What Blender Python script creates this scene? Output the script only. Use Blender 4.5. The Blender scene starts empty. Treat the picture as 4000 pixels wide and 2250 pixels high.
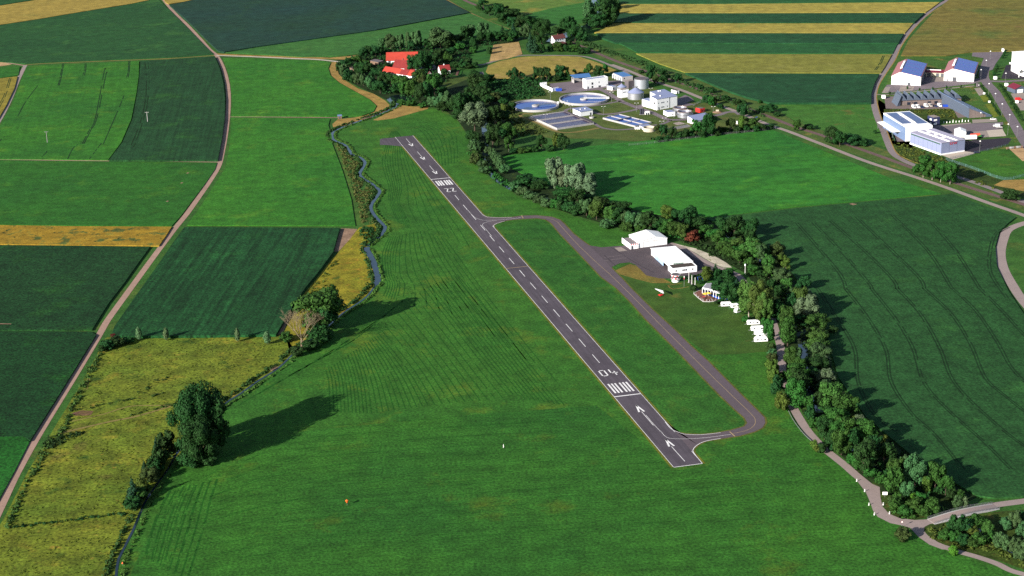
import bpy, bmesh, math, random
import numpy as np
from mathutils import Vector, Matrix, Euler
R = math.radians
random.seed(7)
SC = bpy.context.scene
COL = SC.collection

# ------------------------------------------------------------------ survey
# The site was surveyed from the photograph: a picture position (source pixels of the 4000 x 2250
# photo) is turned into the point of the flat valley floor it shows. Units are metres.
FOC = 6737.0; PITCH = R(19.34); ROLL = R(-1.61); CAMH = 340.0
CP, SP, CR, SR = math.cos(PITCH), math.sin(PITCH), math.cos(ROLL), math.sin(ROLL)
FR = {'D': (0, 0, .644), 'S1': (1980, 250, 5.152), 'S2': (2300, 250, 5.152), 'S3': (2560, 320, 5.152),
      'I1': (3400, 180, 5.152), 'I2': (3440, 380, 5.152), 'I3': (3700, 180, 8.573), 'H1': (2360, 880, 5.152),
      'H2': (2560, 1040, 4.528), 'FA': (1280, 120, 4.287), 'FB': (1760, 0, 3.677), 'FC': (1640, 340, 4.287),
      'T4': (2840, 900, 5.152), 'T5': (2800, 1100, 3.622), 'T6': (3000, 1450, 2.899), 'T7': (3300, 1800, 3.22),
      'T8': (400, 1380, 2.787), 'N1': (2300, 1400, 5.152), 'N2': (1500, 500, 4.9975), 'N3': (3640, 250, 3.22)}
for _r, _y in zip('abcd', (0, 562, 1124, 1687)):
    for _c in range(4):
        FR[_r + str(_c)] = (1000 * _c, _y, 2.575)


def P(fr, pts):
    x0, y0, s = FR[fr]
    return [(x0 + u / s, y0 + v / s) for u, v in pts]


def ground(p, z=0.0):
    x, y = p
    a, b = (x - 2000) / FOC, (y - 1125) / FOC
    dx, dz = CR * a + SR * b, SR * a - CR * b
    wy, wz = CP + dz * SP, -SP + dz * CP
    t = (z - CAMH) / wz
    return Vector((dx * t, wy * t, z))


def gp(fr, u, v, z=0.0):
    return ground(P(fr, [(u, v)])[0], z)


def tall(fr, u, vb, vt):
    """height of an upright thing whose foot is at (u, vb) and whose top is seen at vt"""
    x0, y0, s = FR[fr]
    b = gp(fr, u, vb)
    a, c = (x0 + u / s - 2000) / FOC, ((y0 + vt / s) - 1125) / FOC
    dz = SR * a - CR * c
    wy, wz = CP + dz * SP, -SP + dz * CP
    return CAMH + wz / wy * b.y


def mpp(fr, u, v):
    """metres per frame pixel across the line of sight"""
    b = gp(fr, u, v)
    d = (b - Vector((0, 0, CAMH))).length
    return d / FOC / FR[fr][2]


def smooth(pts, n=6):
    """Catmull-Rom through the points"""
    q = [pts[0]] + list(pts) + [pts[-1]]
    out = []
    for i in range(1, len(q) - 2):
        a, b, c, d = (Vector(k) for k in q[i - 1:i + 3])
        for k in range(n):
            t = k / n
            out.append(0.5 * (2 * b + (c - a) * t + (2 * a - 5 * b + 4 * c - d) * t * t + (3 * b - a - 3 * c + d) * t ** 3))
    out.append(Vector(q[-1]))
    return out


def gpts(src, z=0.0):
    return [ground(p, z) for p in src]


# ------------------------------------------------------------------ materials
def lin(c):
    c = c / 255.0
    return c / 12.92 if c <= .04045 else ((c + .055) / 1.055) ** 2.4


KEXP = 2.0


def alb(rgb, k=KEXP):
    r, g, b = (lin(c) / k for c in rgb)
    if g > r * 1.05 and g > b * 1.25:      # leaf greens absorb more blue than the picture's blue skylight suggests
        if g * k > .125: b *= .84; r *= 1.10; g *= .97     # light meadow greens are yellower
        else: b *= .62; g *= .96
    return tuple(min(.85, c) for c in (r, g, b)) + (1.0,)


MATS = {}


def new_mat(name):
    m = bpy.data.materials.new(name); m.use_nodes = True
    nt = m.node_tree
    return m, nt, nt.nodes['Principled BSDF']


def nd(nt, kind, **kw):
    n = nt.nodes.new(kind)
    for k, v in kw.items():
        if k in n.inputs.keys() if hasattr(n.inputs, 'keys') else False:
            n.inputs[k].default_value = v
        else:
            setattr(n, k, v)
    return n


def mixc(nt, fac, a, b, blend='MIX'):
    n = nt.nodes.new('ShaderNodeMix'); n.data_type = 'RGBA'; n.blend_type = blend
    for i, x in ((0, fac), (6, a), (7, b)):
        if hasattr(x, 'is_linked') or isinstance(x, bpy.types.NodeSocket):
            nt.links.new(x, n.inputs[i])
        else:
            n.inputs[i].default_value = x
    return n.outputs[2]


def maprange(nt, x, a, b, c, d):
    n = nt.nodes.new('ShaderNodeMapRange')
    nt.links.new(x, n.inputs[0])
    for i, v in enumerate((a, b, c, d)):
        n.inputs[i + 1].default_value = v
    return n.outputs[0]


def noise(nt, vec, scale, detail=2.0, rough=.5):
    n = nt.nodes.new('ShaderNodeTexNoise')
    nt.links.new(vec, n.inputs['Vector'])
    n.inputs['Scale'].default_value = scale; n.inputs['Detail'].default_value = detail
    n.inputs['Roughness'].default_value = rough
    return n.outputs['Fac']


def mapped(nt, vec, rot=0.0, scale=(1, 1, 1)):
    n = nt.nodes.new('ShaderNodeMapping'); n.vector_type = 'TEXTURE' if False else 'POINT'
    nt.links.new(vec, n.inputs['Vector'])
    # rotate first so that X runs across the rows, then stretch
    n.inputs['Rotation'].default_value = (0, 0, rot)
    m = nt.nodes.new('ShaderNodeVectorMath'); m.operation = 'MULTIPLY'
    nt.links.new(n.outputs[0], m.inputs[0]); m.inputs[1].default_value = scale
    return m.outputs[0]


def grey(nt, x):
    n = nt.nodes.new('ShaderNodeCombineColor')
    for i in range(3):
        nt.links.new(x, n.inputs[i])
    return n.outputs[0]


def land(name, c1, c2, c3=None, patch=.02, fine=.55, fscale=.8, rows=None, spots=None, bump=.35, bdist=.5, t3=(.55, .7), mid=.25):
    """ground cover: two colours in broad patches, a third in blotches, metre-scale mottling, rows.
    rows = (direction angle in degrees of the rows, spacing m, strength)"""
    if name in MATS: return MATS[name]
    m, nt, b = new_mat(name)
    geo = nt.nodes.new('ShaderNodeNewGeometry'); pos = geo.outputs['Position']
    pt = maprange(nt, noise(nt, pos, patch, 4, .6), .32, .68, 0, 1)
    col = mixc(nt, pt, alb(c1), alb(c2))
    if c3:
        t = maprange(nt, noise(nt, pos, patch * 2.3, 5, .7), t3[0], t3[1], 0, 1)
        col = mixc(nt, t, col, alb(c3))
    if spots:   # (colour, scale, lo, hi)
        for sc, ss, lo, hi in spots:
            t = maprange(nt, noise(nt, pos, ss, 3, .65), lo, hi, 0, 1)
            col = mixc(nt, t, col, alb(sc))
    f = noise(nt, pos, fscale, 3, .65)
    fm = maprange(nt, f, .34, .66, 1 - fine * .85, 1 + fine * .85)
    col = mixc(nt, 1.0, col, grey(nt, fm), 'MULTIPLY')
    mm = maprange(nt, noise(nt, pos, fscale * .13, 3, .6), .3, .7, 1 - mid, 1 + mid)
    col = mixc(nt, 1.0, col, grey(nt, mm), 'MULTIPLY')
    hgt = f
    if rows:
        a, sp, st = rows
        v = mapped(nt, pos, -R(a - 90), (1.0 / sp, .012, 0))
        r = noise(nt, v, 1.0, 2, .5)
        rm = maprange(nt, r, .3, .7, 1 - st, 1 + st)
        col = mixc(nt, 1.0, col, grey(nt, rm), 'MULTIPLY')
    nt.links.new(col, b.inputs['Base Color'])
    b.inputs['Roughness'].default_value = .95
    b.inputs['Specular IOR Level'].default_value = .12
    if bump:
        bp = nt.nodes.new('ShaderNodeBump'); bp.inputs['Strength'].default_value = bump; bp.inputs['Distance'].default_value = bdist
        nt.links.new(hgt, bp.inputs['Height']); nt.links.new(bp.outputs[0], b.inputs['Normal'])
    MATS[name] = m
    return m


def paint(name, c, rough=.6, var=.12, scale=.6, metal=0.0, spec=.4, k=1.0, streak=None, obj=False):
    """built surfaces: albedo from an sRGB colour, with weathering noise"""
    if name in MATS: return MATS[name]
    m, nt, b = new_mat(name)
    geo = nt.nodes.new('ShaderNodeNewGeometry'); pos = geo.outputs['Position']
    f = maprange(nt, noise(nt, pos, scale, 4, .65), .25, .75, 1 - var, 1 + var)
    col = mixc(nt, 1.0, alb(c, k), grey(nt, f), 'MULTIPLY')
    f2 = maprange(nt, noise(nt, pos, scale * .12, 3, .6), .3, .7, 1 - var * .8, 1 + var * .8)
    col = mixc(nt, 1.0, col, grey(nt, f2), 'MULTIPLY')
    if streak:   # (angle, spacing, strength)
        a, sp, st = streak
        v = mapped(nt, pos, -R(a - 90), (1.0 / sp, .03, 0))
        rm = maprange(nt, noise(nt, v, 1.0, 2, .5), .3, .7, 1 - st, 1 + st)
        col = mixc(nt, 1.0, col, grey(nt, rm), 'MULTIPLY')
    nt.links.new(col, b.inputs['Base Color'])
    b.inputs['Roughness'].default_value = rough; b.inputs['Metallic'].default_value = metal
    b.inputs['Specular IOR Level'].default_value = spec
    MATS[name] = m
    return m


def leaf(name, c, var=.5, hue=.025, k=KEXP):
    var *= .5
    c = tuple(c)
    """foliage: every tree a little different, and light and dark sprays within a crown"""
    if name in MATS: return MATS[name]
    m, nt, b = new_mat(name)
    oi = nt.nodes.new('ShaderNodeObjectInfo'); geo = nt.nodes.new('ShaderNodeNewGeometry')
    hs = nt.nodes.new('ShaderNodeHueSaturation'); hs.inputs['Color'].default_value = (lin(c[0]) / k * .80, lin(c[1]) / k * .84, lin(c[2]) / k * .68, 1)
    nt.links.new(maprange(nt, oi.outputs['Random'], 0, 1, .5 - hue, .5 + hue), hs.inputs['Hue'])
    v1 = maprange(nt, oi.outputs['Random'], 0, 1, .8, 1.22)
    v2 = maprange(nt, geo.outputs['Random Per Island'], 0, 1, 1 - var, 1 + var)
    v3 = maprange(nt, noise(nt, geo.outputs['Position'], .35, 3, .6), .3, .7, .75, 1.25)
    mu = nt.nodes.new('ShaderNodeMath'); mu.operation = 'MULTIPLY'
    nt.links.new(v1, mu.inputs[0]); nt.links.new(v2, mu.inputs[1])
    mv = nt.nodes.new('ShaderNodeMath'); mv.operation = 'MULTIPLY'
    nt.links.new(mu.outputs[0], mv.inputs[0]); nt.links.new(v3, mv.inputs[1])
    nt.links.new(mv.outputs[0], hs.inputs['Value'])
    nt.links.new(hs.outputs[0], b.inputs['Base Color'])
    b.inputs['Roughness'].default_value = .8; b.inputs['Specular IOR Level'].default_value = .15
    MATS[name] = m
    return m


def water(name, c, rough=.04):
    if name in MATS: return MATS[name]
    m, nt, b = new_mat(name)
    geo = nt.nodes.new('ShaderNodeNewGeometry')
    b.inputs['Base Color'].default_value = alb(c, 1.0); b.inputs['Roughness'].default_value = rough
    b.inputs['IOR'].default_value = 1.45; b.inputs['Specular IOR Level'].default_value = 1.0
    bp = nt.nodes.new('ShaderNodeBump'); bp.inputs['Strength'].default_value = .06; bp.inputs['Distance'].default_value = .05
    nt.links.new(noise(nt, geo.outputs['Position'], 1.5, 2), bp.inputs['Height'])
    nt.links.new(bp.outputs[0], b.inputs['Normal'])
    MATS[name] = m
    return m


# ------------------------------------------------------------------ meshes
class MB:
    """collects faces and links them as one mesh object"""
    def __init__(self): self.v = []; self.f = []; self.m = []

    def face(self, pts, mi=0):
        n = len(self.v); self.v += [tuple(p) for p in pts]
        self.f.append(tuple(range(n, n + len(pts)))); self.m.append(mi)

    def hexa(self, b, t, mi=0):
        n = len(self.v); self.v += [tuple(p) for p in b] + [tuple(p) for p in t]; k = len(b)
        self.f.append(tuple(n + i for i in reversed(range(k)))); self.m.append(mi)
        self.f.append(tuple(n + k + i for i in range(k))); self.m.append(mi)
        for i in range(k):
            j = (i + 1) % k
            self.f.append((n + i, n + j, n + k + j, n + k + i)); self.m.append(mi)

    def box(self, x0, x1, y0, y1, z0, z1, mi=0):
        q = ((x0, y0), (x1, y0), (x1, y1), (x0, y1))
        self.hexa([(x, y, z0) for x, y in q], [(x, y, z1) for x, y in q], mi)

    def prism(self, poly, z0, z1, mi=0):
        self.hexa([(p[0], p[1], z0) for p in poly], [(p[0], p[1], z1) for p in poly], mi)

    def cyl(self, x, y, z0, z1, r0, r1=None, n=24, mi=0):
        r1 = r0 if r1 is None else r1
        c = [(math.cos(2 * math.pi * i / n), math.sin(2 * math.pi * i / n)) for i in range(n)]
        self.hexa([(x + r0 * a, y + r0 * b, z0) for a, b in c], [(x + r1 * a, y + r1 * b, z1) for a, b in c], mi)

    def ring(self, x, y, z0, z1, ri, ro, n=48, mi=0):
        c = [(math.cos(2 * math.pi * i / n), math.sin(2 * math.pi * i / n)) for i in range(n)]
        for i in range(n):
            (a, b), (d, e) = c[i], c[(i + 1) % n]
            q = [(x + ri * a, y + ri * b), (x + ro * a, y + ro * b), (x + ro * d, y + ro * e), (x + ri * d, y + ri * e)]
            for lo, hi in ((0, 1), (2, 3)):
                pass
            self.face([(p[0], p[1], z1) for p in q], mi)
            self.face([(q[1][0], q[1][1], z0), (q[2][0], q[2][1], z0), (q[2][0], q[2][1], z1), (q[1][0], q[1][1], z1)], mi)
            self.face([(q[3][0], q[3][1], z0), (q[0][0], q[0][1], z0), (q[0][0], q[0][1], z1), (q[3][0], q[3][1], z1)], mi)

    def tube(self, a, b, r, n=8, r1=None, mi=0):
        a, b = Vector(a), Vector(b); d = (b - a).normalized(); r1 = r if r1 is None else r1
        u = d.cross(Vector((0, 0, 1)) if abs(d.z) < .9 else Vector((1, 0, 0))).normalized(); w = d.cross(u)
        c = [u * math.cos(2 * math.pi * i / n) + w * math.sin(2 * math.pi * i / n) for i in range(n)]
        self.hexa([a + k * r for k in c], [b + k * r1 for k in c], mi)

    def build(self, name, mats, parent=None, smooth_=False):
        me = bpy.data.meshes.new(name)
        me.from_pydata(self.v, [], self.f)
        for m in (mats if isinstance(mats, (list, tuple)) else [mats]):
            me.materials.append(m)
        if any(self.m): me.polygons.foreach_set('material_index', self.m)
        if smooth_: me.polygons.foreach_set('use_smooth', [True] * len(self.f))
        me.update()
        o = bpy.data.objects.new(name, me); COL.objects.link(o)
        if parent: o.parent = parent
        return o


def tag(o, label=None, cat=None, group=None, kind=None):
    if label: o['label'] = label
    if cat: o['category'] = cat
    if group: o['group'] = group
    if kind: o['kind'] = kind
    return o


def thing(name, label, cat, loc=(0, 0, 0), rz=0.0, group=None):
    o = bpy.data.objects.new(name, None); COL.objects.link(o)
    o.location = loc; o.rotation_euler = (0, 0, rz); o.empty_display_size = 1
    return tag(o, label, cat, group)


def kids(o):
    return [c for c in COL.objects if c.parent == o]


def copy_tree(o, parent=None):
    c = o.copy(); COL.objects.link(c)
    if parent: c.parent = parent
    for ch in kids(o):
        copy_tree(ch, c)
    return c


def up_ccw(pts):
    a = sum(pts[i][0] * pts[(i + 1) % len(pts)][1] - pts[(i + 1) % len(pts)][0] * pts[i][1] for i in range(len(pts)))
    return pts if a > 0 else pts[::-1]


def strip_faces(mb, pts, w, z, mi=0, gap=None, rnd=None):
    """ribbon of width w along ground points"""
    L = []
    for i, p in enumerate(pts):
        a = pts[max(0, i - 1)]; b = pts[min(len(pts) - 1, i + 1)]
        d = Vector((b[0] - a[0], b[1] - a[1])); d.normalize()
        n = Vector((-d.y, d.x)) * (w / 2)
        L.append(((p[0] + n.x, p[1] + n.y, z), (p[0] - n.x, p[1] - n.y, z)))
    for i in range(len(L) - 1):
        if gap and rnd.random() < gap: continue
        mb.face([L[i][1], L[i + 1][1], L[i + 1][0], L[i][0]], mi)


def field(name, src, mat, h=0.0, z=.02, label=None, lines=None, lmat=None, kind='structure', side=None):
    """a sheet (h = 0) or a standing crop of height h; lines = [(src points, width), ...] lie in the same mesh"""
    zz = z + h
    top = up_ccw([ground(p, zz) for p in src])
    mb = MB()
    if h:
        mb.face([(p[0], p[1], zz) for p in top])
        n = len(top)
        for i in range(n):
            a, b = top[i], top[(i + 1) % n]
            mb.face([(a[0], a[1], 0), (b[0], b[1], 0), (b[0], b[1], zz), (a[0], a[1], zz)], 1 if side else 0)
    else:
        mb.face([(p[0], p[1], zz) for p in top])
    rnd = random.Random(3)
    for ln, w, gap in (lines or []):
        strip_faces(mb, smooth([ground(p, zz) for p in ln], 8), w, zz + .025, 2 if side else 1, gap, rnd)
    mats = [mat] + ([side] if side else []) + ([lmat] if lmat else [])
    o = mb.build(name, mats)
    return tag(o, label, None, None, kind)


def road(name, src, w, mat, z=.06, label=None, n=6, kind='structure'):
    mb = MB()
    strip_faces(mb, smooth(gpts(src), n), w, z)
    return tag(mb.build(name, mat), label, None, None, kind)
# ------------------------------------------------------------------ camera, light, sky
cam = bpy.data.cameras.new('camera'); camo = bpy.data.objects.new('camera', cam); COL.objects.link(camo)
cam.sensor_width = 36; cam.lens = 36 * FOC / 4000; cam.clip_start = 1; cam.clip_end = 20000
camo.location = (0, 0, CAMH); camo.rotation_euler = (Matrix.Rotation(math.pi / 2 - PITCH, 3, 'X') @ Matrix.Rotation(ROLL, 3, 'Z')).to_euler()
SC.camera = camo
SUN_EL, SUN_AZ = R(21.5), R(42)          # shadows run towards (cos az, sin az)
sd = Vector((-math.cos(SUN_AZ) * math.cos(SUN_EL), -math.sin(SUN_AZ) * math.cos(SUN_EL), math.sin(SUN_EL)))
sl = bpy.data.lights.new('sun', 'SUN'); sl.energy = 5.0; sl.angle = R(.5); sl.color = (1, .93, .82)
so = bpy.data.objects.new('sun', sl); COL.objects.link(so)
so.rotation_euler = sd.to_track_quat('Z', 'Y').to_euler(); so.location = sd * 500
W = bpy.data.worlds.new('World'); SC.world = W; W.use_nodes = True
wn = W.node_tree; bg = wn.nodes['Background']
sky = wn.nodes.new('ShaderNodeTexSky'); sky.sky_type = 'NISHITA'; sky.sun_disc = False
sky.sun_elevation = SUN_EL; sky.sun_rotation = math.atan2(sd.x, sd.y)
wn.links.new(sky.outputs[0], bg.inputs[0]); bg.inputs[1].default_value = .07
SC.view_settings.view_transform = 'Standard'; SC.view_settings.look = 'None'
SC.view_settings.exposure = 1.2; SC.view_settings.gamma = 1


def ang(p, q):
    a, b = ground(p), ground(q)
    return math.degrees(math.atan2(b.y - a.y, b.x - a.x))


def dang(x0, y0, x1, y1):
    return ang(*P('D', [(x0, y0), (x1, y1)]))


D = lambda *pts: P('D', pts)
RUN = dang(1280, 725, 1440, 920)
# ------------------------------------------------------------------ land colours; the far greens carry the haze's bluish shift
g_air = land('airfield_grass', (66, 126, 44), (52, 114, 42), (92, 128, 42), patch=.012, rows=(RUN, 3.0, .10), fine=.5)
g_in = land('infield_grass', (56, 118, 44), (46, 106, 42), (74, 122, 46), patch=.02, rows=(RUN, 2.4, .10), fine=.5)
g_mow = land('mown_lawn', (72, 108, 44), (60, 104, 42), (125, 118, 55), patch=.03, fine=.3, rows=(dang(1600, 700, 1900, 860), 2, .06), t3=(.6, .78))
g_south = land('south_meadow', (60, 124, 42), (46, 108, 41), (92, 118, 36), patch=.010, rows=(dang(600, 1300, 1700, 1230), 3.5, .14), fine=.55, t3=(.58, .8))
crop_hi = land('bright_crop', (62, 134, 42), (48, 116, 44), (88, 142, 44), patch=.012, rows=(dang(130, 395, 190, 160), 3, .1), fine=.35)
crop_hi2 = land('bright_meadow', (64, 136, 44), (50, 122, 42), (84, 142, 46), patch=.011, rows=(dang(600, 560, 620, 300), 2.5, .05), fine=.4)
crop_left = land('left_meadow', (52, 120, 42), (44, 108, 42), (70, 128, 42), patch=.013, rows=(0, 2.5, .08), fine=.4)
crop_mid = land('mid_crop', (46, 98, 62), (40, 90, 60), (60, 116, 58), patch=.009, rows=(dang(0, 130, 400, 75), 4, .12), fine=.3)
crop_teal = land('far_maize', (38, 76, 68), (36, 72, 66), (42, 80, 68), patch=.008, rows=(dang(650, 110, 1180, 30), 3, .1), fine=.25)  # bluish cast of distant haze is mixed into this green
crop_far = land('far_meadow', (60, 120, 60), (66, 126, 60), (74, 128, 62), patch=.01, rows=(dang(650, 125, 1200, 40), 4, .06), fine=.25)
maize_a = land('maize_dark', (38, 84, 58), (34, 78, 54), (46, 98, 54), patch=.012, rows=(dang(300, 395, 360, 250), 2.2, .22), fine=.5)
maize_b = land('maize_left', (33, 78, 50), (27, 70, 45), (40, 92, 48), patch=.012, rows=(dang(100, 700, 300, 702), 1.6, .12), fine=.75)
maize_c = land('maize_centre', (32, 84, 54), (28, 76, 50), (38, 96, 56), patch=.014, rows=(dang(420, 800, 560, 600), 2.6, .40), fine=.7)
maize_d = land('maize_lower', (28, 76, 46), (24, 68, 42), (34, 90, 42), patch=.014, rows=(dang(100, 900, 300, 902), 1.5, .12), fine=.8)
beet = land('beet', (38, 112, 42), (32, 98, 40), patch=.02, rows=(dang(30, 1230, 80, 1110), 2, .2), fine=.6)
wheat_nw = land('wheat_far_left', (182, 158, 76), (174, 152, 72), (160, 146, 70), patch=.01, rows=(dang(0, 50, 330, 5), 5, .07), fine=.18)
wheat_l = land('wheat_left', (150, 140, 58), (160, 144, 56), (120, 130, 54), patch=.02, rows=(dang(5, 270, 30, 200), 4, .1), fine=.25)
wheat_lodged = land('wheat_lodged', (176, 142, 46), (170, 138, 44), (140, 140, 60), patch=.03, rows=(0, 4, .12), fine=.3, spots=[((92, 110, 56), .09, .56, .63), ((44, 74, 44), .16, .62, .67)])
wheat_ne = land('wheat_far', (186, 168, 80), (178, 164, 76), (160, 158, 74), patch=.012, rows=(0, 5, .06), fine=.16)
wheat_pale = land('barley_pale', (140, 146, 70), (130, 140, 66), (152, 150, 76), patch=.015, rows=(0, 5, .07), fine=.18, spots=[((70, 92, 58), .05, .72, .78)])
maize_ne = land('maize_far', (38, 90, 66), (34, 84, 62), (44, 100, 68), patch=.01, rows=(0, 3, .1), fine=.3)  # haze over the far stripes is put into the colour as blue
crop_ne = land('beans_far', (44, 106, 60), (40, 100, 58), (60, 112, 62), patch=.01, rows=(0, 5, .06), fine=.2)
brown_ne = land('brown_field', (140, 124, 62), (122, 122, 56), (150, 118, 76), patch=.006, rows=(dang(2400, 60, 2576, 62), 8, .14), fine=.22, spots=[((90, 116, 58), .012, .55, .68)])
rough = land('rough_meadow', (122, 138, 46), (98, 128, 42), (150, 142, 48), patch=.025, fine=.6, fscale=.7, mid=.4, spots=[((172, 146, 60), .10, .64, .76), ((58, 92, 38), .06, .6, .72), ((112, 104, 50), .035, .62, .74)])
rough_n = land('rough_yellow', (160, 146, 42), (128, 138, 40), (184, 142, 50), patch=.05, fine=.5, fscale=.7, mid=.4, spots=[((90, 116, 40), .1, .62, .72)])
dryg = land('dry_grass', (172, 140, 78), (182, 150, 84), (140, 130, 60), patch=.04, fine=.25, rows=(dang(830, 180, 960, 260), 2, .1))
stub = land('stubble', (200, 166, 112), (192, 160, 104), (176, 154, 84), patch=.03, fine=.2, rows=(dang(1250, 150, 1260, 110), 4, .18))
dryf = land('dry_field', (176, 152, 82), (160, 150, 70), (188, 154, 96), patch=.02, fine=.25, rows=(0, 4, .08))
m_right = land('right_meadow', (60, 140, 48), (46, 122, 48), (78, 150, 46), patch=.011, fine=.3, rows=(dang(1400, 420, 2200, 380), 6, .12))
crop_r = land('right_crop', (46, 96, 60), (40, 88, 54), (54, 112, 54), patch=.008, fine=.5, rows=(dang(2100, 600, 2400, 900), 1.2, .12))
verge = land('verge', (80, 122, 52), (64, 110, 46), (140, 128, 60), patch=.03, fine=.45)
verge_f = land('verge_far', (86, 116, 58), (76, 110, 54), (140, 128, 66), patch=.03, fine=.35)
lawn_p = land('plant_lawn', (96, 114, 58), (78, 108, 54), (118, 116, 62), patch=.03, fine=.25)
floor_m = land('wood_floor', (40, 64, 34), (34, 58, 32), (62, 84, 36), patch=.05, fine=.6, mid=.4)  # dark growth, darkened further for the deep shade under the trees
scrubg = land('scrub_ground', (70, 92, 40), (58, 84, 38), (110, 100, 50), patch=.05, fine=.55, mid=.4)
soil = land('bare_soil', (172, 140, 118), (160, 130, 108), patch=.1, fine=.3)
peach = land('bare_sand', (214, 176, 132), (206, 170, 124), patch=.1, fine=.15)
ditchm = land('ditch_line', (24, 60, 30), (20, 52, 26), patch=.1, fine=.4)
trackm = land('wheel_line', (27, 66, 38), (24, 60, 36), patch=.1, fine=.4)  # wheel gaps in the crop; the shade inside them is in the colour
mowl = land('swath_line', (39, 104, 34), (35, 97, 33), patch=.1, fine=.4)
dryl = land('dry_line', (120, 128, 48), (104, 122, 44), patch=.1, fine=.4)
# hard surfaces
asph = paint('runway_asphalt', (98, 90, 100), .9, .16, .12, spec=.2, k=KEXP, streak=(RUN, 1.6, .16))
asph2 = paint('taxi_asphalt', (112, 100, 108), .9, .10, .3, spec=.2, k=KEXP)
apronm = paint('apron_asphalt', (100, 90, 96), .9, .14, .15, spec=.2, k=KEXP)
yard = paint('yard_asphalt', (138, 126, 134), .9, .10, .15, spec=.2, k=KEXP)
yard_d = paint('black_asphalt', (58, 52, 66), .9, .08, .2, spec=.2, k=KEXP)
lane_m = paint('lane_asphalt', (178, 160, 156), .9, .09, .4, spec=.2, k=KEXP)
lane_f = paint('far_lane', (158, 144, 146), .9, .08, .3, spec=.2, k=KEXP)
trk = paint('gravel_track', (192, 158, 142), .95, .14, .5, spec=.15, k=KEXP)
white_trk = paint('chalk_track', (222, 206, 192), .95, .08, .4, spec=.15, k=KEXP)
grass_trk = paint('grass_track', (150, 134, 82), .95, .2, .4, spec=.1, k=KEXP)
pave = paint('paving', (178, 164, 156), .9, .06, .4, spec=.2, k=KEXP)
pave_w = paint('pale_concrete', (222, 208, 192), .9, .06, .4, spec=.2, k=KEXP)
wpaint = paint('white_paint', (228, 226, 226), .7, .16, .9, spec=.3, k=1.3)
ypaint = paint('yellow_paint', (180, 156, 120), .7, .08, .8, spec=.3, k=1.8)
ballast = paint('ballast', (130, 106, 104), .95, .15, 1.2, spec=.1, k=KEXP)
rail_m = paint('rail_steel', (120, 100, 92), .5, .1, 1, k=KEXP)
river_m = water('river_water', (16, 26, 30))
brook_m = water('brook_water', (18, 30, 40))

# ------------------------------------------------------------------ ground sheets
b = MB(); b.face([(-9000, -3000, 0), (9000, -3000, 0), (9000, 15000, 0), (-9000, 15000, 0)])
tag(b.build('ground', land('valley_grass', (66, 118, 50), (56, 106, 48), (100, 120, 56), patch=.01, fine=.4)), None, None, None, 'structure')

# left side, far to near
field('field', D((-700, -40), (-700, 100), (0, 13), (80, 0), (160, -12), (200, -45)), crop_mid, .5)
field('field', D((-400, 110), (0, 62), (100, 47), (200, 30), (330, 9), (374, 0), (376, -40), (260, -40), (84, 1), (0, 14), (-400, 72)), wheat_nw, .8)
road('road', D((-60, 24), (0, 13), (80, 0), (140, -9)), 3.5, lane_f)
field('field', D((-300, 165), (0, 155), (30, 157), (64, 160), (110, 157), (280, 150), (430, 144), (538, 136), (524, 124), (496, 95), (466, 64), (432, 30), (398, -2), (374, 1), (330, 10), (200, 31), (100, 48), (0, 63), (-300, 100)), crop_mid, .6)
field('field', D((412, -2), (408, -40), (620, -40), (490, -2), (462, 4), (424, 10), (417, 6)), wheat_nw, .8)
field('field', D((426, 12), (462, 5), (490, -1), (640, -40), (1050, -40), (1117, -2), (1181, 31), (944, 75), (794, 96), (644, 117), (564, 130), (550, 128), (520, 100), (472, 52)), crop_teal, 1.5)
field('field', D((566, 132), (644, 119), (794, 98), (944, 77), (1182, 33), (1284, 75), (1250, 86), (1150, 110), (1060, 122), (930, 121), (905, 135), (850, 140), (760, 143), (644, 136)), crop_far, .5)
field('field', D((-20, 170), (50, 167), (46, 189), (0, 196), (-20, 198)), crop_hi, .5)
field('field', D((-20, 199), (44, 192), (36, 222), (16, 264), (-4, 298), (-40, 340)), wheat_l, .8,
      lines=[(D((24, 196), (10, 240), (-10, 275)), .6, .1), (D((28, 196), (14, 240), (-6, 278)), .6, .1)], lmat=trackm)
field('bare_patch', D((-20, 156), (4, 156), (30, 162), (6, 166), (-20, 168)), peach, 0, .09)
_t = [[(0, 355), (8, 345), (21, 342)], [(207, 362), (224, 328), (240, 296), (262, 180), (265, 175)], [(211, 362), (228, 328), (244, 296), (266, 190), (270, 183)],
      [(146, 215), (152, 190), (157, 160)], [(149, 215), (155, 190), (160, 160)], [(208, 190), (213, 172), (214, 158)], [(212, 190), (216, 172), (217, 158)],
      [(318, 195), (322, 180), (324, 153)], [(322, 195), (325, 180), (327, 153)], [(45, 292), (65, 255), (95, 215)], [(260, 362), (300, 270), (312, 240)], [(105, 395), (115, 385), (118, 380)],
      [(170, 400), (186, 370), (208, 358)], [(225, 400), (240, 380), (255, 360)]]
field('field', D((66, 168), (110, 164), (280, 157), (350, 153), (349, 190), (343, 235), (330, 300), (305, 358), (272, 402), (100, 400), (-60, 399), (-60, 400), (2, 314), (30, 262), (52, 208)), crop_hi, .6,
      lines=[(D(*q), .8, .12) for q in _t], lmat=trackm)
field('field', D((353, 153), (430, 149), (540, 142), (553, 172), (562, 210), (566, 250), (565, 300), (558, 350), (548, 402), (400, 402), (274, 402), (308, 358), (333, 300), (345, 235), (351, 190)), maize_a, 1.5,
      lines=[(D((364, 155), (368, 190), (366, 250), (352, 310), (330, 365)), 1.0, .35), (D((372, 155), (375, 190), (372, 250), (358, 310), (336, 370)), .8, .5)], lmat=ditchm)
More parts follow.
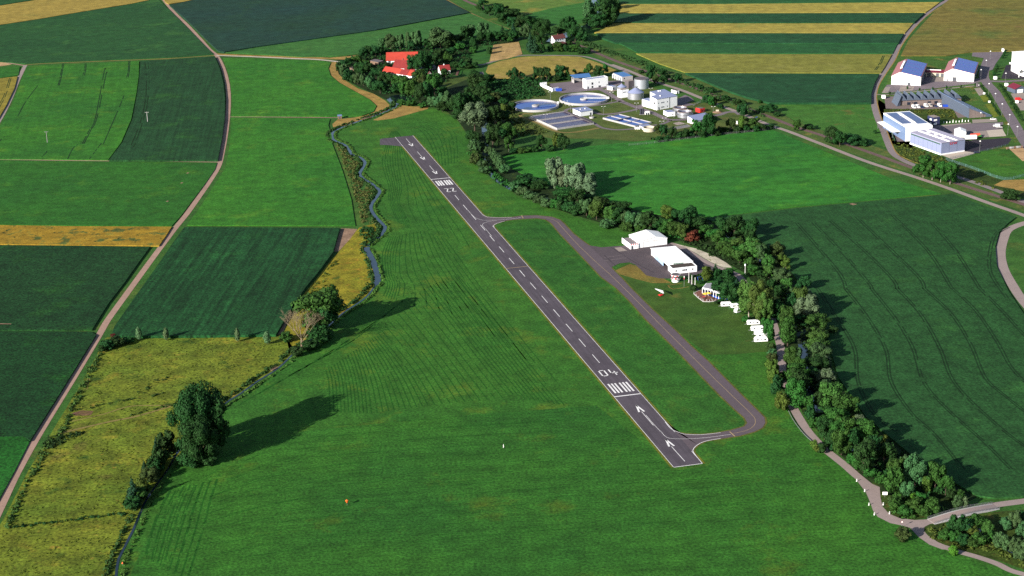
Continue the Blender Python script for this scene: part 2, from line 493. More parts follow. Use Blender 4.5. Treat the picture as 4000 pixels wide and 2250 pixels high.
field('field', D((-60, 404), (0, 404), (270, 407), (546, 409), (541, 425), (516, 462), (480, 510), (455, 543), (432, 568), (200, 567), (-60, 564)), crop_left, .4)
for q in ((472, 435), (457, 460), (421, 506)):
    field('bare_patch', D((q[0] - 4, q[1] + 1.2), (q[0], q[1] - 1.4), (q[0] + 4, q[1] - 1), (q[0] + 1, q[1] + 1.5)), soil, 0, .45)
field('field', D((-60, 564), (0, 566), (200, 569), (432, 570), (418, 592), (400, 618), (200, 616), (-60, 613)), wheat_lodged, .8)
field('field', D((-60, 615), (0, 616), (200, 618), (378, 620), (350, 658), (312, 712), (272, 764), (240, 815), (232, 829), (100, 829), (-60, 829)), maize_b, .8)
field('field', D((-60, 833), (0, 833), (100, 833), (228, 834), (242, 842), (196, 916), (154, 984), (113, 1049), (76, 1108), (60, 1097), (0, 1097), (-60, 1097)), maize_d, .9)
field('field', D((-60, 1099), (60, 1099), (74, 1112), (36, 1186), (4, 1245), (-60, 1360)), beet, .5)
field('bare_patch', D((-20, 813), (28, 814), (28, 815.5), (-20, 815)), soil, 0, 1.55)
# between the farm track and the brook
field('field', D((562, 146), (640, 147), (740, 151), (800, 152), (832, 157), (826, 172), (832, 190), (852, 207), (888, 227), (930, 250), (947, 266), (940, 280), (910, 291), (850, 292), (700, 291), (582, 292), (584, 250), (580, 205), (570, 168)), crop_hi2, .5)
field('field', D((582, 296), (700, 297), (830, 299), (826, 315), (834, 340), (836, 362), (861, 427), (884, 502), (894, 567), (700, 567), (470, 566), (500, 526), (536, 470), (566, 424), (575, 385), (580, 340)), crop_hi2, .5)
field('meadow_strip', D((836, 350), (851, 362), (880, 450), (905, 530), (917, 567), (895, 567), (884, 502), (861, 427), (838, 362)), verge, 0, .04)
field('field', D((464, 571), (700, 572), (855, 573), (847, 600), (838, 634), (800, 685), (768, 723), (730, 782), (694, 841), (500, 844), (280, 845), (287, 822), (340, 746), (400, 662), (436, 609)), maize_c, 1.5)
field('stubble_patch', D((858, 574), (899, 576), (880, 602), (852, 632), (840, 634), (848, 605)), soil, 0, .05)
field('stubble_patch', D((745, 780), (752, 772), (724, 806), (712, 838), (696, 843), (712, 815)), soil, 0, .05)
field('rough_field', D((904, 572), (950, 560), (962, 566), (938, 605), (922, 618), (934, 650), (948, 690), (944, 718), (920, 745), (880, 773), (845, 800), (790, 838), (728, 884), (720, 850), (700, 844), (715, 836), (728, 800), (768, 735), (800, 697), (838, 648), (852, 634)), rough_n, 0, .03)
_d = [(D((180, 1060), (260, 1042), (330, 1022), (430, 1020)), .9, 0), (D((150, 1090), (270, 1062), (340, 1048), (430, 1022)), 1.6, 0),
      (D((212, 982), (218, 960), (224, 945)), .4, 0), (D((219, 980), (223, 962), (228, 946)), .4, 0)]
field('rough_field', D((270, 848), (420, 846), (560, 846), (700, 845), (722, 850), (738, 876), (740, 888), (700, 926), (645, 958), (600, 992), (562, 1016), (520, 1060), (470, 1120), (445, 1150), (420, 1188), (364, 1270), (337, 1330), (318, 1368), (300, 1410), (290, 1460), (285, 1480), (-60, 1480), (-60, 1420), (12, 1300), (70, 1186), (110, 1120), (155, 1046), (206, 962), (245, 890), (264, 852)), rough, 0, .03, lines=_d, lmat=grass_trk)
field('flower_patch', D((180, 1040), (205, 1032), (235, 1034), (228, 1045), (190, 1046)), land('pink_flower', (132, 96, 84), (120, 100, 60), patch=.2, fine=.4), 0, .06)
# dry headland by the farm pond
field('dry_headland', D((832, 157), (846, 155), (855, 160), (848, 172), (852, 186), (868, 202), (900, 222), (940, 236), (968, 252), (980, 264), (974, 280), (945, 288), (912, 302), (868, 316), (838, 320), (836, 312), (850, 300), (890, 296), (920, 290), (940, 282), (948, 268), (930, 250), (888, 227), (852, 207), (832, 190), (824, 172)), dryg, 0, .06)
field('dry_headland', D((938, 302), (960, 292), (990, 272), (1012, 265), (1040, 268), (1080, 266), (1076, 274), (1040, 284), (990, 298), (950, 303)), dryg, 0, .06)
field('dry_headland', D((545, 134.5), (640, 139), (740, 142), (830, 145), (880, 141), (906, 137), (905, 140), (870, 150), (832, 149), (740, 146), (640, 142), (548, 138)), dryg, 0, .05)
# airfield meadow: swaths are part of its grass
G1 = [[(985, 330), (962, 402), (978, 470), (978, 500), (992, 540), (1004, 560)], [(1000, 330), (1000, 400), (1010, 470), (1005, 510), (1030, 560), (1040, 580)],
      [(1010, 345), (1050, 420), (1100, 500), (1150, 570), (1180, 620)]]
G2 = [[(978, 598), (962, 640), (966, 690), (975, 716), (964, 745)], [(1010, 590), (1000, 640), (1000, 690), (1010, 716), (1000, 760)],
      [(1060, 580), (1080, 640), (1110, 690), (1150, 750), (1180, 800)], [(1120, 600), (1170, 670), (1230, 750), (1310, 850), (1400, 960)]]
G3 = [[(819, 931), (825, 950), (828, 975), (830, 1036)], [(894, 880), (909, 919), (922, 970), (931, 1040)], [(954, 836), (1000, 890), (1044, 949), (1084, 1019)],
      [(1069, 724), (1140, 815), (1214, 910), (1288, 999)], [(1150, 690), (1240, 800), (1340, 925), (1420, 1020)]]


def between(G, n):
    out = []
    for i in range(n):
        t = i / (n - 1) * (len(G) - 1); k = min(int(t), len(G) - 2); f = t - k
        out.append([(a[0] * (1 - f) + c[0] * f, a[1] * (1 - f) + c[1] * f) for a, c in zip(G[k], G[k + 1])])
    return out


_l = [(D(*q), .55, .06) for q in between(G1, 13) + between(G2, 18) + between(G3, 44)]
_l += [(D(*q), .7, .2) for q in between([[(800, 905), (880, 862), (960, 800), (1040, 735)], [(600, 1020), (700, 960), (800, 905), (900, 850)]], 5)]
_l += [(D(*q), .8, .15) for q in between([[(430, 1230), (402, 1280), (380, 1340), (366, 1400)], [(545, 1205), (528, 1260), (510, 1330), (470, 1460)]], 8)]
_l += [(D(*q), .5, .5) for q in between([[(520, 1180), (700, 1090), (1000, 1060), (1500, 1030)], [(420, 1440), (760, 1380), (1300, 1330), (1900, 1290)]], 13)]
_l += [(D(*q), .7, .2) for q in between([[(1010, 310), (1060, 330), (1090, 380), (1098, 420)], [(1090, 305), (1140, 330), (1150, 370), (1150, 410)]], 8)]
air = field('airfield_meadow', D((838, 345), (850, 322), (905, 306), (1000, 296), (1076, 276), (1090, 272), (1150, 300), (1180, 350), (1172, 385), (1215, 435), (1300, 495), (1450, 548), (1590, 590), (1690, 610), (1800, 660), (1870, 700), (1900, 770), (1940, 800), (1952, 850), (1960, 900), (1966, 950), (1985, 1000), (2020, 1065), (2075, 1130), (2150, 1200), (2196, 1280), (2260, 1318), (2310, 1345), (2400, 1392), (2500, 1424), (2700, 1480), (2700, 1700), (280, 1700), (292, 1449), (310, 1400), (337, 1345), (372, 1280), (425, 1192), (455, 1150), (560, 1030), (640, 972), (700, 930), (745, 892), (835, 815), (905, 765), (950, 718), (955, 700), (936, 650), (924, 625), (965, 590), (975, 568), (950, 548), (936, 520), (952, 495), (957, 478), (910, 440), (920, 410), (885, 380), (845, 358)),
            g_air, 0, .02, lines=_l, lmat=mowl)
field('south_meadow', D((560, 1175), (760, 1085), (1100, 1050), (1500, 1020), (1640, 1130), (1690, 1185), (1780, 1172), (1830, 1110), (1960, 1090), (2060, 1130), (2150, 1210), (2190, 1285), (2255, 1322), (2300, 1350), (2400, 1396), (2500, 1428), (2700, 1490), (2700, 1700), (300, 1700), (330, 1440), (420, 1250), (470, 1190)), g_south, 0, .03,
      lines=[(D(*q), .45, .5) for q in between([[(560, 1185), (760, 1110), (1100, 1075), (1560, 1050)], [(420, 1445), (800, 1390), (1300, 1340), (2000, 1290)]], 9)] + [(D(*q), .35, .1) for q in between([[(430, 1235), (404, 1285), (382, 1345), (368, 1405)], [(548, 1205), (530, 1260), (512, 1330), (472, 1460)]], 7)], lmat=mowl)
field('infield', D((1300, 562), (1360, 552), (1400, 575), (1500, 690), (1600, 790), (1760, 950), (1870, 1055), (1875, 1075), (1800, 1086), (1720, 1092), (1680, 1070), (1440, 775), (1250, 575)), g_in, 0, .03)
False and field('infield_edge', D((1500, 1020), (1200, 640), (1170, 600), (1180, 615), (1520, 1035)), dryl, 0, .03)
field('lawn', D((1545, 678), (1580, 662), (1620, 672), (1690, 712), (1745, 705), (1800, 745), (1850, 790), (1935, 795), (1936, 884), (1860, 890), (1789, 893), (1740, 862), (1690, 820), (1640, 775), (1580, 718), (1545, 690)), g_mow, 0, .04)
field('dry_patch', D((1548, 680), (1585, 664), (1622, 675), (1650, 690), (1690, 712), (1640, 712), (1600, 702), (1560, 690)), land('dry_lawn', (150, 128, 62), (130, 120, 56), (90, 110, 50), patch=.06, fine=.3), 0, .055)
# right of the river
field('field', D((1240, 395), (1292, 389), (1450, 371), (1690, 347), (1945, 327), (2000, 350), (2110, 395), (2240, 448), (2368, 487), (2200, 502), (2000, 520), (1795, 545), (1690, 545), (1560, 520), (1420, 480), (1300, 430)), m_right, .3)
_tr = []
for q in ([(2052, 724), (2094, 789), (2145, 874), (2155, 960), (2195, 1040), (2260, 1090)], [(2122, 724), (2180, 800), (2225, 880), (2238, 960), (2290, 1040), (2345, 1090), (2420, 1180)],
          [(2187, 724), (2250, 803), (2292, 874), (2320, 960), (2380, 1030), (2470, 1110), (2540, 1180)], [(2252, 724), (2312, 790), (2360, 874), (2390, 950), (2440, 1010), (2530, 1090), (2600, 1140)],
          [(2320, 724), (2390, 790), (2440, 870), (2475, 950), (2530, 1000), (2620, 1070)], [(2390, 724), (2450, 780), (2505, 860), (2545, 930), (2620, 1000)], [(2460, 724), (2525, 790), (2580, 850), (2640, 900)],
          [(2000, 560), (2052, 620), (2110, 690), (2124, 724)], [(2042, 560), (2120, 640), (2180, 710), (2190, 726)], [(2085, 555), (2170, 630), (2240, 700), (2254, 726)], [(2150, 545), (2250, 640), (2310, 700), (2322, 726)], [(2240, 540), (2330, 630), (2390, 724)], [(2340, 560), (2400, 630), (2460, 724)],
          [(2530, 750), (2490, 690), (2486, 640), (2500, 590), (2530, 570)]):
    for dx in (0, 7):
        _tr.append((D(*[(x + dx, y) for x, y in q]), .75, .08))
field('field', D((1770, 548), (1900, 536), (2000, 524), (2200, 505), (2370, 490), (2394, 487), (2470, 516), (2556, 546), (2535, 562), (2514, 582), (2504, 620), (2508, 670), (2536, 730), (2576, 790), (2680, 900), (2800, 1190), (2576, 1248), (2500, 1252), (2460, 1246), (2420, 1225), (2300, 1150), (2180, 1050), (2110, 950), (2060, 780), (1960, 640), (1860, 580)), crop_r, .8, lines=_tr, lmat=trackm)
field('bare_patch', D((2136, 513), (2144, 511), (2156, 514), (2146, 516)), soil, 0, .86)
# north east stripes
field('field', D((1560, -40), (1556, 9), (1800, 9), (2366, 4), (2374, 0), (2420, -40)), crop_ne, .8)
field('field', D((1552, 10), (1800, 10), (2364, 5), (2344, 20), (2328, 31), (1900, 32), (1553, 32)), wheat_ne, .9)
field('field', D((1553, 33), (1900, 33), (2326, 32), (2300, 56), (1900, 57), (1543, 56)), maize_ne, 1.7)
field('field', D((1548, 57), (1900, 58), (2298, 57), (2276, 83), (1900, 82), (1495, 82)), wheat_ne, .9)
field('field', D((1500, 83), (1900, 83), (2274, 84), (2260, 108), (1900, 108), (1548, 107), (1512, 94)), maize_ne, 1.7)
field('field', D((1553, 108), (1900, 109), (2258, 109), (2246, 134), (1900, 134), (1604, 132), (1570, 114)), crop_ne, .7)
field('field', D((1600, 134), (1900, 136), (2244, 136), (2226, 168), (2216, 183), (1900, 182), (1722, 181), (1660, 160)), wheat_pale, .8, lines=[(D((2204, 176), (2216, 160), (2225, 140)), .8, .1), (D((2200, 176), (2212, 160), (2221, 140)), .8, .1)], lmat=trackm)
field('field', D((1724, 183), (1900, 184), (2212, 186), (2200, 208), (2192, 234), (2192, 258), (2060, 258), (1936, 258), (1880, 244), (1838, 230)), maize_ne, 1.7)
field('meadow', D((1932, 262), (2060, 261), (2192, 262), (2204, 300), (2224, 345), (2236, 372), (2150, 352), (2080, 330), (2000, 306)), land('ne_meadow', (72, 130, 52), (64, 120, 48), (120, 112, 56), patch=.018, fine=.3), 0, .03)
field('field', D((2386, 0), (2420, -40), (2700, -40), (2700, 128), (2560, 128), (2440, 131), (2380, 140), (2320, 140), (2266, 140), (2286, 100), (2318, 64), (2350, 30)), brown_ne, .5)
field('grass_plot', D((2258, 146), (2330, 144), (2420, 142), (2470, 150), (2486, 154), (2486, 160), (2476, 178), (2250, 180), (2238, 178)), verge, 0, .03)
# north: meadows round the farm and the railway
field('meadow', D((1180, 0), (1250, -40), (1500, -40), (1490, 20), (1486, 50), (1420, 64), (1380, 60), (1310, 36), (1290, 30)), land('far_pasture', (104, 140, 64), (90, 134, 60), (160, 150, 70), patch=.01, fine=.2), 0, .03)
field('meadow', D((1310, 40), (1390, 20), (1475, 5), (1500, -2), (1492, 30), (1484, 52), (1430, 66), (1390, 62)), land('far_pasture_green', (60, 126, 56), (56, 120, 54), patch=.01, fine=.2, rows=(dang(1320, 40, 1480, 10), 5, .06)), 0, .05)
road('track', D((1110, -10), (1128, 2), (1170, 26), (1212, 46), (1250, 62), (1284, 75)), 3.0, grass_trk)
road('track', D((1284, 73), (1270, 80), (1240, 84), (1200, 90)), 2.5, dryg)
field('garden', D((1204, 115), (1240, 112), (1232, 150), (1170, 152), (1172, 132)), land('garden_green', (52, 112, 52), (60, 118, 52), patch=.03, fine=.3), 0, .03)
field('garden', D((1142, 130), (1170, 128), (1166, 156), (1138, 158)), dryg, 0, .03)
field('field', D((1241, 113), (1305, 105), (1314, 136), (1275, 148), (1231, 155)), stub, .2)
field('field', D((1228, 165), (1256, 154), (1310, 143), (1395, 140), (1458, 143), (1500, 156), (1552, 177), (1536, 182), (1450, 186), (1400, 190), (1326, 199), (1240, 196), (1222, 180)), dryf, .2)
field('lawn', D((1090, 195), (1205, 192), (1216, 214), (1180, 230), (1100, 230)), land('orchard_grass', (84, 108, 50), (72, 100, 46), (130, 112, 58), patch=.03, fine=.3), 0, .03)
road('lane', P('FB', [(280, 930), (450, 930), (620, 880), (820, 830), (1040, 795), (1300, 795), (1650, 798), (1900, 810), (2100, 860), (2300, 940), (2450, 1000), (2560, 1060)]), 3.4, lane_f)
# ------------------------------------------------------------------ woods, verges (ground under the trees)
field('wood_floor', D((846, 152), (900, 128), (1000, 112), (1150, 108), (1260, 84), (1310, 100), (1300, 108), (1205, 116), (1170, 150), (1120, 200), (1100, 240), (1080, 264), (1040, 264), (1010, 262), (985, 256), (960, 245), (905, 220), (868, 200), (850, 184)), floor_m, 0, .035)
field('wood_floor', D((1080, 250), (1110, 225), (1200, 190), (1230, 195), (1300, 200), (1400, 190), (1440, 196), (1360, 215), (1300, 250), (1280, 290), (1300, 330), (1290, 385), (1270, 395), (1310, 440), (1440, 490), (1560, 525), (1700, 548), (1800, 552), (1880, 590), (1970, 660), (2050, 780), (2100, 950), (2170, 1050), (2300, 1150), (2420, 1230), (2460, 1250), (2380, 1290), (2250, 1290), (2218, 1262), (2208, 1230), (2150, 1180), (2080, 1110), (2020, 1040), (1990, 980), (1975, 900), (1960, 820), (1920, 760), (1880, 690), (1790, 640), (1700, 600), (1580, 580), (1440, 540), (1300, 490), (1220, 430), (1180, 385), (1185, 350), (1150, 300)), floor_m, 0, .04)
field('scrub_ground', D((2300, 1322), (2357, 1318), (2480, 1290), (2700, 1270), (2700, 1480), (2520, 1412), (2400, 1380), (2340, 1358), (2322, 1340)), scrubg, 0, .045)
field('scrub_ground', D((2205, 1232), (2250, 1250), (2290, 1275), (2360, 1295), (2300, 1308), (2250, 1302), (2225, 1280), (2216, 1258)), scrubg, 0, .06)
field('verge', D((1440, 120), (1480, 112), (1560, 140), (1640, 170), (1720, 184), (1840, 233), (1930, 262), (2000, 305), (2080, 332), (2160, 356), (2240, 380), (2310, 414), (2400, 446), (2576, 512), (2700, 560), (2700, 600), (2576, 532), (2395, 470), (2307, 440), (2182, 400), (2060, 355), (1970, 320), (1880, 290), (1800, 258), (1710, 220), (1620, 192), (1540, 158), (1480, 134)), verge_f, 0, .03)
field('scrub_ground', D((2210, 250), (2240, 270), (2270, 300), (2280, 350), (2310, 380), (2400, 402), (2480, 440), (2600, 480), (2600, 505), (2520, 480), (2400, 440), (2310, 410), (2250, 385), (2226, 330), (2204, 280)), scrubg, 0, .035)
field('grass_bank', D((2400, 402), (2440, 385), (2480, 372), (2600, 340), (2700, 340), (2700, 460), (2600, 448), (2524, 452), (2460, 428)), land('site_grass', (70, 132, 44), (56, 112, 42), (96, 124, 48), patch=.03, fine=.4), 0, .03)
field('dry_headland', D((2500, 466), (2524, 453), (2700, 448), (2700, 520), (2580, 482)), dryg, 0, .045)
# ------------------------------------------------------------------ water
def stream(name, src, w, mat, label=None):
    return road(name, src, w, mat, .09, label, 5)


stream('brook', D((1002, 256), (996, 268), (960, 285), (920, 299), (862, 320), (838, 333), (836, 347), (845, 355), (868, 365), (880, 380), (884, 388), (905, 395), (918, 408), (914, 420), (905, 437), (912, 447), (935, 462), (952, 476), (955, 484), (946, 498), (936, 512), (933, 524), (937, 534), (948, 549), (963, 564), (969, 573), (960, 590), (940, 607), (924, 620)), 2.3, brook_m)
stream('brook', D((922, 622), (925, 634), (937, 652), (948, 682), (951, 700), (944, 718)), 4.2, brook_m)
stream('brook', D((944, 718), (925, 744), (905, 760), (880, 776), (862, 788), (835, 812), (800, 842), (765, 866), (740, 888), (700, 926), (650, 958), (605, 990), (562, 1018), (520, 1060), (470, 1120), (447, 1138), (422, 1181), (390, 1225), (362, 1269), (337, 1329), (322, 1359), (304, 1395), (297, 1412), (292, 1449), (290, 1500)), 1.1, brook_m)
field('pond', D((972, 250), (985, 240), (1005, 238), (1030, 246), (1036, 258), (1020, 264), (1000, 264), (985, 262)), river_m, 0, .08)
stream('river', D((1503, -20), (1503, 25), (1504, 50), (1480, 66), (1466, 72), (1420, 90), (1380, 105)), 13, river_m)
stream('river', D((1216, 280), (1218, 290), (1222, 335), (1219, 362), (1222, 380), (1228, 418), (1237, 436), (1262, 458), (1310, 484), (1400, 508), (1500, 530), (1620, 560), (1740, 580), (1830, 600), (1900, 640), (1950, 700), (1985, 760), (2012, 830), (2025, 880), (2030, 920), (2032, 964), (2042, 1005), (2075, 1060), (2120, 1110), (2170, 1160), (2205, 1188), (2262, 1222), (2330, 1262), (2400, 1300), (2450, 1335), (2520, 1370), (2640, 1420)), 6.2, river_m)

# ------------------------------------------------------------------ roads and tracks
road('farm_track', D((404, -10), (437, 30), (470, 62), (500, 94), (527, 124), (545, 140), (560, 168), (571, 205), (575, 245), (573, 290), (567, 340), (558, 388), (550, 418), (530, 452), (500, 496), (470, 538), (440, 575), (412, 612), (380, 655), (340, 710), (300, 765), (270, 807), (255, 833), (238, 862), (200, 925), (160, 990), (120, 1055), (80, 1122), (40, 1195), (10, 1258), (-20, 1322), (-50, 1390)), 4.0, trk, .07)
road('farm_track', D((545, 139.5), (640, 143), (740, 147.5), (800, 150), (848, 155), (872, 158)), 3.6, white_trk, .08)
road('farm_track', D((-30, 154), (0, 156), (30, 160), (62, 165)), 2.6, trk, .07)
road('farm_track', D((62, 164), (110, 160), (280, 153), (430, 147), (545, 139)), 2.4, grass_trk, .06)
road('farm_track', D((64, 164), (46, 200), (30, 240), (10, 282), (-12, 320), (-30, 350)), 3.8, lane_m, .075)
road('path', D((-20, 401), (200, 404), (400, 406), (551, 408)), 1.6, trk, .06)
road('path', D((578, 294), (700, 294.5), (850, 296)), 1.4, trk, .06)
road('path', D((440, 569), (600, 570), (860, 571), (900, 570)), 1.0, verge, .06)
road('lane', D((1683, 612), (1713, 622), (1785, 664), (1825, 680), (1855, 692), (1871, 712), (1876, 735), (1890, 755), (1915, 776), (1939, 799), (1952, 836), (1959, 854), (1964, 876), (1967, 911), (1967, 937), (1974, 962), (1984, 1000), (1999, 1032), (2030, 1082), (2062, 1118), (2084, 1138), (2122, 1168), (2154, 1196), (2186, 1222)), 4.4, lane_m, .08)
field('lane_bend', D((2140, 1186), (2176, 1210), (2213, 1225), (2215, 1252), (2220, 1274), (2236, 1292), (2262, 1303), (2300, 1308), (2345, 1306), (2362, 1303), (2366, 1316), (2340, 1318), (2326, 1325), (2324, 1335), (2334, 1347), (2360, 1364), (2390, 1376), (2400, 1384), (2370, 1382), (2338, 1370), (2310, 1350), (2290, 1328), (2270, 1322), (2240, 1316), (2208, 1300), (2196, 1284), (2186, 1256), (2178, 1238), (2164, 1220), (2146, 1196)), lane_m, 0, .085)
road('lane', D((2376, 1376), (2407, 1387), (2457, 1401), (2507, 1418), (2544, 1436), (2600, 1452), (2660, 1475)), 3.4, lane_m, .08)
road('lane', D((2470, 1278), (2494, 1272), (2576, 1261), (2680, 1248)), 4.6, lane_m, .08)
road('lane', P('a2', [(1000, 650), (1180, 715), (1380, 800), (1560, 860), (1700, 905), (1900, 985), (2100, 1065), (2250, 1120), (2400, 1180), (2600, 1262)]) + D((1982, 330), (2060, 360), (2182, 407), (2307, 447), (2395, 477), (2482, 509), (2576, 542), (2660, 575)), 4.6, lane_m, .07)
road('lane', D((2680, 556), (2620, 554), (2576, 562), (2537, 578), (2524, 602), (2517, 637), (2524, 674), (2544, 712), (2580, 765), (2660, 850)), 6.0, lane_m, .075)
road('road', D((2392, -10), (2382, 0), (2350, 20), (2327, 38), (2292, 72), (2262, 112), (2244, 150), (2224, 180), (2204, 212), (2197, 238), (2198, 260), (2207, 295), (2222, 330), (2234, 362), (2245, 384), (2264, 399), (2307, 418), (2404, 444), (2470, 466), (2524, 486), (2576, 508), (2660, 545)), 5.0, lane_f, .07)
road('gravel_edge', D((2392, 2), (2334, 38), (2300, 72), (2270, 112), (2252, 150), (2232, 180), (2212, 212), (2205, 238), (2206, 258), (2215, 293), (2230, 328), (2242, 360), (2252, 380), (2270, 395), (2310, 412)), 1.2, dryg, .06)
# railway: ballast bed, sleepers' brown and two rails
_rl = P('a2', [(560, 410), (660, 450), (820, 520), (1060, 620), (1350, 720), (1560, 790), (1880, 900), (2100, 980), (2300, 1065), (2576, 1170)]) + D((1994, 317), (2080, 345), (2152, 371), (2225, 397), (2302, 425), (2402, 460), (2576, 515), (2680, 550))
rb = MB(); strip_faces(rb, smooth(gpts(_rl), 4), 4.6, .12)
for s in (-1, 1):
    q = smooth(gpts(_rl), 4)
    L = []
    for i, p in enumerate(q):
        a, c = q[max(0, i - 1)], q[min(len(q) - 1, i + 1)]
        d = (c - a).normalized(); L.append(p + Vector((-d.y, d.x, 0)) * .75 * s)
    strip_faces(rb, L, .22, .3, 1)
tag(rb.build('railway', [ballast, rail_m]), None, None, None, 'structure')
_rl2 = D((1150, -10), (1180, 6), (1212, 18), (1230, 26))
road('railway', _rl2, 4.5, ballast, .12)

# ------------------------------------------------------------------ runway and taxiway
A0, A1 = ground((2631, 1827)), ground((2746, 1812)); B0, B1 = ground((1543, 536)), ground((1613, 530))
LEN = ((A0 + A1) / 2 - (B0 + B1) / 2).length; WID = (A1 - A0).length


def rw(s, t, z=.13):
    """runway frame: s metres from the near end, t from the left (0) to the right edge (1)"""
    f = s / LEN
    p = (A0 * (1 - f) + B0 * f) * (1 - t) + (A1 * (1 - f) + B1 * f) * t
    return (p.x, p.y, z)


def s_of(src):
    p = ground(src); a = (A0 + A1) / 2; d = ((B0 + B1) / 2 - a).normalized()
    return (p - a).dot(d)


def st(src):
    s = s_of(src); p = ground(src); a = Vector(rw(s, 0)); c = Vector(rw(s, 1))
    return s, (Vector((p.x, p.y, .13)) - a).dot((c - a).normalized()) / (c - a).length


def rfill(mb, s0, s1, t0, t1, z=.13):
    mb.face([rw(s0, t0, z), rw(s0, t1, z), rw(s1, t1, z), rw(s1, t0, z)])


mb = MB(); n = 30
for i in range(n):
    mb.face([rw(LEN * i / n, -.09, .05), rw(LEN * i / n, 1.09, .05), rw(LEN * (i + 1) / n, 1.09, .05), rw(LEN * (i + 1) / n, -.09, .05)])
tag(mb.build('runway_verge', dryl), None, None, None, 'structure')
mb = MB()
for i in range(n):
    rfill(mb, LEN * i / n, LEN * (i + 1) / n, 0, 1, .11)
pad = gpts(P('N2', [(225, 185), (0, 200), (-80, 215), (-80, 330), (30, 330), (370, 358)]), .105)
mb.face(up_ccw(pad))
mk = MB()
ew = .24 / WID
rfill(mk, 0, LEN, 0, ew); rfill(mk, 0, s_of(P('c2', [(1640, 1440)])[0]), 1 - ew, 1) if False else None
S_T2 = s_of(P('b1', [(2290, 720)])[0]); S_T2b = s_of(P('b1', [(2385, 825)])[0])
S_T1 = s_of(P('d2', [(1650, 0)])[0]); S_T1b = s_of(P('d2', [(1825, 190)])[0])
rfill(mk, 0, S_T1b, 1 - ew, 1); rfill(mk, S_T1, S_T2b, 1 - ew, 1); rfill(mk, S_T2, LEN, 1 - ew, 1)
rfill(mk, 0, .4, 0, 1)
# thresholds
sa = s_of(P('N1', [(780, 745)])[0]); rfill(mk, sa - .45, sa + .45, ew, 1 - ew)
sb = s_of(P('N2', [(1105, 990)])[0]); rfill(mk, sb - .45, sb + .45, ew, 1 - ew)


def stripes(fr, lo, hi, xs):
    for (xb, yb), (xt, yt) in xs:
        s0, t0 = st(P(fr, [(xb, yb)])[0]); s1, t1 = st(P(fr, [(xt, yt)])[0])
        tm = (t0 + t1) / 2
        rfill(mk, lo, hi, tm - .033, tm + .033)


s0 = s_of(P('N1', [(720, 682)])[0]); s1 = s_of(P('N1', [(560, 500)])[0])
for t in (.165, .29, .415, .585, .71, .835):
    rfill(mk, s0, s1, t - .033, t + .033)
s0b = s_of(P('N2', [(1210, 1118)])[0]); s1b = s_of(P('N2', [(1140, 1028)])[0])
for t in (.165, .29, .415, .585, .71, .835):
    rfill(mk, s0b, s1b, t - .04, t + .04)


def stroke(pts, w, z=.13):
    """polyline in runway frame (s, t); w in metres"""
    q = [Vector(rw(s, t, z)) for s, t in pts]
    for i in range(len(q) - 1):
        a, c = q[i], q[i + 1]; d = (c - a).normalized(); nn = Vector((-d.y, d.x, 0)) * w / 2
        e = d * w / 2
        mk.face([a - e - nn, c + e - nn, c + e + nn, a - e + nn])


# 04 at the near end: read from below
b0 = s_of(P('N1', [(345, 355)])[0]); t0_ = s_of(P('N1', [(265, 248)])[0]); dw = .7
hs = t0_ - b0
stroke([(b0, .22), (t0_, .22), (t0_, .42), (b0, .42), (b0, .22)], dw)
stroke([(t0_, .60), (b0 + hs * .38, .60), (b0 + hs * .38, .83)], dw)
stroke([(b0 + hs * .62, .745), (b0, .745)], dw)
# 22 at the far end: read from the other side
b2 = s_of(P('N2', [(1180, 1190)])[0]); t2 = s_of(P('N2', [(1250, 1250)])[0])     # foot, head (far reader)
for c in (.36, .64):
    w_ = .085
    stroke([(b2, c - w_), (b2, c + w_), (t2, c - w_), (t2, c + w_)], .75) if False else None
    stroke([(b2, c + w_), (b2, c - w_), (b2 + (t2 - b2) * .45, c + w_ * .9), (t2, c + w_), (t2, c - w_)], .75) if False else None
    stroke([(b2, c - w_), (b2, c + w_)], .8); stroke([(b2, c + w_), (t2, c - w_)], .8); stroke([(t2, c - w_), (t2, c + w_)], .8)
# centre line dashes
for i in range(14):
    ys = (763.1, 800.7, 838.8, 879.5, 921.1, 963.8, 1008.4, 1055.8, 1104.7, 1156.2, 1209.5, 1265.8, 1324.1, 1385.8)[i]
    xs_ = 1578 + (ys - 533) * .8617
    s = s_of((xs_, ys)); L_ = 12.6
    rfill(mk, s - L_, s, .486, .512)


def arrow(fr, apex, legs, tail, neck):
    """V-shaped head and a thin shaft that stops short of it"""
    sa_, ta_ = st(P(fr, [apex])[0])
    for l in legs:
        sl_, tl_ = st(P(fr, [l])[0]); stroke([(sa_, ta_ * .6 + .4 * .5), (sl_, tl_)], .9)
    s0_, t0_q = st(P(fr, [tail])[0]); s1_, t1_q = st(P(fr, [neck])[0])
    stroke([(s0_, t0_q), (s1_, t1_q)], .3)


arrow('N1', (960, 952), ((1012, 1078), (1110, 1066)), (1300, 1350), (1065, 1078))
arrow('d2', (1550, 80), ((1580, 146), (1626, 139)), (1737, 297), (1605, 150))
arrow('N2', (562, 358), ((484, 318), (552, 308)), (430, 210), (515, 305))
arrow('N2', (790, 624), ((712, 578), (780, 572)), (652, 465), (745, 575))
arrow('N2', (1032, 904), ((950, 852), (1020, 848)), (888, 738), (985, 850))
q = st(P('b2', [(75, 1241)])[0])[0]
yl = MB(); yl.face([rw(q - .3, 0, .13), rw(q - .3, 1, .13), rw(q + .3, 1, .13), rw(q + .3, 0, .13)])
tag(mb.build('runway', asph), None, None, None, 'structure')
